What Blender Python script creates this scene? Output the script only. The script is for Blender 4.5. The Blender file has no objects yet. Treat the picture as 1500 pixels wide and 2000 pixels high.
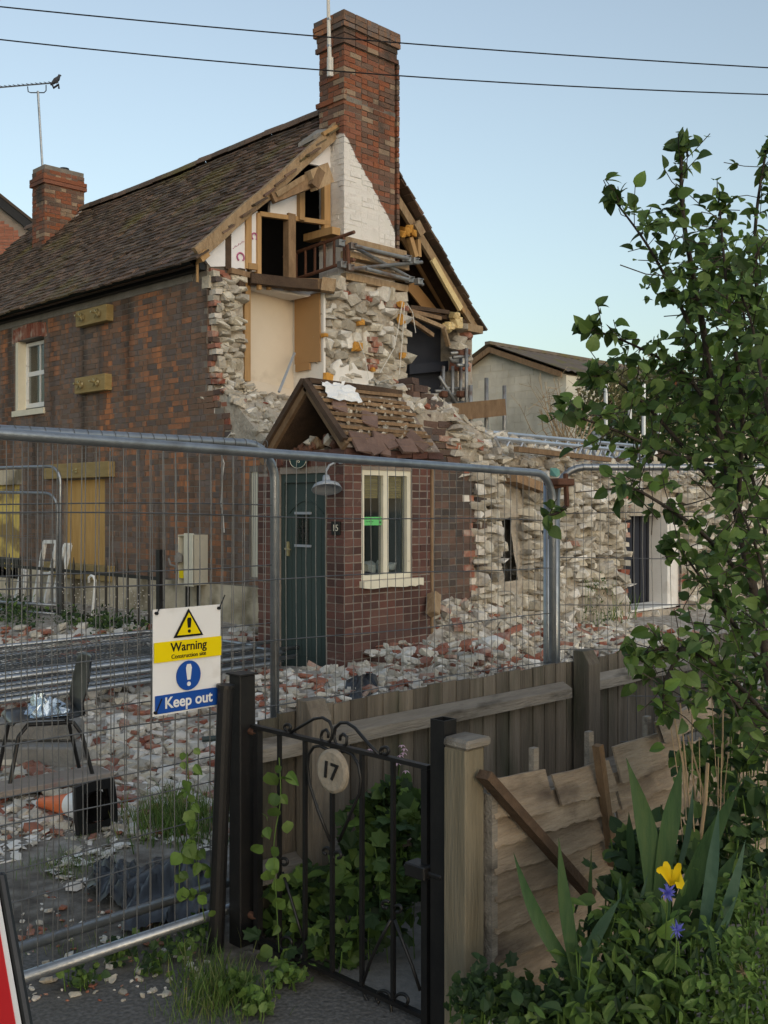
import bpy, bmesh, math, random
import numpy as np
from mathutils import Vector, Matrix, noise, Euler

# ------------------------------------------------------------------ camera, sky, sun, exposure
scene = bpy.context.scene
R = math.radians
S2 = math.sqrt(2.0)
F, CAMZ, HY = 2080.0, 1.72, 990.0
cam_data = bpy.data.cameras.new('camera')
cam = bpy.data.objects.new('camera', cam_data)
scene.collection.objects.link(cam)
cam.location = (0, 0, CAMZ)
cam.rotation_euler = (R(90), 0, R(-45))
cam_data.sensor_fit = 'VERTICAL'
cam_data.sensor_height = 36.0
cam_data.sensor_width = 27.0
cam_data.lens = 36.0 * F / 2000.0
cam_data.shift_y = -0.005
cam_data.clip_start = 0.05
cam_data.clip_end = 2000
scene.camera = cam

SUN_AZ = R(200)
SUN_EL = R(9)
world = bpy.data.worlds.new('World')
scene.world = world
world.use_nodes = True
wn = world.node_tree
sky = wn.nodes.new('ShaderNodeTexSky')
sky.sky_type = 'NISHITA'
sky.sun_disc = False
sky.sun_elevation = SUN_EL
sky.sun_rotation = SUN_AZ
sky.air_density = 1.4
sky.dust_density = 1.0
sky.ozone_density = 4.4
bgn = wn.nodes['Background']
bgn.inputs[1].default_value = 0.15
thin_haze = wn.nodes.new('ShaderNodeHueSaturation')      # thin high haze greys the evening sky
thin_haze.inputs['Saturation'].default_value = 0.68
wn.links.new(sky.outputs[0], thin_haze.inputs['Color'])
wn.links.new(thin_haze.outputs[0], bgn.inputs[0])

sun_data = bpy.data.lights.new('sun', 'SUN')
sun_data.energy = 0.65
sun_data.angle = R(100)
sun_data.color = (1.0, 0.93, 0.84)
sun = bpy.data.objects.new('sun', sun_data)
scene.collection.objects.link(sun)
sd = Vector((math.sin(SUN_AZ) * math.cos(SUN_EL), math.cos(SUN_AZ) * math.cos(SUN_EL), math.sin(SUN_EL)))
sun.rotation_euler = sd.to_track_quat('Z', 'Y').to_euler()

scene.view_settings.view_transform = 'Standard'
scene.view_settings.look = 'None'
scene.view_settings.exposure = 1.0
scene.view_settings.use_white_balance = True
scene.view_settings.white_balance_temperature = 7400
scene.view_settings.gamma = 1.0

# ------------------------------------------------------------------ measuring helpers (metres; x runs along the gable, y along the long wall)
def dep(x, y): return (x + y) / S2
def onX(px, x0):
    r = (px - 750) / F
    return x0 * (1 - r) / (1 + r)
def onY(px, y0):
    r = (px - 750) / F
    return y0 * (1 + r) / (1 - r)
def zp(py, x, y): return CAMZ + (HY - py) / F * dep(x, y)
def at(px, py, Y):
    X = (px - 750) / F * Y
    return Vector(((X + Y) / S2, (Y - X) / S2, CAMZ + (HY - py) / F * Y))
def atz(px, py, z):
    return at(px, py, (CAMZ - z) * F / (py - HY))
def GX(px, py, x0):
    y = onX(px, x0)
    return Vector((x0, y, zp(py, x0, y)))
def GY(px, py, y0):
    x = onY(px, y0)
    return Vector((x, y0, zp(py, x, y0)))
def topix(p):
    Y = (p[0] + p[1]) / S2
    X = (p[0] - p[1]) / S2
    if Y < 0.1: return (-9999, -9999, Y)
    return (750 + X / Y * F, HY - (p[2] - CAMZ) / Y * F, Y)
def sm(a, b, t):
    t = min(1, max(0, (t - a) / (b - a)))
    return t * t * (3 - 2 * t)
def nz(x, y, z=0, s=1.0): return noise.noise(Vector((x * s, y * s, z * s)))

# ------------------------------------------------------------------ materials
MATS = {}
def mat(name, cols, scale=5.0, rough=0.85, bump=0.3, bscale=45.0, rnd=0.25, metal=0.0, pal=None, palmix=0.6,
        streak=0.0, stretch=(1, 1, 1), trans=0.0, spec=0.3, dirt=None, paint=None):
    m = bpy.data.materials.new(name)
    m.use_nodes = True
    nt = m.node_tree
    N, L = nt.nodes, nt.links
    b = N['Principled BSDF']
    geo = N.new('ShaderNodeNewGeometry')
    oi = N.new('ShaderNodeObjectInfo')
    mul = N.new('ShaderNodeMath'); mul.operation = 'MULTIPLY_ADD'
    L.new(oi.outputs['Random'], mul.inputs[0]); mul.inputs[1].default_value = 7.31
    L.new(geo.outputs['Random Per Island'], mul.inputs[2])
    fr = N.new('ShaderNodeMath'); fr.operation = 'FRACT'; L.new(mul.outputs[0], fr.inputs[0])
    mp = N.new('ShaderNodeMapping'); L.new(geo.outputs['Position'], mp.inputs[0]); mp.inputs['Scale'].default_value = stretch
    n1 = N.new('ShaderNodeTexNoise'); L.new(mp.outputs[0], n1.inputs['Vector'])
    n1.inputs['Scale'].default_value = scale; n1.inputs['Detail'].default_value = 7; n1.inputs['Roughness'].default_value = 0.72
    def ramp(cs, lo=0.3, hi=0.7, const=False):
        rp = N.new('ShaderNodeValToRGB')
        e = rp.color_ramp.elements
        if const: rp.color_ramp.interpolation = 'CONSTANT'
        n = len(cs)
        while len(e) < n: e.new(0.5)
        for i, c in enumerate(cs):
            e[i].position = (i / n if const else lo + (hi - lo) * (i / max(1, n - 1)))
            e[i].color = (c[0], c[1], c[2], 1)
        return rp
    if len(cols) == 1: cols = [cols[0], cols[0]]
    ra = ramp(cols); L.new(n1.outputs[0], ra.inputs[0])
    col = ra.outputs[0]
    if pal:
        rp = ramp(pal, const=True)
        if streak > 0:
            mps = N.new('ShaderNodeMapping'); L.new(geo.outputs['Position'], mps.inputs[0]); mps.inputs['Scale'].default_value = (1.5, 1.5, 0.22)
            ns = N.new('ShaderNodeTexNoise'); L.new(mps.outputs[0], ns.inputs['Vector']); ns.inputs['Scale'].default_value = 1.3; ns.inputs['Detail'].default_value = 4
            st = N.new('ShaderNodeMapRange'); L.new(ns.outputs[0], st.inputs[0]); st.inputs[1].default_value = 0.33; st.inputs[2].default_value = 0.67
            mx0 = N.new('ShaderNodeMix'); mx0.data_type = 'FLOAT'; mx0.inputs[0].default_value = streak
            L.new(fr.outputs[0], mx0.inputs[2]); L.new(st.outputs[0], mx0.inputs[3]); L.new(mx0.outputs[0], rp.inputs[0])
        else:
            L.new(fr.outputs[0], rp.inputs[0])
        mx = N.new('ShaderNodeMix'); mx.data_type = 'RGBA'; mx.inputs[0].default_value = palmix
        L.new(col, mx.inputs[6]); L.new(rp.outputs[0], mx.inputs[7]); col = mx.outputs[2]
    if rnd > 0:
        hs = N.new('ShaderNodeHueSaturation')
        mr = N.new('ShaderNodeMapRange'); L.new(fr.outputs[0], mr.inputs[0]); mr.inputs[3].default_value = 1 - rnd; mr.inputs[4].default_value = 1 + rnd
        L.new(mr.outputs[0], hs.inputs['Value']); L.new(col, hs.inputs['Color']); col = hs.outputs[0]
    if dirt:
        dc, dscale, dlo, dhi, dst = dirt
        mpd = N.new('ShaderNodeMapping'); L.new(geo.outputs['Position'], mpd.inputs[0]); mpd.inputs['Scale'].default_value = dst
        nd = N.new('ShaderNodeTexNoise'); L.new(mpd.outputs[0], nd.inputs['Vector']); nd.inputs['Scale'].default_value = dscale; nd.inputs['Detail'].default_value = 6
        md = N.new('ShaderNodeMapRange'); L.new(nd.outputs[0], md.inputs[0]); md.inputs[1].default_value = dlo; md.inputs[2].default_value = dhi
        mxd = N.new('ShaderNodeMix'); mxd.data_type = 'RGBA'; L.new(md.outputs[0], mxd.inputs[0]); L.new(col, mxd.inputs[6]); mxd.inputs[7].default_value = (*dc, 1)
        col = mxd.outputs[2]
    if paint:       # a coat of paint below a sloping edge: colour, vector, offset
        pc, pv, po_ = paint
        dp = N.new('ShaderNodeVectorMath'); dp.operation = 'DOT_PRODUCT'; L.new(geo.outputs['Position'], dp.inputs[0]); dp.inputs[1].default_value = pv
        npn = N.new('ShaderNodeTexNoise'); L.new(geo.outputs['Position'], npn.inputs['Vector']); npn.inputs['Scale'].default_value = 7; npn.inputs['Detail'].default_value = 5
        ma = N.new('ShaderNodeMath'); ma.operation = 'MULTIPLY_ADD'; L.new(npn.outputs[0], ma.inputs[0]); ma.inputs[1].default_value = .16; L.new(dp.outputs['Value'], ma.inputs[2])
        pm = N.new('ShaderNodeMapRange'); L.new(ma.outputs[0], pm.inputs[0]); pm.inputs[1].default_value = po_ + .08 - .012; pm.inputs[2].default_value = po_ + .08 + .012; pm.inputs[3].default_value = 1; pm.inputs[4].default_value = 0
        wr = ramp([(pc[0] * .86, pc[1] * .84, pc[2] * .82), pc, pc]); L.new(n1.outputs[0], wr.inputs[0])
        mxp = N.new('ShaderNodeMix'); mxp.data_type = 'RGBA'; L.new(pm.outputs[0], mxp.inputs[0]); L.new(col, mxp.inputs[6]); L.new(wr.outputs[0], mxp.inputs[7]); col = mxp.outputs[2]
    L.new(col, b.inputs['Base Color'])
    b.inputs['Roughness'].default_value = rough
    b.inputs['Metallic'].default_value = metal
    b.inputs['Specular IOR Level'].default_value = spec
    if bump > 0:
        n2 = N.new('ShaderNodeTexNoise'); L.new(mp.outputs[0], n2.inputs['Vector']); n2.inputs['Scale'].default_value = bscale; n2.inputs['Detail'].default_value = 5
        bp = N.new('ShaderNodeBump'); bp.inputs['Strength'].default_value = bump; bp.inputs['Distance'].default_value = 0.02
        L.new(n2.outputs[0], bp.inputs['Height']); L.new(bp.outputs[0], b.inputs['Normal'])
    if trans > 0:
        tr = N.new('ShaderNodeBsdfTranslucent'); L.new(col, tr.inputs[0])
        ms = N.new('ShaderNodeMixShader'); ms.inputs[0].default_value = trans
        L.new(b.outputs[0], ms.inputs[1]); L.new(tr.outputs[0], ms.inputs[2]); L.new(ms.outputs[0], N['Material Output'].inputs[0])
    MATS[name] = m
    return m

def glass_mat(name, tint=(0.02, 0.025, 0.03)):
    m = bpy.data.materials.new(name); m.use_nodes = True
    nt = m.node_tree; N, L = nt.nodes, nt.links
    g = N.new('ShaderNodeBsdfGlossy'); g.inputs['Roughness'].default_value = 0.03
    t = N.new('ShaderNodeBsdfTransparent'); t.inputs[0].default_value = (0.75, 0.78, 0.78, 1)
    fz = N.new('ShaderNodeLayerWeight'); fz.inputs[0].default_value = 0.25
    mr = N.new('ShaderNodeMapRange'); L.new(fz.outputs['Facing'], mr.inputs[0]); mr.inputs[3].default_value = 0.035; mr.inputs[4].default_value = 0.22
    ms = N.new('ShaderNodeMixShader'); L.new(mr.outputs[0], ms.inputs[0]); L.new(t.outputs[0], ms.inputs[1]); L.new(g.outputs[0], ms.inputs[2])
    L.new(ms.outputs[0], N['Material Output'].inputs[0])
    MATS[name] = m
    return m

mat('old_brick', [(0.11, 0.07, 0.052), (0.21, 0.115, 0.078)], scale=9, pal=[(0.11, 0.105, 0.105), (0.18, 0.135, 0.11), (0.21, 0.13, 0.09), (0.15, 0.125, 0.115), (0.22, 0.125, 0.082), (0.33, 0.14, 0.07), (0.44, 0.17, 0.07)],
    palmix=0.74, streak=0.62, rnd=0.2, bump=0.5, dirt=((0.045, 0.034, 0.027), 1.2, 0.52, 0.70, (1.9, 1.9, 0.16)))
mat('old_mortar', [(0.16, 0.14, 0.12), (0.24, 0.215, 0.185)], scale=4, rnd=0, bump=0.5, dirt=((0.05, 0.04, 0.033), 1.0, 0.5, 0.7, (1.6, 1.6, 0.2)))
mat('porch_brick', [(0.085, 0.043, 0.036), (0.135, 0.06, 0.048)], scale=9, pal=[(0.075, 0.042, 0.038), (0.11, 0.05, 0.042), (0.14, 0.058, 0.046), (0.095, 0.055, 0.047), (0.125, 0.066, 0.053)], rnd=0.15, bump=0.3,
    dirt=((0.34, 0.27, 0.23), 7, 0.66, 0.86, (1, 1, 1)))
mat('porch_mortar', [(0.21, 0.175, 0.15), (0.30, 0.255, 0.22)], rnd=0, bump=0.4)
mat('end_brick', [(0.085, 0.062, 0.052), (0.13, 0.08, 0.062)], scale=9, pal=[(0.075, 0.07, 0.068), (0.12, 0.08, 0.063), (0.09, 0.058, 0.05), (0.135, 0.078, 0.06), (0.055, 0.054, 0.057)], rnd=0.3, bump=0.5)
mat('chimney_brick', [(0.18, 0.08, 0.05), (0.30, 0.11, 0.06)], scale=6, pal=[(0.34, 0.115, 0.055), (0.28, 0.095, 0.05), (0.13, 0.085, 0.065), (0.26, 0.11, 0.065), (0.11, 0.085, 0.07), (0.20, 0.08, 0.052), (0.12, 0.09, 0.072), (0.26, 0.21, 0.15)],
    palmix=0.75, rnd=0.2, bump=0.6, dirt=((0.06, 0.048, 0.04), 1.7, 0.50, 0.68, (1, 1, 1)))
mat('painted_brick', [(0.18, 0.08, 0.05), (0.30, 0.11, 0.06)], scale=6, pal=[(0.27, 0.10, 0.055), (0.22, 0.088, 0.055), (0.13, 0.085, 0.065), (0.26, 0.11, 0.065), (0.11, 0.085, 0.07), (0.20, 0.08, 0.052)],
    palmix=0.75, rnd=0.2, bump=0.5, paint=((0.72, 0.69, 0.66), (1.15, 0, 1), 6.86 + 1.15 * 9.973))
mat('white_brick', [(0.62, 0.58, 0.55), (0.74, 0.71, 0.68)], scale=4, rnd=0.05, bump=0.25, dirt=((0.30, 0.22, 0.17), 7, 0.66, 0.80, (1, 1, 1)))
mat('red_brick', [(0.25, 0.085, 0.055), (0.36, 0.15, 0.10)], scale=12, pal=[(0.29, 0.085, 0.055), (0.36, 0.15, 0.095), (0.26, 0.13, 0.095), (0.19, 0.08, 0.06)], rnd=0.25, bump=0.6, dirt=((0.46, 0.39, 0.33), 6, 0.50, 0.72, (1, 1, 1)))
mat('limewashed_brick', [(0.55, 0.49, 0.42), (0.68, 0.63, 0.57)], scale=12, rnd=0.12, bump=0.5)
mat('stone', [(0.29, 0.255, 0.21), (0.41, 0.37, 0.31), (0.52, 0.48, 0.415)], scale=7, rnd=0.2, bump=0.8, bscale=28)
mat('cream_stone', [(0.40, 0.36, 0.295), (0.52, 0.475, 0.395), (0.61, 0.57, 0.49)], scale=7, rnd=0.22, bump=0.8, bscale=28, dirt=((0.19, 0.155, 0.12), 3.5, 0.58, 0.75, (1, 1, 1)))
mat('rubble_mortar', [(0.24, 0.205, 0.165), (0.37, 0.325, 0.27), (0.48, 0.435, 0.37)], scale=9, rnd=0, bump=1.0, bscale=22)
mat('white_rubble', [(0.47, 0.435, 0.385), (0.62, 0.59, 0.54), (0.70, 0.675, 0.63)], scale=9, rnd=0.16, bump=0.6, bscale=30)
mat('roof_tile', [(0.055, 0.042, 0.032), (0.14, 0.102, 0.075)], scale=10, pal=[(0.105, 0.07, 0.052), (0.155, 0.098, 0.07), (0.075, 0.055, 0.043), (0.20, 0.125, 0.09), (0.13, 0.098, 0.072)], rnd=0.25, bump=0.6,
    dirt=((0.16, 0.13, 0.055), 1.1, 0.56, 0.72, (1, 1, 1)))
mat('broken_tile', [(0.13, 0.08, 0.065), (0.21, 0.135, 0.11)], scale=9, rnd=0.25, bump=0.4)
mat('pine', [(0.33, 0.19, 0.08), (0.46, 0.285, 0.135)], scale=3, stretch=(6, 6, 0.6), rnd=0.15, bump=0.15, rough=0.7)
mat('old_timber', [(0.15, 0.09, 0.05), (0.30, 0.195, 0.115)], scale=4, stretch=(3, 3, 1), rnd=0.25, bump=0.5)
mat('pale_timber', [(0.22, 0.145, 0.085), (0.36, 0.25, 0.15), (0.44, 0.325, 0.21)], scale=6, stretch=(3, 3, 1), rnd=0.2, bump=0.5)
mat('dark_timber', [(0.045, 0.028, 0.02), (0.11, 0.07, 0.045)], scale=4, rnd=0.2, bump=0.5)
mat('fence_wood', [(0.085, 0.07, 0.056), (0.14, 0.118, 0.094), (0.20, 0.17, 0.138)], scale=3.5, stretch=(5, 5, 0.35), rnd=0.28, bump=0.5, bscale=25, dirt=((0.05, 0.055, 0.035), 2.5, .52, .75, (2, 2, .5)))
mat('fence_rail_wood', [(0.16, 0.14, 0.12), (0.30, 0.27, 0.23)], scale=3.5, stretch=(0.6, 5, 5), rnd=0.15, bump=0.5, bscale=25, dirt=((0.06, 0.05, 0.04), 3.5, .56, .72, (1, 3, 3)))
mat('treated_wood', [(0.125, 0.105, 0.07), (0.22, 0.188, 0.135)], scale=3.5, stretch=(5, 5, 0.35), rnd=0.1, bump=0.4, bscale=25)
mat('waney_wood', [(0.15, 0.112, 0.082), (0.25, 0.197, 0.145), (0.35, 0.285, 0.215)], scale=3.0, stretch=(0.9, 6, 6), rnd=0.3, bump=0.5, bscale=22, dirt=((0.07, 0.05, 0.04), 3.0, 0.58, 0.78, (1, 1, 2)))
mat('plywood', [(0.40, 0.225, 0.07), (0.56, 0.35, 0.13)], scale=2.2, stretch=(9, 9, 0.8), rnd=0, bump=0.1, rough=0.7)
mat('brown_board', [(0.33, 0.19, 0.085), (0.37, 0.215, 0.10)], scale=2, rnd=0, bump=0.03, rough=0.6)
mat('tan_beam', [(0.25, 0.18, 0.075), (0.36, 0.27, 0.125)], scale=3, stretch=(3, 1, 6), rnd=0.08, bump=0.2)
mat('cream_plaster', [(0.60, 0.52, 0.42), (0.66, 0.58, 0.48)], scale=1.5, rnd=0, bump=0.05, dirt=((0.45, 0.38, 0.30), 2.5, 0.6, 0.8, (1, 1, 1)))
mat('white_plaster', [(0.66, 0.63, 0.59), (0.76, 0.74, 0.71)], scale=2, rnd=0.05, bump=0.15, dirt=((0.42, 0.37, 0.32), 3, 0.6, 0.85, (1, 1, 1)))
mat('cream_render', [(0.46, 0.39, 0.28), (0.60, 0.53, 0.41)], scale=2.5, rnd=0, bump=0.4, dirt=((0.17, 0.14, 0.09), 2.2, 0.48, 0.68, (1, 1, 1.2)))
mat('navy_paint', [(0.018, 0.021, 0.032), (0.026, 0.03, 0.042)], rnd=0, bump=0.04, rough=0.6)
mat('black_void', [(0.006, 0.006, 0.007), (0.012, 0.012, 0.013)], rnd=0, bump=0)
mat('foil_board', [(0.70, 0.69, 0.70), (0.80, 0.79, 0.80)], scale=3, rnd=0.03, bump=0.1, rough=0.5)
mat('pink_print', [(0.42, 0.11, 0.22), (0.5, 0.15, 0.28)], rnd=0, bump=0)
mat('cream_paint', [(0.62, 0.58, 0.46), (0.70, 0.66, 0.54)], scale=6, rnd=0.04, bump=0.1, rough=0.55, dirt=((0.30, 0.25, 0.18), 9, 0.66, 0.85, (1, 1, 1)))
mat('white_paint', [(0.70, 0.70, 0.68), (0.78, 0.78, 0.76)], scale=6, rnd=0.05, bump=0.1, rough=0.5, dirt=((0.32, 0.28, 0.23), 9, 0.62, 0.85, (1, 1, 1)))
mat('green_paint', [(0.030, 0.048, 0.045), (0.040, 0.060, 0.056)], scale=3, rnd=0, bump=0.05, rough=0.5, dirt=((0.20, 0.20, 0.18), 9, 0.72, 0.95, (1, 1, 0.5)))
mat('black_paint', [(0.008, 0.008, 0.009), (0.018, 0.017, 0.017)], scale=9, rnd=0, bump=0.06, rough=0.42, spec=0.4, dirt=((0.045, 0.03, 0.02), 9, 0.72, 0.9, (1, 1, 0.4)))
mat('black_plastic', [(0.007, 0.007, 0.008), (0.012, 0.012, 0.013)], rnd=0, bump=0.05, rough=0.35, spec=0.5, dirt=((0.07, 0.065, 0.06), 6, 0.6, 0.95, (1, 1, 1)))
mat('gutter_black', [(0.010, 0.010, 0.012), (0.018, 0.017, 0.017)], rnd=0, bump=0.1, rough=0.45)
mat('galvanised', [(0.24, 0.26, 0.28), (0.36, 0.385, 0.41)], scale=14, rnd=0.1, bump=0.08, rough=0.38, metal=0.75, dirt=((0.16, 0.15, 0.14), 5, 0.55, 0.8, (1, 1, 1)))
mat('wire_steel', [(0.10, 0.105, 0.11), (0.20, 0.205, 0.21)], scale=8, rnd=0, bump=0, rough=0.5, metal=0.6)
mat('scaffold_steel', [(0.20, 0.20, 0.20), (0.34, 0.35, 0.35)], scale=7, rnd=0.2, bump=0.1, rough=0.5, metal=0.6, dirt=((0.16, 0.08, 0.045), 4, 0.55, 0.75, (1, 1, 1)))
mat('aluminium', [(0.50, 0.53, 0.57), (0.62, 0.65, 0.69)], scale=7, rnd=0.1, bump=0, rough=0.35, metal=0.7)
mat('rust', [(0.09, 0.04, 0.028), (0.17, 0.08, 0.05)], scale=8, rnd=0.2, bump=0.3)
mat('brass', [(0.40, 0.33, 0.18), (0.55, 0.47, 0.28)], scale=20, rnd=0, bump=0.1, rough=0.4, metal=0.8)
mat('lamp_grey', [(0.26, 0.29, 0.33), (0.31, 0.34, 0.38)], rnd=0, bump=0.02, rough=0.45)
mat('concrete', [(0.17, 0.16, 0.145), (0.28, 0.265, 0.245)], scale=6, rnd=0.1, bump=0.5)
mat('concrete_block', [(0.66, 0.60, 0.49), (0.76, 0.71, 0.60)], scale=3, rnd=0.08, bump=0.4, dirt=((0.40, 0.35, 0.27), 1.1, 0.5, 0.8, (1, 1, 0.35)))
mat('barn_roof', [(0.13, 0.105, 0.085), (0.22, 0.18, 0.145)], scale=3, rnd=0.1, bump=0.4, dirt=((0.16, 0.14, 0.06), 2, 0.5, 0.7, (1, 1, 1)))
mat('foam', [(0.50, 0.22, 0.04), (0.62, 0.33, 0.08)], scale=9, rnd=0.15, bump=0.6)
mat('wool', [(0.62, 0.46, 0.22), (0.72, 0.57, 0.32)], scale=9, rnd=0.1, bump=1.0)
mat('white_cloth', [(0.66, 0.68, 0.70), (0.78, 0.79, 0.80)], scale=5, rnd=0.06, bump=0.1)
mat('cable_white', [(0.62, 0.60, 0.56)], rnd=0, bump=0)
mat('cable_black', [(0.012, 0.012, 0.014)], rnd=0, bump=0)
mat('foil', [(0.42, 0.50, 0.56), (0.70, 0.76, 0.80)], scale=16, rnd=0.2, bump=0.2, rough=0.22, metal=0.9)
mat('tarp', [(0.020, 0.022, 0.026), (0.04, 0.044, 0.05)], scale=4, rnd=0, bump=0.1, rough=0.4, spec=0.5)
mat('sign_white', [(0.74, 0.74, 0.75), (0.78, 0.78, 0.79)], rnd=0, bump=0, rough=0.35, dirt=((0.5, 0.48, 0.45), 6, 0.62, 0.9, (1, 1, 1)))
mat('sign_yellow', [(0.80, 0.62, 0.01)], rnd=0, bump=0, rough=0.35)
mat('sign_blue', [(0.008, 0.07, 0.33)], rnd=0, bump=0, rough=0.35)
mat('sign_black', [(0.008, 0.008, 0.008)], rnd=0, bump=0, rough=0.4)
mat('sign_red', [(0.50, 0.012, 0.018), (0.56, 0.02, 0.025)], rnd=0, bump=0.03, rough=0.4)
mat('sign_green', [(0.12, 0.52, 0.17)], rnd=0, bump=0, rough=0.4)
mat('yellow_sheet', [(0.62, 0.44, 0.10), (0.72, 0.55, 0.17)], scale=3, rnd=0, bump=0.1, dirt=((0.26, 0.18, 0.07), 2.6, 0.47, 0.58, (1, 1, 1)))
mat('gold_letter', [(0.55, 0.42, 0.12)], rnd=0, bump=0)
mat('cone_orange', [(0.62, 0.12, 0.04), (0.68, 0.17, 0.06)], rnd=0, bump=0.05, rough=0.5)
mat('pot_clay', [(0.3, 0.12, 0.06)], rnd=0.1, bump=0.2)
mat('lead', [(0.30, 0.30, 0.31), (0.42, 0.42, 0.43)], rnd=0, bump=0.2)
mat('bamboo', [(0.40, 0.31, 0.15), (0.54, 0.44, 0.24)], scale=3, stretch=(1, 1, 30), rnd=0.1, bump=0.2)
mat('bird_feather', [(0.03, 0.033, 0.045), (0.07, 0.075, 0.09)], rnd=0, bump=0.1)
mat('disc_wood', [(0.26, 0.22, 0.17), (0.38, 0.33, 0.27)], scale=12, rnd=0, bump=0.4)
mat('leaf', [(0.075, 0.13, 0.03), (0.12, 0.195, 0.05)], scale=3, pal=[(0.04, 0.085, 0.024), (0.075, 0.14, 0.035), (0.115, 0.185, 0.05), (0.06, 0.115, 0.045), (0.095, 0.155, 0.036), (0.16, 0.23, 0.075)], rnd=0.35, bump=0.15, rough=0.5, trans=0.38)
mat('light_leaf', [(0.10, 0.18, 0.04), (0.15, 0.25, 0.06)], scale=5, rnd=0.3, bump=0.15, rough=0.5, trans=0.38)
mat('dark_leaf', [(0.022, 0.05, 0.018), (0.045, 0.085, 0.03)], scale=4, rnd=0.35, bump=0.15, rough=0.55, trans=0.3)
mat('iris_leaf', [(0.022, 0.058, 0.022), (0.042, 0.09, 0.034), (0.07, 0.115, 0.04)], scale=6, stretch=(3, 3, 0.5), rnd=0.2, bump=0.2, rough=0.5, trans=0.25)
mat('iris_leaf_blue', [(0.04, 0.085, 0.055), (0.065, 0.12, 0.08)], scale=6, rnd=0.2, bump=0.2, rough=0.5, trans=0.25)
mat('grass_blade', [(0.08, 0.15, 0.03), (0.14, 0.23, 0.05)], scale=5, pal=[(0.08, 0.15, 0.035), (0.12, 0.21, 0.05), (0.10, 0.18, 0.04), (0.24, 0.22, 0.10)], rnd=0.3, bump=0, rough=0.6, trans=0.3)
mat('dry_stem', [(0.28, 0.20, 0.12), (0.40, 0.30, 0.19)], rnd=0.2, bump=0.2)
mat('bark', [(0.03, 0.024, 0.02), (0.07, 0.055, 0.045)], scale=12, rnd=0.1, bump=0.5)
mat('iris_petal', [(0.80, 0.52, 0.01), (0.85, 0.62, 0.03)], rnd=0.05, bump=0, trans=0.3)
mat('blue_petal', [(0.14, 0.15, 0.55), (0.22, 0.22, 0.65)], rnd=0.15, bump=0, trans=0.3)
mat('pink_petal', [(0.62, 0.42, 0.52), (0.72, 0.55, 0.62)], rnd=0.1, bump=0, trans=0.3)
mat('far_brick', [(0.28, 0.105, 0.07), (0.36, 0.15, 0.10)], scale=8, rnd=0.15, bump=0.3)
mat('dusty_felt', [(0.09, 0.07, 0.06), (0.22, 0.175, 0.145), (0.33, 0.275, 0.235)], scale=9, rnd=0, bump=0.8)
mat('soil', [(0.05, 0.042, 0.034), (0.10, 0.083, 0.066)], scale=5, rnd=0, bump=1.0, bscale=30)
glass_mat('glass')

# ------------------------------------------------------------------ object helpers
COL = scene.collection
def tag(o, label, cat=None, group=None, kind=None):
    if label: o['label'] = label
    if cat: o['category'] = cat
    if group: o['group'] = group
    if kind: o['kind'] = kind
    return o
def empty(name, loc, label, cat, group=None):
    o = bpy.data.objects.new(name, None)
    o.empty_display_size = 0.1
    COL.objects.link(o)
    o.location = loc
    return tag(o, label, cat, group)
def link(name, me, parent=None, M=None):
    o = bpy.data.objects.new(name, me)
    COL.objects.link(o)
    if M is not None: o.matrix_world = M
    if parent is not None:
        o.parent = parent
        o.matrix_parent_inverse = wm(parent).inverted()
    return o
def wm(o):
    m = o.matrix_basis.copy()
    if o.parent is not None:
        m = wm(o.parent) @ o.matrix_parent_inverse @ m
    return m

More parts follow.
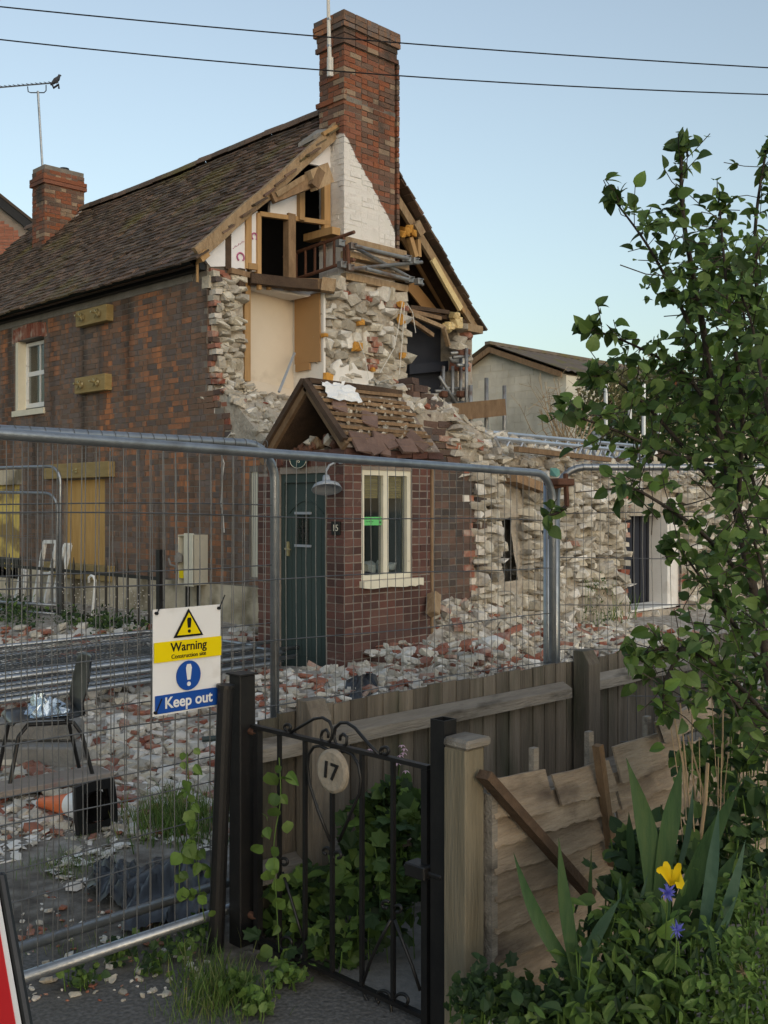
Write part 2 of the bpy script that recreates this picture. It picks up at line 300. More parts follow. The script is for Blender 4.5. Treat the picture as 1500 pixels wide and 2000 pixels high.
class MB:
    """collects shapes, builds one mesh object"""
    def __init__(s): s.v = []; s.f = []
    def add(s, verts, faces):
        n = len(s.v); s.v += [tuple(q) for q in verts]; s.f += [tuple(i + n for i in q) for q in faces]; return s
    def box(s, a, b):
        x0, y0, z0 = a; x1, y1, z1 = b
        return s.add([(x0, y0, z0), (x1, y0, z0), (x1, y1, z0), (x0, y1, z0), (x0, y0, z1), (x1, y0, z1), (x1, y1, z1), (x0, y1, z1)],
                     [(0, 3, 2, 1), (4, 5, 6, 7), (0, 1, 5, 4), (1, 2, 6, 5), (2, 3, 7, 6), (3, 0, 4, 7)])
    def beam(s, p, q, w, d, up=(0, 0, 1), jit=0.0, rng=random):
        p = Vector(p); q = Vector(q); t = (q - p)
        L_ = t.length; t.normalize()
        u = Vector(up)
        side = t.cross(u)
        if side.length < 1e-4: side = t.cross(Vector((0, 1, 0)))
        side.normalize(); u = side.cross(t).normalized()
        n = max(1, int(L_ / 0.35)) if jit else 1
        rings = []
        for k in range(n + 1):
            c = p + t * (L_ * k / n)
            if jit: c = c + u * rng.uniform(-jit, jit) + side * rng.uniform(-jit, jit)
            rings.append([c + side * (d / 2 * a) + u * (w / 2 * b) for a, b in ((-1, -1), (1, -1), (1, 1), (-1, 1))])
        vs = [v for r_ in rings for v in r_]
        fs = [(0, 1, 2, 3), tuple(4 * n + i for i in (3, 2, 1, 0))]
        for k in range(n):
            for i in range(4):
                fs.append((4 * k + i, 4 * k + 4 + i, 4 * k + 4 + (i + 1) % 4, 4 * k + (i + 1) % 4))
        return s.add(vs, fs)
    def tube(s, pts, r, seg=8, cap=True, radii=None):
        pts = [Vector(p) for p in pts]
        n = len(pts); rings = []
        prev = None
        for i, p in enumerate(pts):
            t = (pts[min(n - 1, i + 1)] - pts[max(0, i - 1)])
            if t.length < 1e-6: t = Vector((0, 0, 1))
            t.normalize()
            if prev is None:
                a = t.cross(Vector((0, 0, 1)))
                if a.length < 0.05: a = t.cross(Vector((1, 0, 0)))
            else:
                a = prev - t * prev.dot(t)
                if a.length < 1e-4: a = t.cross(Vector((1, 0, 0)))
            a.normalize(); prev = a
            b = t.cross(a)
            rr = radii[i] if radii else r
            rings.append([p + a * (rr * math.cos(2 * math.pi * k / seg)) + b * (rr * math.sin(2 * math.pi * k / seg)) for k in range(seg)])
        vs = [v for r_ in rings for v in r_]; fs = []
        for i in range(n - 1):
            for k in range(seg):
                fs.append((i * seg + k, i * seg + (k + 1) % seg, (i + 1) * seg + (k + 1) % seg, (i + 1) * seg + k))
        if cap:
            fs.append(tuple(range(seg - 1, -1, -1))); fs.append(tuple((n - 1) * seg + k for k in range(seg)))
        return s.add(vs, fs)
    def prism(s, poly, off):
        """poly: 3d points, extruded by off"""
        off = Vector(off); n = len(poly); a = [Vector(p) for p in poly]; b = [p + off for p in a]
        fs = [tuple(range(n)), tuple(range(2 * n - 1, n - 1, -1))]
        for i in range(n): fs.append((i, i + n, (i + 1) % n + n, (i + 1) % n))
        return s.add(a + b, fs)
    def sheet(s, grid, thick=None):
        """grid[i][j] of points -> quads, optional thickness vector"""
        h, w = len(grid), len(grid[0])
        vs = [p for r_ in grid for p in r_]; fs = []
        for i in range(h - 1):
            for j in range(w - 1):
                fs.append((i * w + j, i * w + j + 1, (i + 1) * w + j + 1, (i + 1) * w + j))
        return s.add(vs, fs)
    def lathe(s, M, prof, seg=20):
        vs = []; fs = []
        for r_, h in prof:
            for k in range(seg):
                a = 2 * math.pi * k / seg
                vs.append(M @ Vector((r_ * math.cos(a), r_ * math.sin(a), h)))
        for i in range(len(prof) - 1):
            for k in range(seg):
                fs.append((i * seg + k, i * seg + (k + 1) % seg, (i + 1) * seg + (k + 1) % seg, (i + 1) * seg + k))
        return s.add(vs, fs)
    def mesh(s, name, m, smooth=False, fix=True):
        me = bpy.data.meshes.new(name); me.from_pydata([tuple(v) for v in s.v], [], s.f)
        if fix:
            bm = bmesh.new(); bm.from_mesh(me); bmesh.ops.recalc_face_normals(bm, faces=bm.faces); bm.to_mesh(me); bm.free()
        me.materials.append(MATS[m])
        if smooth: me.shade_smooth()
        return me
    def build(s, name, m, parent=None, smooth=False, fix=True, bevel=0.0):
        o = link(name, s.mesh(name, m, smooth, fix), parent)
        if bevel:
            md = o.modifiers.new('bevel', 'BEVEL'); md.width = bevel; md.segments = 1; md.limit_method = 'ANGLE'
        return o

# ---- little pieces (bricks, stones, tiles, leaves): the ones that show largest become parts, the rest one joined part
SHAPES = {}
def shape(key, verts, faces): SHAPES[key] = (np.array([tuple(v) for v in verts], dtype=float), [tuple(f) for f in faces])
rs = random.Random(5)
def boxshape(key, sx, sy, sz, jit):
    m = MB().box((-sx / 2, 0, -sz / 2), (sx / 2, sy, sz / 2))
    shape(key, [(v[0] + rs.uniform(-jit, jit), v[1] + (rs.uniform(-jit, jit) if v[1] < sy / 2 else 0), v[2] + rs.uniform(-jit, jit)) for v in m.v], m.f)
for k in range(5):
    boxshape(('S', k), 0.215, 0.05, 0.065, 0.0035)
    boxshape(('H', k), 0.1025, 0.05, 0.065, 0.0035)
    boxshape(('Q', k), 0.215, 0.1025, 0.065, 0.008)
    boxshape(('T', k), 0.160, 0.026, 0.24, 0.007)
    boxshape(('B', k), 0.43, 0.05, 0.205, 0.005)
def hull(key, pts, bev=None):
    bm = bmesh.new()
    for p in pts: bm.verts.new(p)
    r_ = bmesh.ops.convex_hull(bm, input=bm.verts)
    kill = [g for g in r_['geom_interior'] + r_['geom_unused'] if isinstance(g, bmesh.types.BMVert)]
    bmesh.ops.delete(bm, geom=list(set(kill)), context='VERTS')
    bmesh.ops.dissolve_limit(bm, angle_limit=0.12, verts=bm.verts, edges=bm.edges)
    bm.verts.index_update()
    shape(key, [v.co.copy() for v in bm.verts], [[v.index for v in f.verts] for f in bm.faces])
    bm.free()
for k in range(14):
    pts = []
    for sx in (-1, 1):
        for sy in (-1, 1):
            for sz in (-1, 1):
                pts.append((sx * 0.5 * rs.uniform(0.35, 1.1), sy * 0.5 * rs.uniform(0.35, 1.1), sz * 0.5 * rs.uniform(0.4, 1.05)))
    for _ in range(3 + k):
        d = Vector((rs.gauss(0, 1), rs.gauss(0, 1), rs.gauss(0, 1))).normalized() * rs.uniform(0.42, 0.56)
        pts.append(tuple(d))
    hull(('R', k), pts)
for k in range(6):
    hull(('P', k), [(rs.uniform(-.5, .5), rs.uniform(-.5, .5), rs.choice((-.5, .5)) * rs.uniform(.7, 1)) for _ in range(9)])
def leafshape(key, wd, fold=0.18, notch=False, seg=4):
    vs = [(0, 0, 0)]; L_ = []; R_ = []
    prof = {0: 0.0}
    for i in range(1, seg + 1):
        t = i / (seg + 1)
        w = wd * math.sin(math.pi * t ** 0.75) ** 0.8
        zc = -0.25 * t * t
        vs += [(t, w / 2, zc + fold * w), (t, 0, zc), (t, -w / 2, zc + fold * w)]
    vs.append((1, 0, -0.28)); n = len(vs) - 1
    fs = [(0, 2, 1), (0, 3, 2)]
    for i in range(seg - 1):
        a = 1 + 3 * i; fs += [(a, a + 1, a + 4, a + 3), (a + 1, a + 2, a + 5, a + 4)]
    a = 1 + 3 * (seg - 1); fs += [(a, a + 1, n), (a + 1, a + 2, n)]
    shape(key, vs, fs)
leafshape(('L', 0), 0.72); leafshape(('L', 1), 0.62, 0.3); leafshape(('L', 2), 0.8, 0.08)
leafshape(('N', 0), 0.34, 0.25); leafshape(('N', 1), 0.26, 0.15)
# lobed leaf
vs = [(0, 0, 0)]
for i in range(13):
    a = -2.5 + 5.0 * i / 12
    r_ = 0.55 * (1.0 if i % 2 == 0 else 0.72)
    vs.append((0.42 + r_ * math.cos(a), r_ * math.sin(a), 0.08 * math.cos(3 * a)))
shape(('V', 0), vs, [(0, i, i + 1) for i in range(1, 13)])
# grass blade
shape(('G', 0), [(0, -.02, 0), (0, .02, 0), (0.1, -.016, .5), (0.1, .016, .5), (.36, 0, .95)], [(0, 1, 3, 2), (2, 3, 4)])

MESHCACHE = {}
def piece_mesh(key, m):
    k = (key, m)
    if k not in MESHCACHE:
        v, f = SHAPES[key]
        me = bpy.data.meshes.new('%s_%s' % (m, key[0].lower()))
        me.from_pydata(v.tolist(), [], f); me.materials.append(MATS[m]); MESHCACHE[k] = me
    return MESHCACHE[k]
class Pieces:
    def __init__(s): s.p = []
    def add(s, key, M, m): s.p.append((key, M, m))
    def build(s, parent, name, mass_name, limit=300, top=None):
        """top: (label, category, group) when each piece is a thing of its own"""
        sc = []
        for i, (key, M, m) in enumerate(s.p):
            px, py, Y = topix(M.translation)
            size = max(M.col[j].to_3d().length for j in range(3)) * float(np.ptp(SHAPES[key][0], axis=0).max())
            ok = -20 < px < 1520 and -20 < py < 2020
            sc.append((-(size / max(Y, .3)) if ok else 0, i))
        sc.sort()
        chosen = [i for v_, i in sc[:limit] if v_ < 0]
        ch = set(chosen)
        pinv = wm(parent).inverted() if parent is not None else None
        for i in chosen:
            key, M, m = s.p[i]
            o = bpy.data.objects.new(name, piece_mesh(key, m)); COL.objects.link(o)
            if parent is not None: o.parent = parent; o.matrix_parent_inverse = pinv
            o.matrix_basis = M
            if top: tag(o, *(top(M.translation, m) if callable(top) else top))
        rest = [q for i, q in enumerate(s.p) if i not in ch]
        if not rest: return None
        V = []; FC = []; MI = []; n = 0
        mats = sorted(set(q[2] for q in rest)); idx = {a: i for i, a in enumerate(mats)}
        for key, M, m in rest:
            v, f = SHAPES[key]
            A = np.array(M)
            V.append(v @ A[:3, :3].T + A[:3, 3])
            FC += [tuple(i + n for i in q) for q in f]; MI += [idx[m]] * len(f); n += len(v)
        me = bpy.data.meshes.new(mass_name); me.from_pydata(np.concatenate(V).tolist(), [], FC)
        for a in mats: me.materials.append(MATS[a])
        me.polygons.foreach_set('material_index', MI)
        o = link(mass_name, me, parent); o['kind'] = 'stuff'
        return o
def TRS(loc, rot=(0, 0, 0), sc=(1, 1, 1)):
    return Matrix.LocRotScale(Vector(loc), Euler(rot), Vector(sc))
RX = Matrix.Rotation(-math.pi / 2, 4, 'Z')          # local -y turned to face -x

def courses(u0, u1, z0, z1, inside, rng, gauge=0.075, bond='flemish'):
    """Flemish-like bond laid into every free stretch of a course; yields (u, z, key, scale)"""
    z = z0 + gauge / 2; c = 0; st = .012
    while z < z1:
        runs = []; a = None; u = u0
        while u <= u1 + st:
            ok = u <= u1 and inside(u, z, .001)
            if ok and a is None: a = u
            if not ok and a is not None:
                if u - a > .03: runs.append((a, u - st))
                a = None
            u += st
        for (a, b) in runs:
            u = a; k = c % 2; first = True
            while b - u > .03:
                S = (k % 2 == 0) if rng.random() < 0.9 else rng.random() < 0.5
                if bond == 'stretcher': S = not (first and c % 2) and rng.random() > .07
                w = 0.215 if S else 0.1025
                if first and not S: w = 0.1025
                if b - u < w + .05: w = b - u; S = w > .15
                nat = 0.215 if S else 0.1025
                yield u + w / 2, z, ('S' if S else 'H', rng.randrange(5)), w / nat
                u += w + 0.011; k += 1; first = False
        z += gauge; c += 1
def wall_bricks(P, plane, pos, u0, u1, z0, z1, inside, m, rng, proud=0.007, gauge=0.075, mfun=None, rough=0.004, bond='flemish'):
    for u, z, key, sx in courses(u0, u1, z0, z1, inside, rng, gauge, bond):
        o = pos - proud + rng.uniform(-rough, rough)
        mm = mfun(u, z) if mfun else m
        rot = Matrix.Rotation(rng.uniform(-.010, .010), 4, 'Y') @ Matrix.Diagonal((sx, 1, 1, 1))
        if plane == 'Y': P.add(key, Matrix.Translation((u, o, z)) @ rot, mm)
        else: P.add(key, Matrix.Translation((o, u, z)) @ RX @ rot, mm)
def stone_fill(P, plane, pos, u0, u1, z0, z1, inside, mats, rng, size=(0.13, 0.36), hgt=(0.07, 0.17), proud=0.06):
    z = z0
    while z < z1:
        h = rng.uniform(*hgt); u = u0 - rng.uniform(0, .1)
        while u < u1:
            w = size[0] + (size[1] - size[0]) * rng.random() ** 1.7; uc, zc = u + w / 2, z + h / 2 + rng.uniform(-.04, .04)
            if inside(uc, zc, w):
                rot = (rng.uniform(-.3, .3), rng.gauss(0, .16), rng.uniform(-.45, .45))
                scl = (w * 1.12, rng.uniform(.16, .3), h * rng.uniform(.8, 1.6))
                o = pos + scl[1] * .5 - proud * rng.uniform(-.1, 1.7)
                m = rng.choice(mats)
                key = ('R', rng.randrange(14))
                if plane == 'Y': P.add(key, TRS((uc, o, zc), rot, scl), m)
                else: P.add(key, Matrix.Translation((o, uc, zc)) @ RX @ TRS((0, 0, 0), rot, scl), m)
            u += w * rng.uniform(.86, 1.0)
        z += h * .93
def text_mesh(body, size, M, m, name, parent, extrude=0.0015, align='CENTER', bold=0.0, shear=0.0, spacing=1.0):
    cu = bpy.data.curves.new('t', 'FONT'); cu.body = body; cu.size = size; cu.align_x = align; cu.align_y = 'CENTER'
    cu.extrude = extrude; cu.offset = bold; cu.shear = shear; cu.space_character = spacing
    ob = bpy.data.objects.new('t', cu); COL.objects.link(ob)
    dg = bpy.context.evaluated_depsgraph_get(); dg.update()
    me = bpy.data.meshes.new_from_object(ob.evaluated_get(dg))
    bpy.data.objects.remove(ob); me.materials.clear(); me.materials.append(MATS[m])
    return link(name, me, parent, M)
def frameM(o, xd, up):
    """local x = xd, local y = up, local z = out of the face"""
    x = Vector(xd).normalized(); y = Vector(up); y = (y - x * y.dot(x)).normalized(); z = x.cross(y)
    return Matrix(((x.x, y.x, z.x, o[0]), (x.y, y.y, z.y, o[1]), (x.z, y.z, z.z, o[2]), (0, 0, 0, 1)))

# ------------------------------------------------------------------ ground
def gh(x, y):
    """height of the site ground"""
    Y = (x + y) / S2; X = (x - y) / S2
    h = 0.16 * sm(6.0, 10.5, Y)
    h += 0.52 * math.exp(-((y - 7.5) / 0.62) ** 2) * sm(7.3, 8.1, x) * (1 - 0.75 * sm(8.6, 10.5, x))
    h += 0.13 * math.exp(-((x - 6.4) / 0.7) ** 2 - ((y - 6.6) / 0.8) ** 2)
    h += 0.15 * sm(5.8, 7.2, x) * sm(9.0, 10.0, y)
    h += 0.05 * nz(x, y, 3, 1.1) * sm(3.9, 6, Y) + 0.03 * nz(x, y, 9, 3.5) * sm(4.2, 7, Y) + 0.006 * nz(x, y, 1, 9)
    h += 0.10 * sm(2.55, 2.9, x) * (1 - sm(2.0, 2.25, y))         # garden bed
    return h
def ground_material():
    m = bpy.data.materials.new('site_ground'); m.use_nodes = True
    nt = m.node_tree; N, L = nt.nodes, nt.links; b = N['Principled BSDF']
    geo = N.new('ShaderNodeNewGeometry')
    sep = N.new('ShaderNodeVectorMath'); sep.operation = 'DOT_PRODUCT'; L.new(geo.outputs['Position'], sep.inputs[0]); sep.inputs[1].default_value = (1 / S2, 1 / S2, 0)
    def nse(sc, det=6):
        n = N.new('ShaderNodeTexNoise'); L.new(geo.outputs['Position'], n.inputs['Vector']); n.inputs['Scale'].default_value = sc; n.inputs['Detail'].default_value = det; return n.outputs[0]
    def rmp(fac, cs, lo, hi):
        r_ = N.new('ShaderNodeValToRGB'); e = r_.color_ramp.elements
        while len(e) < len(cs): e.new(.5)
        for i, c in enumerate(cs): e[i].position = lo + (hi - lo) * i / (len(cs) - 1); e[i].color = (*c, 1)
        L.new(fac, r_.inputs[0]); return r_.outputs[0]
    def mixc(f, a, c):
        mx = N.new('ShaderNodeMix'); mx.data_type = 'RGBA'; L.new(f, mx.inputs[0]); L.new(a, mx.inputs[6]); L.new(c, mx.inputs[7]); return mx.outputs[2]
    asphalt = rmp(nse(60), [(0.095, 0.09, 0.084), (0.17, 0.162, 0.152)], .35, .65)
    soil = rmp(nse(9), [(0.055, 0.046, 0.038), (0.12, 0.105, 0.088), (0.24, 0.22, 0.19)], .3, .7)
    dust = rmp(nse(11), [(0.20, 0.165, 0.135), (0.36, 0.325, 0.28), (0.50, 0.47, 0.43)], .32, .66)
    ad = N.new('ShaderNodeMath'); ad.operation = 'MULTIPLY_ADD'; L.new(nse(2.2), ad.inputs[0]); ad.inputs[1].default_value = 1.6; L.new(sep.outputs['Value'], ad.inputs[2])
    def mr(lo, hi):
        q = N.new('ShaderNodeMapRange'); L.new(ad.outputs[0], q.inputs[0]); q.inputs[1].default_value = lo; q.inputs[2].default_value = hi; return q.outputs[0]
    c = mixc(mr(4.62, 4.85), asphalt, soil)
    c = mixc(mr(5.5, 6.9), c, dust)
    L.new(c, b.inputs['Base Color']); b.inputs['Roughness'].default_value = .92; b.inputs['Specular IOR Level'].default_value = .25
    bp = N.new('ShaderNodeBump'); bp.inputs['Strength'].default_value = .45; bp.inputs['Distance'].default_value = .02; L.new(nse(50), bp.inputs['Height']); L.new(bp.outputs[0], b.inputs['Normal'])
    MATS['site_ground'] = m
ground_material()
mat('far_field', [(0.05, 0.065, 0.025), (0.09, 0.10, 0.045)], scale=0.4, rnd=0, bump=0.3)
g = MB(); g.sheet([[(-300, -300, -.25), (600, -300, -.25)], [(-300, 600, -.25), (600, 600, -.25)]])
tag(g.build('ground', 'far_field'), None, kind='structure')
g = MB()
xs = [-4 + .14 * i for i in range(150)]
g.sheet([[(x, y, gh(x, y)) for x in xs] for y in xs])
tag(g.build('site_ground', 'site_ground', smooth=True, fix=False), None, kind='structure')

# ------------------------------------------------------------------ the half-demolished house
XW, YP = 7.9, 11.05            # plane of the long wall, plane of the torn gable
YE = 7.5                       # plane of the ruined end wall
house = empty('brick_house', (XW, YP, 0), 'tall red brick house with tiled roof and its near gable torn open', 'house')
rng = random.Random(11)
# openings in the long wall
WU = (onX(86, XW), onX(30, XW), 3.22, 4.36)       # upper sash window
WB = (onX(205, XW), onX(125, XW), 0.88, 2.12)     # boarded window
WL = (onX(38, XW), onX(-40, XW), 0.9, 2.08)       # opening with yellow sheet
WS = (onX(503, XW), onX(489, XW), 0.88, 2.14)     # slit window
edge_j = [rng.choice((0, .0, .11, .2)) * rng.random() for _ in range(90)]
def yedge(z):
    base = YP - .02 - .34 * sm(3.5, 2.75, z) if z < 3.5 else YP - .02
    return base + edge_j[int(z / .075) % 90] * .8
def in_long(u, z, w):
    if z < 0.78: return False
    if z > 4.60 and z < 4.74: return False
    if z > 2.5:
        if u < yedge(z): return False
    elif u < 8.3: return False
    if z > 2.46 and u < 10.55 + .2 * nz(u, z): return False
    for (a, b_, c, d) in (WU, WB, WL, WS):
        if a - .01 < u < b_ + .01 and c - .03 < z < d + .035: return False
    a, b_ = WU[0], WU[1]
    if a - .12 < u < b_ + .12 and WU[3] - .02 < z < WU[3] + .24: return False
    return z < 4.78
# wall core, cut by the openings: strips between them
core = MB()
cuts = sorted(set([8.3, 10.7, YP] + [v for o_ in (WU, WB, WL, WS) for v in o_[:2]] + [21.0]))
for a, b_ in zip(cuts, cuts[1:]):
    mid = (a + b_) / 2
    top = 2.5 if mid < 10.7 else (2.95 if mid < YP else 4.8)
    segs = [(-.2, top)]
    for o_ in (WU, WB, WL, WS):
        if o_[0] <= mid <= o_[1]:
            ns = []
            for (s0, s1) in segs:
                if o_[2] > s0: ns.append((s0, min(s1, o_[2])))
                if o_[3] < s1: ns.append((max(s0, o_[3]), s1))
            segs = [q for q in ns if q[1] - q[0] > .01]
    for s0, s1 in segs: core.box((XW, a, s0), (XW + .5, b_, s1))
core.build('wall', 'old_mortar', house)
P = Pieces()
wall_bricks(P, 'X', XW, 8.4, 20.6, .78, 4.78, in_long, 'old_brick', rng)
P.build(house, 'brick', 'brickwork', 300)
# plinth, string course, gutter, fascia
MB().box((XW - .03, 8.46, -.2), (XW, 21, .76)).build('plinth', 'cream_render', house)
MB().box((XW - .012, YP + .3, 4.605), (XW + .01, 21, 4.735)).build('string_course', 'concrete', house)
MB().box((XW - .1, YP + .02, 4.70), (XW - .0, 21, 4.86)).build('fascia', 'gutter_black', house)
gt = MB()
seg = 8
for (r0) in (.075,):
    ring = [(XW - .18 + r0 * math.cos(math.pi + math.pi * k / seg), 4.80 + r0 * math.sin(math.pi + math.pi * k / seg)) for k in range(seg + 1)]
    inner = [(XW - .18 + (r0 - .008) * math.cos(2 * math.pi - math.pi * k / seg), 4.80 + (r0 - .008) * math.sin(2 * math.pi - math.pi * k / seg)) for k in range(seg + 1)]
    gt.prism([(a, YP + .02, c) for a, c in ring + inner], (0, 10, 0))
gt.build('gutter', 'gutter_black', house)

def sash_window(parent, name, x, y0, y1, z0, z1, matf):
    w = MB(); t = .055
    w.box((x, y0, z0), (x + .06, y0 + t, z1)); w.box((x, y1 - t, z0), (x + .06, y1, z1))
    w.box((x, y0 + t, z0), (x + .06, y1 - t, z0 + t * 1.3)); w.box((x, y0 + t, z1 - t), (x + .06, y1 - t, z1))
    win = w.build(name, matf, parent)
    zm = (z0 + z1) / 2 + .02
    MB().box((x + .008, y0 + t, zm - .035), (x + .055, y1 - t, zm + .035)).build('meeting_rail', matf, win)
    MB().box((x + .015, (y0 + y1) / 2 - .012, z0 + t * 1.3), (x + .05, (y0 + y1) / 2 + .012, zm - .035)).build('glazing_bar', matf, win)
    MB().box((x + .015, (y0 + y1) / 2 - .012, zm + .035), (x + .05, (y0 + y1) / 2 + .012, z1 - t)).build('glazing_bar', matf, win)
    for zz in ((z0 + t * 1.3, zm - .035), (zm + .035, z1 - t)):
        MB().box((x + .03, y0 + t, zz[0]), (x + .034, y1 - t, zz[1])).build('pane', 'glass', win)
    MB().box((x + .35, y0 - .2, z0 - .2), (x + .37, y1 + .2, z1 + .2)).build('curtain', 'lamp_grey', win)
    return win
sash_window(house, 'window', XW + .14, WU[0] + .0, WU[1] - .08, WU[2] + .08, WU[3] - .02, 'white_paint')
MB().box((XW - .04, WU[0] - .05, WU[2] - .06), (XW + .13, WU[1] + .05, WU[2] + .03)).build('window_sill', 'cream_paint', house)
MB().box((XW + .004, WU[1] - .08, WU[2] + .03), (XW + .14, WU[1] - .001, WU[3])).build('window_reveal', 'cream_paint', house)
# segmental brick arch over the upper window: separate voussoirs
P = Pieces(); n = 13; half = (WU[1] - WU[0]) / 2 + .09; cy = (WU[0] + WU[1]) / 2
for k in range(n):
    t = -1 + 2 * (k + .5) / n
    zz = WU[3] + .11 + .05 * (1 - t * t) - .03
    P.add(('S', k % 5), Matrix.Translation((XW - .012, cy + t * half, zz)) @ RX @ Matrix.Rotation(math.pi / 2 + t * .22, 4, 'Y') @ Matrix.Diagonal((1.02, 1, 1.05, 1)), 'red_brick')
P.build(house, 'arch_brick', 'arch_bricks')
# boarded window, its lintel beam and sill beam
bw = MB().box((XW + .05, WB[0], WB[2]), (XW + .07, WB[1], WB[3])).build('window_boarding', 'plywood', house)
for zz, nm in ((WB[3] + .13, 'lintel_beam'), (WB[2] - .1, 'sill_beam')):
    be = MB().box((XW - .11, WB[0] - .28, zz - .11), (XW - .002, WB[1] + .42, zz + .11)).build(nm, 'tan_beam', house, bevel=.006)
    MB().box((XW - .13, (WB[0] + WB[1]) / 2 - .03, zz - .03), (XW - .11, (WB[0] + WB[1]) / 2 + .03, zz + .03)).tube([(XW - .18, (WB[0] + WB[1]) / 2, zz), (XW - .1, (WB[0] + WB[1]) / 2, zz)], .012).build('bolt', 'brass', be)
# tie plates
for (pa, pb, py) in ((150, 210, 617), (148, 207, 750)):
    y1, y0 = onX(pa, XW - .1), onX(pb, XW - .1); zc = zp(py, XW - .1, (y0 + y1) / 2)
    tp = MB().box((XW - .12, y0, zc - .115), (XW - .003, y1, zc + .115)).build('tie_plate', 'tan_beam', house, bevel=.005)
    for t in (.22, .74):
        yc = y0 + (y1 - y0) * t
        b_ = MB().tube([(XW - .26, yc, zc + .01), (XW - .1, yc, zc)], .014)
        b_.tube([(XW - .17, yc - .055, zc - .05), (XW - .165, yc + .05, zc + .055)], .013).tube([(XW - .175, yc - .05, zc + .05), (XW - .17, yc + .05, zc - .05)], .013)
        b_.lathe(Matrix.Translation((XW - .15, yc, zc)) @ Matrix.Rotation(math.pi / 2, 4, 'Y'), [(0, -.02), (.04, -.01), (.05, .02), (0, .03)], 8)
        b_.build('wing_nut', 'brass', tp)
# left opening: stone lintel and yellow sheet
MB().box((XW - .02, WL[0] - .1, WL[3]), (XW + .12, WL[1], WL[3] + .24)).build('stone_lintel', 'cream_render', house)
MB().box((XW + .06, WL[0] + .0, WL[2]), (XW + .075, WL[1], WL[3])).build('yellow_sheeting', 'yellow_sheet', house)
MB().box((XW - .03, WL[0] - .02, WL[2] - .33), (XW - .002, WL[1], WL[2] - .0)).build('lettered_board', 'black_paint', house)
text_mesh('UTR', .15, frameM((XW - .034, WL[0] + .30, WL[2] - .14), (0, -1, 0), (0, 0, 1)), 'gold_letter', 'lettering', house, spacing=1.25)
# slit window
sl = MB()
sl.box((XW + .02, WS[0], WS[2]), (XW + .06, WS[1], WS[3]))
sl.build('narrow_window', 'cream_paint', house)

# ---- roof
RZ, RXc = 7.5, 10.49
EXL, EZL = 7.66, 4.80
EXR, EZR = 13.25, 4.62
def left_pt(t, y): return Vector((EXL + (RXc - EXL) * t, y, EZL + (RZ - EZL) * t - .05 * math.sin(math.pi * t) - .06 * sm(12, 17, y) * math.sin(math.pi * min(1, (y - 11) / 9)) * t))
def right_pt(t, y): return Vector((EXR + (RXc - EXR) * t, y, EZR + (RZ - EZR) * t))
for pt, nm, ylo in ((left_pt, 'roof_deck', YP), (right_pt, 'roof_deck', YP + .05)):
    gtop = [[pt(i / 10, ylo + .0 + 10 * j / 12) - Vector((0, 0, .03)) for j in range(13)] for i in range(11)]
    gbot = [[p - Vector((0, 0, .05)) for p in r_] for r_ in gtop]
    d = MB().sheet(gtop).sheet(gbot)
    d.build(nm, 'dark_timber', house, fix=False)
P = Pieces(); rt = random.Random(3)
slope = math.atan2(RZ - EZL, RXc - EXL)
rows = 31
for i in range(rows):
    t = (i + .2) / rows
    y = YP - .24 + rt.uniform(0, .12) + (.08 if i % 2 else 0)
    if i in (2, 3, 4): y += .3
    while y < 20.8:
        p = left_pt(t, y + .08)
        M = Matrix.Translation(p + Vector((0, 0, .012 + rt.uniform(0, .012)))) @ Matrix.Rotation(math.pi / 2, 4, 'Z') @ Matrix.Rotation(-(math.pi / 2 - slope) + .10 + rt.uniform(-.05, .05), 4, 'X') @ Matrix.Rotation(rt.uniform(-.05, .05), 4, 'Y')
        # local z up the slope, local x along the eave
        M = Matrix.Translation(p + Vector((0, 0, .018 + rt.uniform(0, .014)))) @ RX @ Matrix.Rotation(-(math.pi / 2 - slope) - .13 + rt.uniform(-.05, .05), 4, 'X') @ Matrix.Rotation(rt.uniform(-.04, .04), 4, 'Y')
        if rt.random() > .012: P.add(('T', rt.randrange(5)), M, 'broken_tile' if (y < YP + .7 and rt.random() < .3) else 'roof_tile')
        y += .166
slope_r = math.atan2(RZ - EZR, EXR - RXc)
for i in range(rows):
    t = (i + .2) / rows
    for j in range(4):
        p = right_pt(t, YP + .0 + j * .166 + rt.uniform(-.02, .02))
        M = Matrix.Translation(p + Vector((0, 0, .02))) @ Matrix.Rotation(math.pi / 2, 4, 'Z') @ Matrix.Rotation(-(math.pi / 2 - slope_r) - .10 + rt.uniform(-.04, .04), 4, 'X')
        P.add(('T', rt.randrange(5)), M, 'roof_tile')
P.build(house, 'roof_tile', 'roof_tiles', 300)
# ridge tiles
rd = Pieces()
y = YP + .25
k = 0
hr = []
for a in range(7):
    an = math.pi * a / 6
    hr.append((.13 * math.cos(an), .13 * math.sin(an)))
shape(('RG', 0), [(0, 0, 0)] , [])
vs = [(x_, 0, z_) for x_, z_ in hr] + [(x_ * .88, 0, z_ * .88) for x_, z_ in reversed(hr)]
vs2 = vs + [(a, .43, c) for a, b_, c in vs]
n = len(vs)
SHAPES[('RG', 0)] = (np.array(vs2), [tuple(range(n)), tuple(range(2 * n - 1, n - 1, -1))] + [(i, i + n, (i + 1) % n + n, (i + 1) % n) for i in range(n)])
while y < 20.8:
    p = left_pt(1, y)
    rd.add(('RG', 0), TRS((p.x, y, p.z - .03), (rt.uniform(-.02, .02), rt.uniform(-.05, .05), 0)), 'roof_tile'); y += .44
rd.build(house, 'ridge_tile', 'ridge_tiles')
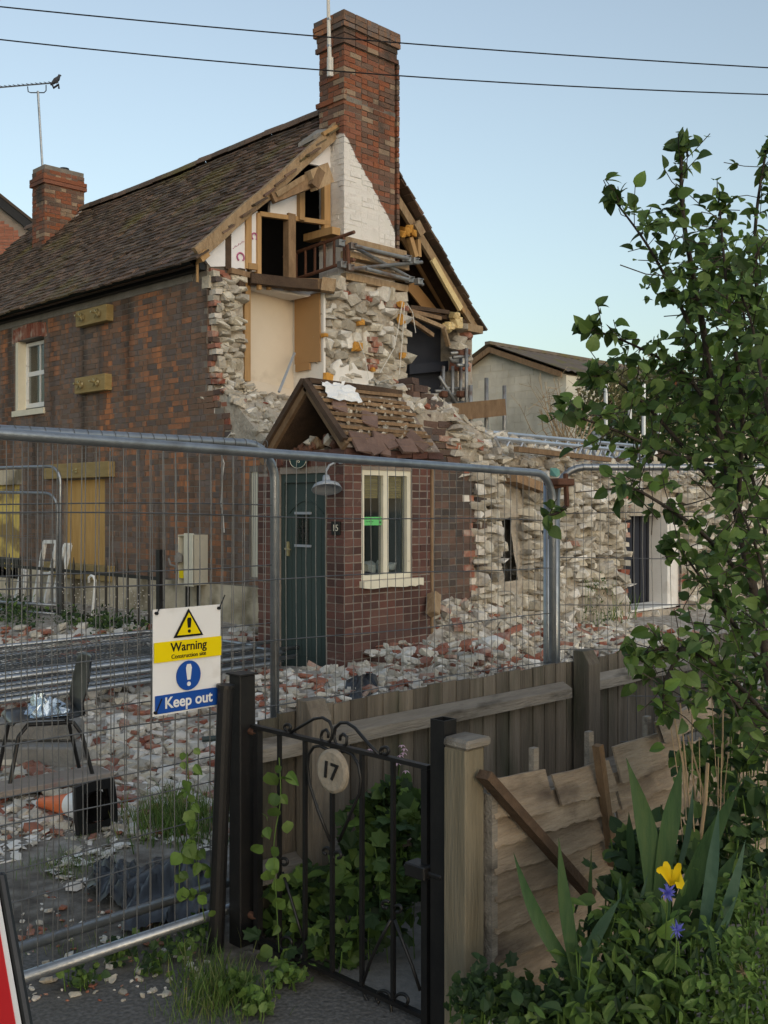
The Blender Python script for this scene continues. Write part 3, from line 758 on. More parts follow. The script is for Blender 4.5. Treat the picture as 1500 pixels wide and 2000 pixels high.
# ---- torn gable: long wall seen in section, stonework, studs
P = Pieces(); rg = random.Random(21)
def in_sec(u, z, w): return XW + .10 < u < XW + .52 and 2.7 < z < 4.66
secm = MB(); secm.sheet([[(XW + .02 + .5 * j / 6, YP - .06 - .05 * nz(j, i, 0, .7) - .3 * sm(3.4, 2.7, 2.4 + .1 * i), 2.4 + .1 * i) for j in range(7)] for i in range(23)])
secm.build('wall_section', 'rubble_mortar', house, fix=False)
stone_fill(P, 'Y', YP - .10, XW + .06, XW + .52, 2.75, 4.62, in_sec, ['stone', 'stone', 'cream_stone'], rg, (.06, .26), (.04, .12), .07)
for i in range(28):
    z = 2.62 + i * .075
    P.add(('Q', i % 5), TRS((XW + .11 + rg.uniform(-.01, .02), yedge(z) - .05 + rg.uniform(-.02, .03), z), (rg.uniform(-.05, .05), rg.uniform(-.05, .05), math.pi / 2 + rg.uniform(-.1, .1)), (.8, 1, 1)), rg.choice(['limewashed_brick', 'red_brick', 'red_brick', 'end_brick', 'stone']))
for k in range(150):
    z = rg.uniform(2.38, 3.3); yy_ = YP - .12 - .32 * sm(3.4, 2.6, z) - rg.uniform(0, .08); s = .03 + .10 * rg.random() ** 2
    P.add(('R', rg.randrange(14)), TRS((XW + .05 + .55 * rg.random(), yy_, z), (rg.uniform(-.5, .5), rg.uniform(-.5, .5), rg.random() * 6), (s * 1.6, s, s * .8)), rg.choice(['stone', 'stone', 'cream_stone', 'white_rubble', 'red_brick']))
# stone block on the corner under the eave
P.add(('B', 0), TRS((XW + .12, YP - .06, 4.55), (0, 0, 0), (.62, 3, .75)), 'cream_stone')
P.add(('Q', 1), TRS((XW + .15, YP - .03, 4.70), (0, 0, .1), (1.1, 1.5, 1)), 'red_brick')
P.add(('Q', 2), TRS((XW + .33, YP - .03, 4.66), (0, .2, .1), (1, 1.5, 1)), 'red_brick')
P.build(house, 'stone', 'stones', 120)

# stone breast of the party wall with plaster side
BX0, BX1, BYF = 9.46, 11.10, 10.60
br = MB()
br.sheet([[(BX0 + .03 + (BX1 - BX0 - .03) * j / 16, BYF + .05 - .06 * nz(j * .4, i * .4, 4), 2.3 + 2.42 * i / 20) for j in range(17)] for i in range(21)])
br.build('stone_stack', 'rubble_mortar', house, fix=False)
br = MB().box((BX0 + .02, BYF + .12, 2.3), (BX1 - .02, YP + .3, 4.74)); br.build('stack_core', 'rubble_mortar', house)
P = Pieces()
stone_fill(P, 'Y', BYF + .03, BX0 + .04, BX1 - .02, 2.75, 4.66, lambda u, z, w: BX0 + .06 < u < BX1 - .05 and not (u < 10.45 and z < 3.30 + .1 * nz(u, 0, 0, 5)), ['stone', 'stone', 'stone', 'cream_stone', 'white_rubble'], rg, (.07, .34), (.05, .16), .08)
for (u, z) in ((10.35, 4.05), (10.37, 3.9), (10.36, 3.74), (10.33, 3.66), (10.5, 3.38), (10.42, 3.98)):
    P.add(('Q', rg.randrange(5)), TRS((u, BYF - .06, z), (0, rg.uniform(-.1, .1), rg.uniform(-.2, .2)), (.75, 1, 1)), 'red_brick')
for k in range(8):
    P.add(('Q', rg.randrange(5)), TRS((9.85 + .17 * k, BYF + .0, 4.62 - .006 * k + rg.uniform(-.01, .01)), (0, 0, 0), (.7, 1, 1)), 'red_brick')
P.build(house, 'stone', 'stones', 200)
MB().box((BX0 - .015, BYF - .02, 2.3), (BX0 + .02, YP + .2, 4.62)).build('plaster', 'white_plaster', house)
ply = [GX(577, 580, BX0 - .03), GX(626, 572, BX0 - .03), GX(627, 706, BX0 - .03), GX(577, 712, BX0 - .03)]
bbd = MB().prism(ply, (-.018, 0, 0)).build('brown_board', 'brown_board', house)
MB().prism([GX(580, 712, BX0 - .03), GX(607, 709, BX0 - .03), GX(607, 722, BX0 - .03), GX(580, 727, BX0 - .03)], (-.03, 0, 0)).build('brown_offcut', 'brown_board', house)
# remaining plaster at the foot of the stack
pl = [GY(650, 712, BYF - .05), GY(665, 700, BYF - .05), GY(672, 716, BYF - .05), GY(690, 708, BYF - .05), GY(700, 722, BYF - .05), GY(730, 727, BYF - .05), GY(728, 770, BYF - .05), GY(648, 775, BYF - .05)]
MB().prism(pl, (0, .05, 0)).build('plaster', 'white_plaster', house)
# expanding foam patches
for (px, py, s) in ((704, 630, .07), (697, 677, .10), (785, 625, .12), (788, 695, .07), (783, 595, .08), (727, 722, .05), (640, 738, .09), (634, 655, .04)):
    p = GY(px, py, BYF - .05)
    v, f = SHAPES[('R', int(px) % 14)]
    MB().add([(p.x + q[0] * s * 1.5, p.y + q[1] * .1, p.z + q[2] * s * 1.5) for q in v], f).build('foam_patch', 'foam', house)
# party wall behind: cream alcove, navy room
MB().box((XW + .5, 11.20, 2.0), (BX0, 11.3, 4.66)).build('alcove_wall', 'cream_plaster', house)
MB().prism([(XW + .6, 11.19, 3.42), (BX0 - .02, 11.19, 3.33), (BX0 - .02, 11.05, 3.18), (XW + .6, 11.05, 3.26)], (0, .02, -.04)).build('alcove_ledge', 'cream_plaster', house)
MB().box((XW + .6, 11.12, 2.2), (BX0 - .02, 11.19, 3.2)).build('alcove_dado', 'white_plaster', house)
MB().box((BX1, 11.46, 2.0), (13.0, 11.56, 4.7)).build('navy_wall', 'navy_paint', house)
bl = MB().prism([GY(800, 712, 11.3), GY(893, 703, 11.3), GY(893, 722, 11.3), GY(800, 731, 11.3)], (0, .12, 0)); bl.build('navy_shelf', 'navy_paint', house)
MB().box((XW + .5, YP + .06, 4.66), (13.0, 20.5, 4.72)).build('attic_floor', 'dark_timber', house)
MB().prism([(8.1, 12.62, 4.72), (13, 12.62, 4.72), (RXc, 12.62, 7.3)], (0, .05, 0)).build('attic_dark_sheet', 'black_void', house)  # black sheet, painted shade for the depth of the attic
MB().prism([(XW + .4, 20.6, 0), (13.1, 20.6, 0), (13.1, 20.6, 4.7), (RXc, 20.6, 7.3), (XW + .4, 20.6, 4.7)], (0, .2, 0)).build('far_gable', 'old_mortar', house)
MB().box((12.75, YP + .05, 0), (13.1, 20.6, 4.6)).build('rear_wall', 'rubble_mortar', house)
P = Pieces()
for (px, py, s, m) in ((903, 640, .2, 'stone'), (908, 655, .13, 'red_brick'), (898, 665, .16, 'stone'), (892, 678, .15, 'cream_stone'), (905, 690, .14, 'stone'), (895, 705, .15, 'white_rubble'), (908, 700, .13, 'stone'), (900, 715, .2, 'red_brick')):
    p = GY(px, py, YP); P.add(('R', px % 14), TRS(p, (.1, .2, .1), (s * 1.2, .3, s)), m)
P.build(house, 'stone', 'stones')
# alcove ceiling edge, left studs
def G(px, py): return GY(px, py, YP - .02)
def timber(p, q, w, d, m, name='timber', jit=0.0):
    return MB().beam(p, q, w, d, up=(0, 0, 1), jit=jit, rng=rg).build(name, m, house)
def post(px0, px1, py0, py1, m, y=YP - .03, d=.08, name='stud'):
    a = GY(px0, py0, y); b_ = GY(px1, py1, y)
    return MB().box((a.x, y, b_.z), (b_.x, y + d, a.z)).build(name, m, house, bevel=.003)
MB().prism([GY(490, 553, YP), GY(617, 575, 10.8), GY(600, 580, 10.8), GY(490, 561, YP)], (0, .35, 0)).build('ceiling_board', 'white_plaster', house)
post(478, 490, 535, 745, 'pine')
post(472.5, 478, 596, 722, 'pine', y=YP + .02)
post(469, 472, 575, 722, 'white_plaster', y=YP - .02)
post(461, 468.5, 535, 725, 'old_timber', y=YP - .02)
post(468, 480, 523, 577, 'dark_timber', y=YP - .10)
post(441, 452, 458, 527, 'dark_timber')
post(481, 492, 412, 526, 'pine', y=YP - .05)
post(503, 511, 415, 540, 'pine', y=YP - .05)
post(564, 578, 415, 551, 'old_timber', y=YP - .06, d=.12)
post(634, 646, 330, 472, 'pine', y=YP - .05)
post(586, 596, 372, 431, 'pine', y=YP - .09)
timber(G(505, 418), G(640, 436), .06, .07, 'pine', 'rail')
timber(G(482, 520), G(500, 522), .08, .08, 'pine', 'nogging')
timber(GY(448, 530, YP - .05), GY(560, 556, YP - .1), .07, .12, 'old_timber', 'wall_plate', .01)
timber(GY(488, 545, YP - .1), GY(634, 560, 10.55), .13, .16, 'dark_timber', 'floor_beam', .012)
timber(GY(560, 554, YP - .18), GY(652, 558, 10.42), .14, .15, 'old_timber', 'floor_beam', .012)
timber(GY(628, 556, 10.52), GY(655, 560, 10.40), .17, .18, 'pale_timber', 'beam_end')
for px in (506, 525, 558): timber(GY(px, 548, YP - .15), GY(px, 566, YP - .15), .05, .05, 'pine', 'joist_end')
# white insulation boards with printed marks
ib = MB().prism([G(394, 500), G(440, 464), G(440, 520), G(412, 521)], (0, .05, 0)); ib = ib.build('insulation_board', 'foil_board', house)
ib2 = MB().prism([G(452, 455), G(481, 430), G(481, 530), G(452, 530)], (0, .05, 0)).build('insulation_board', 'foil_board', house)
ib3 = MB().prism([G(492, 420), G(503, 412), G(503, 530), G(492, 530)], (0, .05, 0)).build('insulation_board', 'foil_board', house)
MB().prism([G(528, 393), G(586, 376), G(586, 426), G(528, 417)], (0, .05, 0)).build('insulation_board', 'foil_board', house)
MB().prism([G(605, 318), G(648, 275), G(648, 328), G(605, 320)], (0, .05, 0)).build('insulation_board', 'foil_board', house)
for (px, py, r_) in ((470, 502, .055), (497, 462, .045)):
    p = GY(px, py, YP - .032)
    a = MB()
    a.tube([(p.x + r_ * math.cos(t), p.y, p.z + r_ * math.sin(t)) for t in [k * .5 - .8 for k in range(11)]], .011, 5)
    a.build('printed_mark', 'pink_print', ib2 if px < 480 else ib3)
for k in range(7):
    p = GY(455 + 3.4 * k, 486 - 2.2 * k, YP - .031); MB().tube([p, p + Vector((.012, 0, .03 * (1 if k % 2 else .4)))], .004, 4).build('printed_mark', 'pink_print', ib2)
# verge rafters of the left slope, broken rafter
timber(GY(386, 497, YP - .10), GY(668, 243, YP - .10), .17, .07, 'pale_timber', 'verge_rafter', .012)
timber(GY(392, 484, YP - .04), GY(664, 236, YP - .04), .07, .05, 'old_timber', 'roof_batten', .01)
timber(GY(388, 506, YP - .13), GY(402, 494, YP - .13), .10, .10, 'pine', 'rafter_foot')
timber(GY(630, 262, YP - .15), GY(668, 242, YP - .15), .05, .05, 'pine', 'splintered_end')
timber(GY(532, 388, YP - .18), GY(602, 360, YP - .35), .12, .11, 'old_timber', 'broken_purlin', .015)
timber(GY(538, 380, YP - .22), GY(635, 326, YP - .40), .07, .09, 'pale_timber', 'broken_purlin', .015)
timber(GY(606, 352, YP - .42), GY(640, 340, YP - .42), .26, .12, 'pale_timber', 'splintered_block', .015)
timber(GY(612, 365, YP - .45), GY(625, 332, YP - .45), .13, .08, 'old_timber', 'splintered_block')
MB().tube([(XW - .16, YP - .02, 4.52), (XW - .16, YP - .02, 4.85)], .018, 6).build('stake', 'pine', house)
# right slope: rafters, sheathing, insulation
for k, (pa, pb, m, y, w, d) in enumerate(((G(772, 385), G(928, 640), 'pale_timber', YP + .05, .13, .06), (G(775, 430), G(880, 605), 'brown_board', YP + .45, .30, .03), (G(800, 555), G(868, 640), 'brown_board', YP + .5, .22, .03))):
    a = GY(topix(pa)[0], topix(pa)[1], y); b_ = GY(topix(pb)[0], topix(pb)[1], y)
    timber(a, b_, w, d, m, 'rafter')
timber(GY(842, 508, YP - .05), GY(900, 603, YP - .05), .10, .05, 'wool', 'insulation_strip', .02)
timber(GY(846, 505, YP + .02), GY(905, 610, YP + .02), .06, .06, 'pine', 'rafter')
timber(GY(812, 435, YP - .05), GY(824, 458, YP - .05), .14, .06, 'pale_timber', 'rafter')
timber(GY(800, 464, YP - .06), GY(811, 502, YP - .06), .08, .08, 'pine', 'splintered_post'); timber(GY(816, 468, YP - .06), GY(818, 502, YP - .06), .06, .06, 'pine', 'splintered_post')
timber(GY(905, 640, YP - .05), GY(934, 646, YP - .05), .12, .2, 'pale_timber', 'rafter_foot')
for (px, py, s) in ((792, 452, .1), (800, 448, .09), (786, 458, .08), (806, 455, .08)):
    p = GY(px, py, YP - .1); v, f = SHAPES[('R', px % 14)]
    MB().add([(p.x + q[0] * s * 1.6, p.y + q[1] * .15, p.z + q[2] * s * 1.6) for q in v], f).build('foam_patch', 'foam', house)
for (a, b_, m) in (((797, 607), (860, 622), 'old_timber'), ((797, 622), (845, 655), 'old_timber'), ((806, 615), (866, 640), 'pale_timber'), ((866, 640), (876, 675), 'pale_timber'), ((800, 600), (875, 610), 'dark_timber')):
    timber(GY(*a, YP - .1), GY(*b_, YP - .05), .06, .06, m, 'fallen_timber')
for k in range(9):
    p = GY(862 + rg.uniform(0, 36), 615 + rg.uniform(0, 26), YP - .06); v, f = SHAPES[('R', k)]
    s = rg.uniform(.10, .2)
    MB().add([(p.x + q[0] * s, p.y + q[1] * .16, p.z + q[2] * s) for q in v], f).build('loose_insulation', 'wool', house)
# dangling flex
for pts in (((786, 590), (778, 640), (770, 680), (742, 728)), ((790, 596), (786, 660), (780, 732)), ((795, 592), (806, 610), (812, 650)), ((700, 665), (714, 700), (720, 740))):
    MB().tube([GY(a, b_, BYF - .12) for a, b_ in pts], .006, 5).build('flex', 'cable_white', house)
MB().tube([GY(575, 690, 11.0), GY(545, 765, 10.6)], .02, 6).build('steel_rail', 'lamp_grey', house)

# ---- main chimney with white-painted breast
CX0, CX1, CY0, CY1 = 9.973, 10.98, 10.75, 11.27
chim = MB().box((CX0 + .01, CY0 + .01, 4.7), (CX1 - .01, CY1 - .01, 8.38)).build('chimney', 'old_mortar', house)
P = Pieces(); rc = random.Random(8)
def white_front(u, z):
    lim = 6.86 - (u - CX0) * 1.0 - .35 * max(0, u - CX0 - .55) if u < CX0 + .86 else 5.75 - 6 * (u - CX0 - .86)
    return 'painted_brick' if z < 7.0 - 1.15 * (u - CX0) + .25 else 'chimney_brick'
ins = lambda u, z, w: CX0 <= u <= CX1
wall_bricks(P, 'Y', CY0 + .01, CX0, CX1, 4.72, 8.16, ins, None, rc, .010, mfun=white_front, rough=.006)
wall_bricks(P, 'X', CX0 + .01, CY0, CY1, 4.72, 8.16, lambda u, z, w: CY0 <= u <= CY1, None, rc, .010, mfun=lambda u, z: 'painted_brick' if z < 7.0 else 'chimney_brick', rough=.006)
wall_bricks(P, 'X', CX1 + .04, CY0, CY1, 5.2, 8.16, lambda u, z, w: CY0 <= u <= CY1, 'chimney_brick', rc, .0)
# corbelled courses near the top and the string course
for (z, out) in ((8.135, .035), (8.205, .015), (8.28, .02), (8.355, .055), (8.43, .06), (8.505, .05), (7.36, .03)):
    x0, x1, y0, y1 = CX0 - out, CX1 + out, CY0 - out, CY1 + out
    core_ = MB().box((x0 + .03, y0 + .03, z - .037), (x1 - .03, y1 - .03, z + .037)); core_.build('corbel', 'old_mortar', chim)
    u = x0
    while u < x1 - .05:
        if z > 8 or rc.random() < .3: P.add(('S', rc.randrange(5)), TRS((min(u + .108, x1 - .1), y0, z), (0, rc.uniform(-.02, .02), 0)), 'old_brick' if z > 8.3 else 'chimney_brick')
        u += .226
    u = y0
    while u < y1 - .05:
        P.add(('S', rc.randrange(5)), Matrix.Translation((x0, min(u + .108, y1 - .1), z)) @ RX, 'old_brick' if z > 8.3 else 'chimney_brick'); u += .226
P.build(chim, 'brick', 'brickwork', 300)
MB().prism([(CX0 + .004, CY0 + .004, 4.7), (CX1 - .004, CY0 + .004, 4.7), (CX1 - .004, CY0 + .004, 5.66), (CX0 + .004, CY0 + .004, 6.82)], (0, .05, 0)).box((CX0 + .0041, CY0 + .055, 4.7), (CX0 + .05, CY1, 6.75)).build('painted_joints', 'white_plaster', chim)
MB().box((CX0 - .05, CY0 - .05, 4.60), (CX1 + .05, CY1, 4.71)).build('ledge', 'concrete', chim, bevel=.02)
MB().box((CX0 - .02, CY0 - .02, 4.71), (CX1 + .02, CY1, 4.82)).build('white_base', 'white_plaster', chim)
# lead flashing and mortar fillet where the roof meets the stack
MB().prism([(CX0 - .02, CY1 + .02, 6.98), (CX0 - .02, CY0 + .25, 6.93), (CX0 - .25, CY0 + .35, 6.80), (CX0 - .3, CY1 + .1, 6.74)], (0, 0, .06)).build('flashing', 'concrete', chim)
MB().box((9.90, 10.95, 7.70), (9.955, 11.02, 7.96)).build('bracket', 'white_paint', chim)

# ---- second chimney on the same roof
c2x0, c2x1, c2y0, c2y1 = 9.66, 10.49, 18.7, 19.2
chim2 = MB().box((c2x0 + .01, c2y0 + .01, 6.0), (c2x1 - .01, c2y1 - .01, 8.18)).build('chimney', 'old_mortar', house)
P = Pieces()
wall_bricks(P, 'Y', c2y0 + .01, c2x0, c2x1, 6.3, 8.1, lambda u, z, w: c2x0 <= u <= c2x1, 'chimney_brick', rc, .01)
wall_bricks(P, 'X', c2x0 + .01, c2y0, c2y1, 6.3, 8.1, lambda u, z, w: c2y0 <= u <= c2y1, 'chimney_brick', rc, .01)
for z, out in ((7.86, .035), (7.94, .035)):
    MB().box((c2x0 - out, c2y0 - out, z - .035), (c2x1 + out, c2y1 + out, z + .035)).build('corbel', 'chimney_brick', chim2)
P.build(chim2, 'brick', 'brickwork', 200)
MB().lathe(Matrix.Translation((10.2, 18.95, 8.17)), [(.0, .1), (.09, .1), (.11, .0), (.11, -.02)], 12).build('chimney_pot', 'gutter_black', chim2)
MB().prism([(c2x0 - .03, c2y0 - .06, 6.55), (c2x0 + .15, c2y0 - .06, 6.75), (c2x1 + .0, c2y0 - .06, 7.55), (c2x1 + .0, c2y0 - .06, 7.42), (c2x0 + .2, c2y0 - .06, 6.55), (c2x0 - .03, c2y0 - .06, 6.35)], (0, .05, 0)).build('flashing', 'lead', chim2)

# ---- timber and tube cradle clamped round the chimney breast
cr = empty('chimney_cradle', (CX0, CY0 - .2, 4.8), 'timber boards and scaffold tubes clamped round the white chimney breast', 'scaffold')
for (za, zb, y) in ((5.30, 5.42, .0), (5.13, 5.22, .05), (4.98, 5.07, .02), (4.82, 4.92, .03)):
    MB().box((CX0 - .08, CY0 - .10 - y, za), (CX1 + .14, CY0 - .012, zb)).build('timber_board', 'pale_timber', cr, bevel=.004)
yy = CY0 - .22
for a, b_ in (((689, 481), (826, 556)), ((684, 525), (824, 512)), ((692, 480), (797, 505)), ((715, 525), (797, 546))):
    MB().tube([GY(*a, yy), GY(*b_, yy)], .026, 10).build('tube', 'scaffold_steel', cr); yy -= .055
MB().tube([GY(679, 478, 10.5), GY(681, 528, 10.5)], .03, 8).build('tube', 'rust', cr)
for a in ((688, 481), (683, 523), (795, 505), (818, 550), (665, 475), (668, 517), (800, 546), (810, 510)):
    p = GY(*a, 10.46); MB().box((p.x - .05, p.y - .04, p.z - .045), (p.x + .05, p.y + .05, p.z + .045)).tube([p + Vector((0, -.1, .02)), p + Vector((0, .02, .02))], .012, 6).build('coupler', 'scaffold_steel', cr, bevel=.012)
lx = CX0 - .12
MB().tube([(lx, 10.42, 5.42), (lx, 11.9, 5.33)], .026, 8).build('tube', 'rust', cr)
MB().tube([(lx, 10.42, 5.05), (lx, 11.9, 4.95)], .026, 8).build('tube', 'rust', cr)
for k in range(6):
    MB().tube([(lx, 10.62 + .2 * k, 5.40 - .012 * k), (lx, 10.62 + .2 * k, 5.04 - .012 * k)], .02, 6).build('rung', 'rust', cr)
MB().box((lx - .1, 10.75, 5.44), (lx + .05, 11.35, 5.54)).build('timber_block', 'pine', cr)

# ---- left neighbour, its gable turned towards the street
nb = empty('neighbour_house', at(0, 990, 26), 'red brick neighbour house with black verge behind the second chimney', 'house')
NY = 26.0
def nz_lim(px): return 400 + (px - 0) * .80
away = Vector((6, 6, 0))
MB().prism([at(100, 1100, NY), at(100, 486, NY), at(-160, 278, NY), at(-420, 486, NY), at(-420, 1100, NY)], away).build('wall', 'porch_mortar', nb)
right_ = Vector((1, -1, 0)).normalized(); o0 = at(-30, 990, NY)
Mn = Matrix(((right_.x, 1 / S2, 0, o0.x), (right_.y, 1 / S2, 0, o0.y), (0, 0, 1, 0), (0, 0, 0, 1)))
P = Pieces()
for u, z, key, sx in courses(-.3, 1.5, 6.0, 9.6, lambda u, z, w: True, rc):
    p = Mn @ Vector((u, -.012, z)); q = topix(p)
    if q[1] > nz_lim(q[0]) + 24: P.add(key, Mn @ Matrix.Translation((u, -.012, z)) @ Matrix.Diagonal((sx, 1, 1, 1)), 'far_brick')
P.build(nb, 'brick', 'brickwork', 200)
MB().prism([at(102, 486, NY - .15), at(-160, 277, NY - .15), at(-160, 256, NY - .15), at(112, 474, NY - .15)], away * .03).build('bargeboard', 'gutter_black', nb)
MB().prism([at(112, 473, NY - .2), at(-160, 255, NY - .2), at(-430, 470, NY - .2), at(-430, 464, NY - .2), at(-160, 249, NY - .2), at(114, 468, NY - .2)], away).build('roof', 'roof_tile', nb)
# ------------------------------------------------------------------ porch
PX0, PY0, PY1 = 6.67, 7.19, 8.45
po = empty('brick_porch', (PX0, PY0, 0), 'brown brick porch with green door and half stripped tiled roof', 'porch')
rp = random.Random(31)
DY0, DY1, DZ1 = 7.43, 8.12, 2.04
WX0, WX1, WZ0, WZ1 = onY(706, PY0), onY(804, PY0), 1.03, 2.07
c = MB()
# window wall
c.box((PX0, PY0, -.1), (WX0, PY0 + .11, 2.18)); c.box((WX1, PY0, -.1), (XW - .002, PY0 + .11, 2.18)); c.box((WX0, PY0, -.1), (WX1, PY0 + .11, WZ0)); c.box((WX0, PY0, WZ1), (WX1, PY0 + .11, 2.18))
# door wall
c.box((PX0 + .001, PY0 + .11, -.1), (PX0 + .11, DY0, 2.18)); c.box((PX0 + .001, DY1, -.1), (PX0 + .11, PY1, 2.05)); c.box((PX0 + .001, DY0, DZ1), (PX0 + .11, DY1, 2.18))
c.box((PX0 + .11, PY1 - .11, -.1), (XW - .002, PY1, 2.05))
c.build('wall', 'porch_mortar', po)
P = Pieces()
wall_bricks(P, 'Y', PY0, PX0, XW, .0, 2.16, lambda u, z, w: PX0 <= u <= XW - .01 and not (WX0 - .005 < u < WX1 + .005 and WZ0 - .04 < z < WZ1 + .03), 'porch_brick', rp, .006, bond='stretcher')
wall_bricks(P, 'X', PX0, PY0, PY1, .0, 2.16, lambda u, z, w: PY0 <= u <= PY1 and not (DY0 - .005 < u < DY1 + .005 and z < DZ1 + .03) and (z < 2.04 or u < 8.3), 'porch_brick', rp, .006, bond='stretcher')
# projecting header course under the eaves
u = PX0 - .03
while u < XW - .12:
    P.add(('Q', rp.randrange(5)), TRS((u + .11, PY0 - .045, 2.225), (0, 0, 0), (1, 1.6, 1)), 'porch_brick'); u += .226
u = PY0 - .04
while u < 8.25:
    P.add(('Q', rp.randrange(5)), Matrix.Translation((PX0 - .035, u + .11, 2.225 if u < 8 else 2.15)) @ RX, 'porch_brick'); u += .226
P.build(po, 'brick', 'brickwork', 300)
# door
dr = MB().box((PX0 + .05, DY0 + .05, .0), (PX0 + .09, DY1 - .045, DZ1 - .09)).build('door', 'green_paint', po)
for k in range(7):
    y = DY0 + .13 + k * .072
    MB().box((PX0 + .044, y, .28), (PX0 + .049, y + .062, 1.62 + .10 * math.sin(math.pi * (k + .5) / 7))).build('panel_board', 'green_paint', dr, bevel=.004)
MB().tube([(PX0 + .046, DY0 + .1 + (DY1 - DY0 - .19) * t, 1.66 + .12 * math.sin(math.pi * t)) for t in [k / 14 for k in range(15)]], .007, 5).build('arch_moulding', 'green_paint', dr)
gy0, gy1 = onX(604, PX0 + .04), onX(581, PX0 + .04)
lt = MB().box((PX0 + .036, gy0, 1.35), (PX0 + .043, gy1, 1.655)).build('leaded_light', 'glass', dr)
lg = MB()
for y in (gy0 + .015, gy1 - .015, (gy0 + gy1) / 2): lg.tube([(PX0 + .033, y, 1.35), (PX0 + .033, y, 1.655)], .004, 4)
for z in (1.40, 1.5, 1.61): lg.tube([(PX0 + .033, gy0, z), (PX0 + .033, gy1, z)], .003, 4)
ym = (gy0 + gy1) / 2
for k in range(4):
    a0 = k * math.pi / 2
    lg.tube([(PX0 + .032, ym + .025 * math.cos(a0) + .025 * math.cos(a), 1.5 + .045 * math.sin(a0) + .035 * math.sin(a)) for a in [i * .63 for i in range(11)]], .003, 4)
lg.build('lead_came', 'black_paint', lt)
for z in (1.345, 1.66): MB().box((PX0 + .025, gy0 - .03, z - .012), (PX0 + .043, gy1 + .03, z + .012)).build('glazing_cap', 'lamp_grey', lt)
MB().box((PX0 + .03, DY1 - .10, 1.24), (PX0 + .045, DY1 - .07, 1.38)).tube([(PX0 + .0, DY1 - .085, 1.31), (PX0 + .04, DY1 - .085, 1.31)], .012).tube([(PX0 + .0, DY1 - .085, 1.31), (PX0 + .0, DY1 - .16, 1.305)], .009).build('door_handle', 'brass', dr)
fr = MB(); fr.box((PX0 + .02, DY0, .0), (PX0 + .1, DY0 + .05, DZ1)); fr.box((PX0 + .02, DY1 - .045, 0), (PX0 + .1, DY1, DZ1)); fr.box((PX0 + .02, DY0 + .05, DZ1 - .085), (PX0 + .1, DY1 - .045, DZ1))
fr.build('door_frame', 'green_paint', po)
MB().box((PX0 + .005, DY0 - .02, .0), (PX0 + .018, DY0 + .012, 1.9)).build('door_trim', 'pale_timber', po)
# window
wf = MB(); t = .05; y = PY0 + .015
wf.box((WX0, y, WZ0), (WX0 + t, y + .07, WZ1)); wf.box((WX1 - t, y, WZ0), (WX1, y + .07, WZ1)); wf.box((WX0 + t, y, WZ1 - t), (WX1 - t, y + .07, WZ1)); wf.box((WX0 + t, y, WZ0), (WX1 - t, y + .07, WZ0 + .045))
xm = (WX0 + WX1) / 2 + .0
win = wf.build('window', 'cream_paint', po)
MB().box((xm - .035, y + .002, WZ0 + .045), (xm + .035, y + .068, WZ1 - t)).build('mullion', 'cream_paint', win)
for a, b_ in ((WX0 + t, xm - .035), (xm + .035, WX1 - t)):
    MB().box((a, y + .035, WZ0 + .045), (b_, y + .039, WZ1 - t)).build('pane', 'glass', win)
    bl = MB()
    for k in range(9): bl.box((a + .005, y + .075, WZ1 - .075 - k * .024), (b_ - .005, y + .082, WZ1 - .054 - k * .024))
    bl.build('bamboo_blind', 'bamboo', win)
st = MB().box((WX0 + t + .02, y + .022, 1.545), (xm - .04, y + .026, 1.625)).build('green_sticker', 'sign_green', win)
MB().box((WX0 + t + .03, y + .0195, 1.603), (xm - .05, y + .0215, 1.612)).build('print_line', 'sign_black', st)
for k in range(5): MB().tube([(WX0 + t + .04 + .022 * k, y + .021, 1.575), (WX0 + t + .05 + .022 * k, y + .021, 1.585)], .003, 4).build('print_mark', 'gutter_black', st)
MB().lathe(Matrix.Translation((xm - .062, y + .0205, 1.572)) @ Matrix.Rotation(math.pi / 2, 4, 'X'), [(0, 0.001), (.011, 0.001), (.011, -.001)], 12).build('print_dot', 'sign_black', st)
# white reveal inside and clutter on the inner sill
MB().box((WX1 - .05, PY0 + .11, WZ0), (WX1 + .0, PY0 + .6, WZ1)).build('inner_reveal', 'lamp_grey', po)
for (x, s, m) in ((xm + .1, .13, 'white_cloth'), (xm + .2, .11, 'white_cloth'), (xm - .06, .12, 'white_cloth'), (xm - .17, .11, 'stone')):
    v, f = SHAPES[('R', int(x * 50) % 14)]
    MB().add([(x + q[0] * s * 1.3, PY0 + .17 + q[1] * .1, WZ0 + .06 + (q[2] + .4) * s) for q in v], f).build('crumpled_paper', m, po)
sl = MB(); n = 14
top = [(WX0 - .03 + (WX1 - WX0 + .13) * k / n, WZ0 - .005) for k in range(n + 1)]
bot = [(a, WZ0 - .065 - rp.uniform(0, .02)) for a, _ in reversed(top)]
sl.prism([(a, PY0 - .07, b_) for a, b_ in top + bot], (0, .12, 0)).build('window_sill', 'cream_paint', po)
MB().box((XW - .06, PY0 - .02, .35), (XW - .03, PY0 - .003, 2.15)).build('corner_strip', 'old_timber', po)
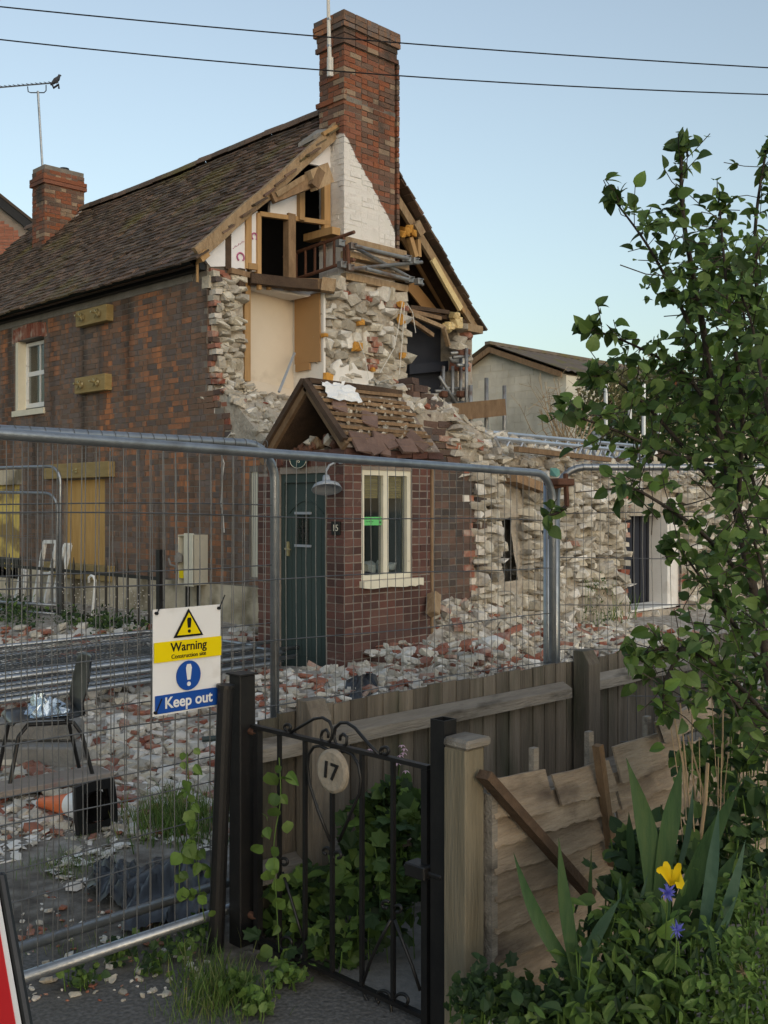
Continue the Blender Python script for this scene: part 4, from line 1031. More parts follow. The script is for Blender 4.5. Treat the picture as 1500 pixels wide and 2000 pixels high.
# number plate, oval sign
npl = MB().box((PX0 - .022, onX(667, PX0), 1.46), (PX0 - .007, onX(650, PX0), 1.585)).build('number_plate', 'sign_black', po, bevel=.003)
text_mesh('15', .085, frameM((PX0 - .0235, (onX(667, PX0) + onX(650, PX0)) / 2, 1.523), (0, -1, 0), (0, 0, 1)), 'cream_paint', 'lettering', npl)
oy = (onX(567, PX0 - .05) + onX(601, PX0 - .05)) / 2
mat('sign_teal', [(0.008, 0.035, 0.035)], rnd=0, bump=0, rough=.4)
ov = MB().lathe(Matrix.Translation((PX0 - .055, oy, 2.17)) @ Matrix.Rotation(-math.pi / 2, 4, 'Y') @ Matrix.Diagonal((.085, .125, 1, 1)), [(0, .006), (.96, .006), (1, .0), (1, -.01), (0, -.01)], 28).build('oval_sign', 'sign_teal', po)
MB().tube([(PX0 - .062, oy + .12 * math.cos(a), 2.17 + .08 * math.sin(a)) for a in [k * math.pi / 14 for k in range(29)]], .003, 5).build('sign_rim', 'cream_paint', ov)
for k, ch in enumerate('FERN'):
    a = .42 - .28 * k
    text_mesh(ch, .045, frameM((PX0 - .0625, oy + .085 * math.sin(a), 2.17 + .052 * math.cos(a)), (0, -math.cos(a * .4), math.sin(a * .4)), (0, 0, 1)), 'cream_paint', 'lettering', ov)
text_mesh('15', .05, frameM((PX0 - .0625, oy, 2.155), (0, -1, 0), (0, 0, 1)), 'cream_paint', 'lettering', ov)

# porch roof
AY, AZ = 7.63, 2.86
RE = (7.10, 2.27); LE = (8.30, 2.16)
def rs_pt(x, t, h=0): # right slope, t 0 at eave 1 at ridge
    n = Vector((0, -(AZ - RE[1]), AY - RE[0])).normalized()
    return Vector((x, RE[0] + (AY - RE[0]) * t, RE[1] + (AZ - RE[1]) * t)) + n * h
felt = MB().sheet([[rs_pt(6.62 + 1.28 * j / 10, i / 8, -.01 + .012 * nz(i, j, 2, 1.3)) for j in range(11)] for i in range(9)])
felt.build('roofing_felt', 'dusty_felt', po, fix=False)
MB().prism([(6.62, AY, AZ - .02), (6.62, LE[0], LE[1]), (6.62, LE[0], LE[1] - .04), (6.62, AY, AZ - .07)], (1.27, 0, 0)).build('roof_slope', 'dark_timber', po)
for k in range(9):
    t = .10 + .86 * k / 8
    x0 = 6.64; 
    for (a, b_) in (((0, .42), (.47, 1.0)) if k in (3, 6) else (((0, 1.0),) if k % 2 else ((0, .97),))):
        p = rs_pt(x0 + 1.2 * a, t + rp.uniform(-.01, .01), .02); q = rs_pt(x0 + 1.2 * b_ + rp.uniform(-.06, .06), t + rp.uniform(-.03, .03), .02)
        MB().beam(p, q, .032, .045, jit=.006, rng=rp).build('roof_batten', 'old_timber', po)
n_ = math.atan2(AZ - RE[1], AY - RE[0])
P = Pieces()
for (x, t, a) in ((6.78, .04, .1), (6.90, .01, -.3), (7.06, .03, .25), (7.2, .08, 1.3), (7.6, .12, -.6), (6.84, .70, .4), (7.0, .02, 1.2), (7.4, .02, 1.5), (7.12, .46, .6)):
    p = rs_pt(x, t, .045)
    P.add(('T', rp.randrange(5)), Matrix.Translation(p) @ Matrix.Rotation(-(math.pi / 2 - n_) + rp.uniform(-.1, .25), 4, 'X') @ Matrix.Rotation(a, 4, 'Y'), 'broken_tile')
for k in range(240):
    p = rs_pt(rp.uniform(6.7, 7.85), rp.uniform(.0, .9), .015); s = rp.uniform(.01, .035)
    P.add(('R', rp.randrange(14)), TRS(p, (rp.random() * 3, rp.random() * 3, 0), (s * 1.5, s, s)), rp.choice(['stone', 'rubble_mortar', 'rubble_mortar', 'cream_stone']))
P.build(po, 'roof_tile', 'roof_debris', 60)
for side, (ey, ez) in ((1, LE), (-1, RE)):
    MB().beam((6.60, AY, AZ + .0), (6.60, ey, ez), .085, .045).build('bargeboard', 'old_timber', po)
    MB().beam((6.575, AY, AZ + .055), (6.575, ey - (.0 if side > 0 else .02), ez + .06), .05, .07, jit=.006, rng=rp).build('verge_strip', 'dark_timber', po)
MB().beam((6.6, AY, AZ + .05), (7.85, AY, AZ + .03), .05, .09, jit=.008, rng=rp).build('ridge_board', 'dark_timber', po)
MB().box((PX0 + .0, PY0 + .12, 2.19), (PX0 + .10, 8.3, 2.235)).build('tie_beam', 'dark_timber', po)
P = Pieces()
for k in range(70):
    y = rp.uniform(7.3, 7.95); s = rp.uniform(.03, .09)
    P.add(('R', rp.randrange(14)), TRS((rp.uniform(6.68, 6.9), y, 2.24 + rp.uniform(0, .16) * (1 - abs(y - 7.55) / .5)), (rp.random() * 3, rp.random(), 0), (s * 1.4, s, s)), rp.choice(['old_timber', 'stone', 'rust', 'rust']))
P.build(po, 'nest_debris', 'nest_debris_mass', 20)

# white cloth on the porch ridge
cl = MB(); gr = []
for i in range(9):
    row = []
    for j in range(8):
        x = 6.72 + .42 * i / 8; t = 1.04 - .34 * j / 7
        p = rs_pt(x + .05 * nz(i, j, 5, .6), t, .07 + .045 * nz(i, j, 1, .9))
        row.append(p)
    gr.append(row)
tag(cl.sheet(gr).build('dust_sheet', 'white_cloth', None, fix=False), 'crumpled white plastic sheet lying on the porch ridge', 'sheet')

# wall lamp on the porch
lm = empty('wall_lamp', (PX0, 7.3, 1.95), 'grey enamel dish lamp on a bent arm above the green door', 'lamp')
lc = GX(638, 950, PX0 - .16)
Ml = Matrix.Translation(lc) @ Matrix.Rotation(.22, 4, 'Y') @ Matrix.Rotation(-.30, 4, 'X')
MB().lathe(Ml, [(0, .055), (.035, .055), (.045, .03), (.12, .01), (.142, -.03), (.138, -.034), (.11, .0), (.0, .02)], 28).build('lamp_shade', 'lamp_grey', lm, smooth=True)
MB().lathe(Ml, [(0, .11), (.03, .105), (.038, .07), (.034, .04)], 16).build('lamp_cap', 'lamp_grey', lm, smooth=True)
top = Ml @ Vector((0, 0, .1))
MB().tube([top, top + Vector((0, 0, .05)), top + Vector((.02, -.02, .10)), top + Vector((.09, -.05, .14)), (PX0 - .01, top.y - .06, top.z + .15)], .011, 8).build('lamp_arm', 'lamp_grey', lm, smooth=True)
MB().lathe(Matrix.Translation((PX0 - .007, top.y - .06, top.z + .15)) @ Matrix.Rotation(-math.pi / 2, 4, 'Y'), [(0, .02), (.035, .018), (.04, 0)], 14).build('wall_mount', 'lamp_grey', lm)

# ------------------------------------------------------------------ ruined end wall
ew = empty('ruined_wall', (8.4, YE, 0), 'broken cream rubble stone wall with brick corner right of the porch', 'wall')
re_ = random.Random(41)
def ztop(x):
    base = 2.18 - .04 * (x - 8) + .10 * nz(x, 0, 0, 1.7)
    return base
E1 = (onY(990, YE), onY(1019, YE), .85, 1.92)
E2 = (onY(1226, YE), onY(1328, YE), .36, 1.85)
def hole(u, z, m=0.0):
    for (a, b_, c_, d_) in (E1, E2):
        if a - m < u < b_ + m and c_ - m < z < d_ + m: return True
    return False
def in_end(u, z, w): return u > XW and u < 8.86 + .1 * ((int(z / .075) * 7919) % 5) / 5 and z < 2.16
MB().box((XW - .0, YE, -.1), (8.85, YE + .45, 2.15)).build('brick_pier_core', 'old_mortar', ew)
P = Pieces()
wall_bricks(P, 'Y', YE, XW - .02, 9.05, .05, 2.16, in_end, 'end_brick', re_, .008, mfun=lambda u, z: ('red_brick' if re_.random() < .35 else ('limewashed_brick' if re_.random() < .45 else 'end_brick')) if u > 8.74 else 'end_brick')
P.build(ew, 'brick', 'brickwork', 300)
# rubble face
nx, nzv = 130, 26
fm = MB(); grid = []
for i in range(nzv + 1):
    row = []
    for j in range(nx + 1):
        x = 8.82 + (16.5 - 8.82) * j / nx; zt = ztop(x)
        z = -.05 + (zt + .05) * i / nzv
        d = .10 * nz(x, z, 2, 1.3) + .05 * nz(x, z, 7, 4)
        row.append((x, YE + .05 - d + .12 * (i / nzv) ** 2 - .10 * (1 - i / nzv), z))
    grid.append(row)
vs = [p for r_ in grid for p in r_]; fs = []
for i in range(nzv):
    for j in range(nx):
        cx = (grid[i][j][0] + grid[i][j + 1][0]) / 2; cz = (grid[i][j][2] + grid[i + 1][j][2]) / 2
        if hole(cx, cz): continue
        k = i * (nx + 1) + j; fs.append((k, k + 1, k + nx + 2, k + nx + 1))
fm.add(vs, fs).build('rubble_core', 'rubble_mortar', ew, fix=False)
MB().box((8.84, YE + .42, -.1), (E1[0] - .02, YE + .5, 2.05)).box((E1[1], YE + .42, -.1), (E2[0], YE + .5, 2.0)).box((E2[1], YE + .42, -.1), (16.5, YE + .5, 1.9)).box((E2[0], YE + .42, -.1), (E2[1], YE + .5, E2[2])).build('back_face', 'rubble_mortar', ew)
P = Pieces()
stone_fill(P, 'Y', YE + .02, 8.86, 16.2, 0.0, 2.3, lambda u, z, w: z < ztop(u) and u > 8.9 + .06 * nz(z, 0, 0, 6) and not hole(u, z, .04 + w * .28), ['cream_stone', 'cream_stone', 'stone', 'cream_stone', 'stone', 'white_rubble'], re_, (.06, .30), (.035, .12), .11)
for k in range(26):
    z = .4 + k * .06
    if k % 2 == 0: P.add(('Q', k % 5), TRS((E2[0] - .05 + re_.uniform(-.05, .03), YE - .03, z), (0, re_.uniform(-.1, .1), re_.uniform(-.2, .2)), (.75, 1.5, 1)), re_.choice(['red_brick', 'red_brick', 'cream_stone']))
for k in range(7): P.add(('Q', k % 5), TRS((E2[0] + .1 + .2 * k, YE - .02, E2[2] - .06), (0, re_.uniform(-.1, .1), 0), (.9, 1.5, 1)), 'red_brick')
for k in range(5): P.add(('Q', k % 5), TRS((E2[1] + .07, YE - .02, E2[2] + .05 + .09 * k), (0, 0, .1), (.6, 1.5, 1)), 'red_brick')
for k in range(14): P.add(('Q', k % 5), TRS((8.98 + re_.uniform(-.06, .1), YE - .05, .25 + .14 * k), (re_.uniform(-.1, .1), re_.uniform(-.15, .15), re_.uniform(-.4, .4)), (.7, 1, 1)), re_.choice(['red_brick', 'limewashed_brick', 'limewashed_brick', 'end_brick']))
P.add(('Q', 1), TRS(GY(1128, 1062, YE - .1), (0, .1, .2)), 'red_brick')
P.build(ew, 'stone', 'stones', 300)
# window hole: dark boarding, its colour also standing in for interior shade, plastered reveal, sill
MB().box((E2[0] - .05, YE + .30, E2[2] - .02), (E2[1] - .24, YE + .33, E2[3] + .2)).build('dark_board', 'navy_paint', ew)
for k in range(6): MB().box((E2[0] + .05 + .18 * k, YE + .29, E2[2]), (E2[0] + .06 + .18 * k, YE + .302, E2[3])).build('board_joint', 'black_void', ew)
MB().box((E2[1] - .30, YE + .02, E2[2]), (E2[1] - .0, YE + .30, E2[3])).build('plaster_reveal', 'white_plaster', ew)
MB().prism([(E2[0], YE - .05, E2[2] + .0), (E2[1] - .2, YE - .05, E2[2] + .0), (E2[1] - .2, YE + .25, E2[2] + .03), (E2[0] + .02, YE + .25, E2[2] + .03)], (0, 0, .03)).build('window_sill', 'white_paint', ew)
MB().box((E1[0] - .03, YE + .3, E1[2] - .1), (E1[1] + .03, YE + .42, E1[3] + .1)).build('slot_dark_block', 'black_void', ew)  # solid black block puts the shade inside the slot into colour
MB().beam((E1[0] - .02, YE - .06, 2.05), (E1[1] + .28, YE - .05, 1.93), .10, .2, jit=.006, rng=re_).build('broken_lintel', 'old_timber', ew)

# ------------------------------------------------------------------ rubble heaped behind and over the broken walls
def heap(x, y):
    a = 2.42 + .75 * sm(9.6, 11.0, y) * (1 - sm(9.0, 10.2, x) * .5)
    # ridge over the porch side running down to the right
    rz = 3.02 - .45 * sm(8.2, 9.6, x) - .30 * sm(9.6, 12, x)
    b_ = rz - .55 * min(1.0, max(0.0, abs(y - 8.15) - .25)) if x > 7.9 else 0
    b_ *= 1
    c_ = 2.1
    h = max(a if x < 10.4 else c_, b_, c_ - .35 * sm(9.5, 12, x))
    if x < 8.25 and y < 9.9: h = min(h, 2.50 + max(0, (x - 7.9)) * .9 + .5 * sm(9.0, 7.9, y))
    if y < YE + .30: h = min(h, ztop(x) + .1 + (y - YE) * .9 + .35 * sm(9.4, 8.2, x))
    return h + .06 * nz(x, y, 2, 2.2) + .03 * nz(x, y, 5, 6)
hm = MB()
hx = [7.92 + .1 * i for i in range(84)]; hy = [YE + .10 + .1 * i for i in range(36)]
hm.sheet([[(x, YE + .09, 1.6) for x in hx]] + [[(x, y, heap(x, y)) for x in hx] for y in hy])
hm.sheet([[(7.915, y, 2.2), (7.92, y, heap(7.92, y))] for y in hy])
tag(hm.build('rubble_heap', 'rubble_mortar', smooth=False, fix=False), 'dusty grey rubble heaped behind the broken walls', 'rubble', kind='stuff')
P = Pieces(); rh = random.Random(55)
for k in range(3200):
    x = 7.95 + 7.5 * rh.random() ** 1.6; y = YE + .1 + 3.4 * rh.random() ** 1.2
    s = .02 + .13 * rh.random() ** 2.8
    P.add(('R', rh.randrange(14)), TRS((x, y, heap(x, y) + s * .15), (rh.uniform(-.5, .5), rh.uniform(-.5, .5), rh.random() * 6.3), (s * rh.uniform(1.1, 1.9), s * rh.uniform(.8, 1.4), s * rh.uniform(.5, .9))), rh.choice(['stone', 'stone', 'cream_stone', 'stone', 'stone', 'white_rubble', 'red_brick' if rh.random() < .4 else 'stone']))
# row of big stones on the top edge of the broken front wall
for k in range(26):
    y = 8.5 + .09 * k; s = rh.uniform(.06, .17)
    P.add(('R', rh.randrange(14)), TRS((XW + .2 + rh.uniform(-.1, .2), y, 2.52 + .25 * sm(9.6, 10.8, y) + rh.uniform(0, .06)), (rh.uniform(-.4, .4), rh.uniform(-.4, .4), rh.random() * 6), (s * 1.5, s, s * .7)), rh.choice(['stone', 'cream_stone', 'white_rubble', 'red_brick']))
P.build(None, 'stone_chunk', 'rubble_debris', 90, top=lambda p, m: (('red brick piece' if m == 'red_brick' else 'pale stone chunk') + ' on the rubble heap ' + ('left of the porch ridge' if topix(p)[0] < 600 else 'above the porch roof' if topix(p)[0] < 850 else 'right of the brick stump' if topix(p)[0] < 1000 else 'beneath the lattice girders'), 'stone', 'stones on the rubble heap'))
P = Pieces()
stone_fill(P, 'Y', YE + .08, 7.95, 15.0, 1.98, 3.0, lambda u, z, w: z < heap(u, YE + .14) + .02 and z > ztop(u) - .12 and u > 8.55, ['stone', 'cream_stone', 'stone', 'rubble_mortar'], rh, (.05, .24), (.03, .10), .10)
P.build(ew, 'stone', 'stones', 60)
# toothed brick stump at the house corner, above the porch roof
sp = empty('brick_stump', (8.3, 7.9, 2.3), 'stepped stump of brown and orange bricks above the porch roof', 'brickwork')
P = Pieces()
for i in range(12):
    z = 2.22 + .075 * i
    x0 = 8.02 + .012 * i; x1 = 8.60 - .024 * i - (.12 if i > 8 else 0)
    u = x0 + (.11 if i % 2 else 0)
    while u < x1:
        P.add(('Q', rh.randrange(5)), TRS((u + .1, 7.50 + .018 * i + rh.uniform(-.02, .02), z), (0, rh.uniform(-.04, .04), rh.uniform(-.08, .08)), (1, 1.3, 1)), 'red_brick' if (i in (2, 3, 4) and u > 8.3) else 'end_brick'); u += .226
    for j in range(1):
        P.add(('Q', rh.randrange(5)), Matrix.Translation((8.0 + .012 * i + .03 * j, 7.62 + .22 * j + .018 * i, z)) @ RX, 'end_brick')
P.build(sp, 'brick', 'bricks', 200)
# ------------------------------------------------------------------ temporary mesh fencing
def fence_panel(name, label, group, p0, p1, zt0, zt1, h=1.86, r=.0205, vs=.057, hs=.262, wr=.0021, legs=True, both=(True, True), rad=.16):
    """upright panel from p0 to p1 (x, y); zt0, zt1 top heights"""
    e = empty(name, (p0[0], p0[1], zt0 - h), label, 'fence panel', group)
    A = Vector((p0[0], p0[1], 0)); B = Vector((p1[0], p1[1], 0)); d = (B - A); L_ = d.length; d.normalize()
    def pt(s, t):   # s metres along, t height below the top (0 top)
        return A + d * s + Vector((0, 0, zt0 + (zt1 - zt0) * s / L_ - t))
    fr = MB()
    arc = lambda cx, sgn: [(cx + sgn * rad * math.cos(a), rad - rad * math.sin(a)) for a in [math.pi / 2 * k / 6 for k in range(7)]]
    path = [(0, h + .10)] + [(s, t) for s, t in arc(rad, -1)] + [(s, t) for s, t in reversed(arc(L_ - rad, 1))] + [(L_, h + .10)]
    fr.tube([pt(s, t) for s, t in path], r, 10)
    fo = fr.build('frame', 'galvanised', e, smooth=True)
    MB().tube([pt(0, h), pt(L_, h)], r, 10).build('bottom_rail', 'galvanised', e, smooth=True)
    w = MB(); rw = random.Random(int(L_ * 100) + int(zt0 * 1000))
    n = int(L_ / vs)
    bow = rw.uniform(.004, .012)
    for k in range(1, n):
        s = L_ * k / n
        w.tube([pt(s + bow * math.sin(t * 3 + k * .37) * (1 if 0 < t < h else 0), t) for t in (0, h * .25, h * .5, h * .75, h)], wr, 4, cap=False)
    k = hs
    while k < h - .03:
        w.tube([pt(s, k + .006 * math.sin(s * 3 + k * 9)) for s in [L_ * i / 10 for i in range(11)]], wr * 1.25, 4, cap=False); k += hs
    # wires wrap over the top rail
    mo = w.build('wire_mesh', 'wire_steel', e, fix=False); mo['kind'] = 'stuff'
    wl = MB()
    for k in range(1, n, 1):
        s = L_ * k / n
        wl.tube([pt(s, .0) + Vector((-d.y * r * 1.1, d.x * r * 1.1, 0)) * 0 + Vector((0, 0, 0)) + Vector((d.y * (r + .001) * math.cos(a), -d.x * (r + .001) * math.cos(a), (r + .001) * math.sin(a))) for a in [i * math.pi / 5 for i in range(0, 11)]], .0018, 3, cap=False)
    return e, pt, wl
zA = 1.992
eA, ptA, wl = fence_panel('mesh_fence_panel', 'galvanised mesh fence panel ending above the green door, behind another panel', 'site fence panels', (-.55, 3.615), (2.975, 3.655), zA, zA)
o = wl.build('wrap_wire', 'wire_steel', eA, fix=False); o['kind'] = 'stuff'
eB, ptB, _ = fence_panel('mesh_fence_panel', 'long front mesh fence panel carrying the warning sign', 'site fence panels', (1.40, 3.41), (4.90, 3.56), 1.968, 1.905, h=1.84)
eC, ptC, wl = fence_panel('mesh_fence_panel', 'mesh fence panel behind the leafy tree, in front of the ruined wall', 'site fence panels', (5.02, 3.62), (7.50, 1.14), 1.948, 1.945, h=1.84, vs=.05)
o = wl.build('wrap_wire', 'wire_steel', eC, fix=False); o['kind'] = 'stuff'
# strap and clamp at the joint
cp = empty('fence_clamp', (4.95, 3.55, 1.7), 'black clamp with a green rag tying two fence panels together', 'clamp')
p = Vector((4.93, 3.55, 1.86))
MB().box((p.x - .05, p.y - .05, p.z - .02), (p.x + .1, p.y + .06, p.z + .02)).beam(p + Vector((-.07, .02, -.03)), p + Vector((.09, -.04, 0)), .035, .03).beam(p + Vector((.05, -.02, .05)), p + Vector((.05, -.03, -.14)), .03, .02).build('clamp_body', 'rust', cp, bevel=.006)
mat('rag_teal', [(0.12, 0.30, 0.26), (0.2, 0.42, 0.36)], rnd=0, bump=.2)
v, f = SHAPES[('R', 3)]
MB().add([(p.x - .02 + q[0] * .06, p.y + q[1] * .05, p.z + .05 + q[2] * .06) for q in v], f).build('rag', 'rag_teal', cp)
for (dx, dy) in ((.045, .03), (.0, .06)):
    MB().tube([(4.94 + dx, 3.57 + dy, .0), (4.94 + dx, 3.57 + dy, 1.86)], .02, 8).build('spare_post', 'galvanised', cp, smooth=True)
# panels standing by the house
a0, a1 = at(-60, 1000, 14.4), at(118, 1000, 13.6)
fence_panel('mesh_fence_panel', 'mesh fence panel standing by the railings in front of the boarded window', 'site fence panels', (a0.x, a0.y), (a1.x, a1.y), 2.24, 2.24, h=1.78, vs=.12, hs=.3, wr=.0022, rad=.2)
a0, a1 = at(-60, 1000, 14.75), at(112, 1000, 14.1)
fence_panel('mesh_fence_panel', 'lower mesh fence panel standing close to the house wall', 'site fence panels', (a0.x, a0.y), (a1.x, a1.y), 1.93, 1.90, h=1.6, vs=.12, hs=.3, wr=.0022, rad=.2)
# panels stacked flat on the ground
def flat_panel(label, x0, x1, y0, y1, z, tilt):
    e = empty('stacked_fence_panel', (x0, y0, z), label, 'fence panel', 'fence panels stacked flat')
    q = lambda x, y: Vector((x, y, z + tilt * (x - x0) + .02 * math.sin(y * 2)))
    rr = .14
    MB().tube([q(x0, y0), q(x1 - rr, y0), q(x1 - .04, y0 + .04), q(x1, y0 + rr), q(x1, y1 - rr), q(x1 - .04, y1 - .04), q(x1 - rr, y1), q(x0, y1)], .0205, 8).build('frame', 'galvanised', e, smooth=True)
    MB().tube([q(x0 + .1, y0), q(x0 + .1, y1)], .0205, 8).build('bottom_rail', 'galvanised', e, smooth=True)
    MB().tube([q(x0, y0 + .22), q(x1 + .35, y0 + .24)], .0205, 8).build('cross_tube', 'galvanised', e, smooth=True)
    w = MB()
    k = x0 + .1
    while k < x1: w.tube([q(k, y0), q(k, y1)], .003, 3, cap=False); k += .05
    k = y0
    while k < y1: w.tube([q(x0, k), q(x1, k)], .003, 3, cap=False); k += .16
    o = w.build('wire_mesh', 'wire_steel', e, fix=False); o['kind'] = 'stuff'
for k, (lb, dx, dy) in enumerate((('lowest mesh fence panel of the stack lying before the house', 0, 0), ('middle mesh fence panel of the stack lying before the house', .12, .10), ('topmost mesh fence panel of the stack lying before the house', -.10, .2))):
    flat_panel(lb, 2.9 + dx, 6.25 + dx, 7.55 + dy, 9.3 + dy, .27 + .07 * k, .006)

# ------------------------------------------------------------------ warning sign
wsM = frameM(GY(366, 1287, 3.385) , (1, .02, 0), (.13, 0, 1))
ws = empty('warning_sign', wsM.translation, 'white Warning Keep out sign tied to the front fence panel', 'sign')
W_, H_ = .310, .395
def S(x, y, z=0.0): return wsM @ Vector((x - .035 * (y / H_) * 0, y, z))
def flat(name, poly, m, z, parent=ws, th=.002): return MB().prism([S(x, y, z) for x, y in poly], wsM.to_3x3() @ Vector((0, 0, th))).build(name, m, parent)
rows_ = 8
bd = MB(); bgr = [[S(-W_ / 2 + W_ * j / 8, -H_ / 2 + H_ * i / 8, .004 * math.sin(j * .8) * (1 - i / 8)) for j in range(9)] for i in range(9)]
bd.sheet(bgr); bo = bd.build('board', 'sign_white', ws, fix=False)
sm_ = bo.modifiers.new('solid', 'SOLIDIFY'); sm_.thickness = .003; sm_.offset = 0
zf = .0065
flat('yellow_band', [(-W_ / 2 + .001, .0), (W_ / 2 - .001, .0), (W_ / 2 - .001, .075), (-W_ / 2 + .001, .075)], 'sign_yellow', zf)
flat('blue_band', [(-W_ / 2 + .006, -.19), (W_ / 2 - .006, -.19), (W_ / 2 - .006, -.122), (-W_ / 2 + .006, -.122)], 'sign_blue', zf)
flat('triangle_border', [(-.068, .086), (.068, .086), (.0, .192)], 'sign_black', zf)
flat('triangle', [(-.053, .094), (.053, .094), (.0, .177)], 'sign_yellow', zf + .0022)
def circ(cx, cy, rx, ry, n=28): return [(cx + rx * math.cos(2 * math.pi * k / n), cy + ry * math.sin(2 * math.pi * k / n)) for k in range(n)]
flat('blue_disc', circ(0, -.061, .056, .056), 'sign_blue', zf)
flat('exclamation', [(-.006, .12), (.006, .12), (.0095, .15), (.006, .158), (-.006, .158), (-.0095, .15)], 'sign_black', zf + .0045)
flat('exclamation', circ(0, .107, .0065, .0065, 14), 'sign_black', zf + .0045)
flat('exclamation', [(-.007, -.077), (.007, -.077), (.013, -.032), (.008, -.018), (-.008, -.018), (-.013, -.032)], 'sign_white', zf + .0022)
flat('exclamation', circ(0, -.093, .0085, .0085, 14), 'sign_white', zf + .0022)
def stext(t, size, x, y, m, bold=0.0, shear=0.0): text_mesh(t, size, wsM @ Matrix.Translation((x, y, zf + .0035)), m, 'lettering', ws, .0006, bold=bold, shear=shear)
stext('Warning', .047, 0, .050, 'sign_black', .0007)
stext('Construction site', .0225, 0, .016, 'sign_black', .0002)
stext('Keep out', .058, 0, -.155, 'sign_white', .0012)
for (x, y) in ((-W_ / 2 + .012, H_ / 2 - .014), (W_ / 2 - .012, H_ / 2 - .014), (-W_ / 2 + .008, -H_ / 2 + .014)):
    MB().tube([S(x, y, .0), S(x, y, .012)], .006, 8).tube([S(x, y, .01), S(x + .025, y + .05, .012)], .0025, 5).build('cable_tie', 'cable_black', ws)

# ------------------------------------------------------------------ chair, foil, concrete blocks, plank, cone
ch = empty('plastic_chair', atz(90, 1520, .03), 'black plastic stacking chair standing on the rubble by the plank', 'chair')
ct = atz(92, 1525, .03); cyaw = math.atan2(-0.80, -0.15) # chair faces the photo's left
Mc = Matrix.Translation((ct.x, ct.y, gh(ct.x, ct.y))) @ Matrix.Rotation(math.radians(163), 4, 'Z')
# local: +x forward, z up
def C(x, y, z): return Mc @ Vector((x, y, z))
seat = []
prof = [(.24, .415), (.22, .435), (.15, .445), (.05, .44), (-.08, .43), (-.15, .435), (-.185, .46), (-.205, .52), (-.225, .60), (-.245, .70), (-.258, .78), (-.26, .80)]
for i, (x, z) in enumerate(prof):
    row = []
    for j in range(9):
        t = -1 + j / 4
        wdt = .215 if i < 6 else .215 - .03 * sm(6, 11, i) - (.02 if i > 9 else 0)
        if 5 <= i <= 7: wdt *= .9
        row.append(C(x + (.035 * t * t if i > 6 else 0), t * wdt, z + (.018 * t * t if i < 6 else 0) - (.02 * t * t * t * t if i == 11 else 0)))
    seat.append(row)
for nm, rr_ in (('seat', seat[:7]), ('backrest', seat[6:])):
    o = MB().sheet(rr_).build(nm, 'black_plastic', ch, smooth=True, fix=False)
    md = o.modifiers.new('solid', 'SOLIDIFY'); md.thickness = .008
for sy in (-1, 1):
    MB().tube([C(.14, sy * .17, .425), C(.20, sy * .19, .36), C(.27, sy * .225, .0)], .0125, 8).build('leg', 'black_paint', ch)
    MB().tube([C(-.12, sy * .17, .415), C(-.17, sy * .19, .34), C(-.25, sy * .225, .0)], .0125, 8).build('leg', 'black_paint', ch)
    MB().tube([C(.14, sy * .17, .422), C(-.12, sy * .17, .412)], .0125, 8).build('seat_rail', 'black_paint', ch)
fo = MB(); rf = random.Random(9); gr = []
for i in range(15):
    row = []
    for j in range(15):
        x, y = -.12 + .24 * i / 14, -.15 + .30 * j / 14
        e_ = min(i, j, 14 - i, 14 - j) / 4
        row.append(C(x + rf.uniform(-.02, .02), y + rf.uniform(-.02, .02), .452 + min(1, e_) * rf.uniform(.0, .12)))
    gr.append(row)
tag(fo.sheet(gr).build('crumpled_foil', 'foil', None, fix=False), 'crumpled silver foil lying on the black chair seat', 'foil')
for k, (pa, pb, py0, py1, yy, lb) in enumerate(((-60, 148, 1412, 1447, 7.15, 'upper grey concrete block of the pair behind the chair'), (-60, 148, 1460, 1518, 7.0, 'lower grey concrete block of the pair behind the chair'))):
    A = at(pa, 1400, yy); B = at(pb, 1400, yy)
    d = (B - A).normalized(); nrm = Vector((d.y, -d.x, 0)) * -1
    z1 = CAMZ + (HY - py0) / F * yy; z0 = CAMZ + (HY - py1) / F * yy
    nb_ = MB().prism([A.xy.to_3d() + Vector((0, 0, z0)), B.xy.to_3d() + Vector((0, 0, z0)), B.xy.to_3d() + Vector((0, 0, z1 - .02)), B.xy.to_3d() - d * .04 + Vector((0, 0, z1)), A.xy.to_3d() + Vector((0, 0, z1))], nrm * .22 if nrm.dot(Vector((1, 1, 0))) > 0 else nrm * -.22)
    tag(nb_.build('concrete_block', 'concrete', bevel=.012), lb, 'block', 'concrete blocks')
# paint-stained plank on the ground
mat('plank_paint', [(0.23, 0.19, 0.16), (0.33, 0.28, 0.24)], scale=5, rnd=0, bump=.3, dirt=((0.42, 0.10, 0.10), 2.4, .56, .66, (1, 1, 1)))
A, B = atz(-40, 1555, .06), atz(205, 1512, .06)
d = (B - A).normalized(); s_ = Vector((-d.y, d.x, 0)) * .12
tag(MB().prism([A - s_, B - s_, B + s_, A + s_], (0, 0, .035)).build('scaffold_plank', 'plank_paint', bevel=.004), 'grey plank with red paint stains lying below the chair', 'plank')
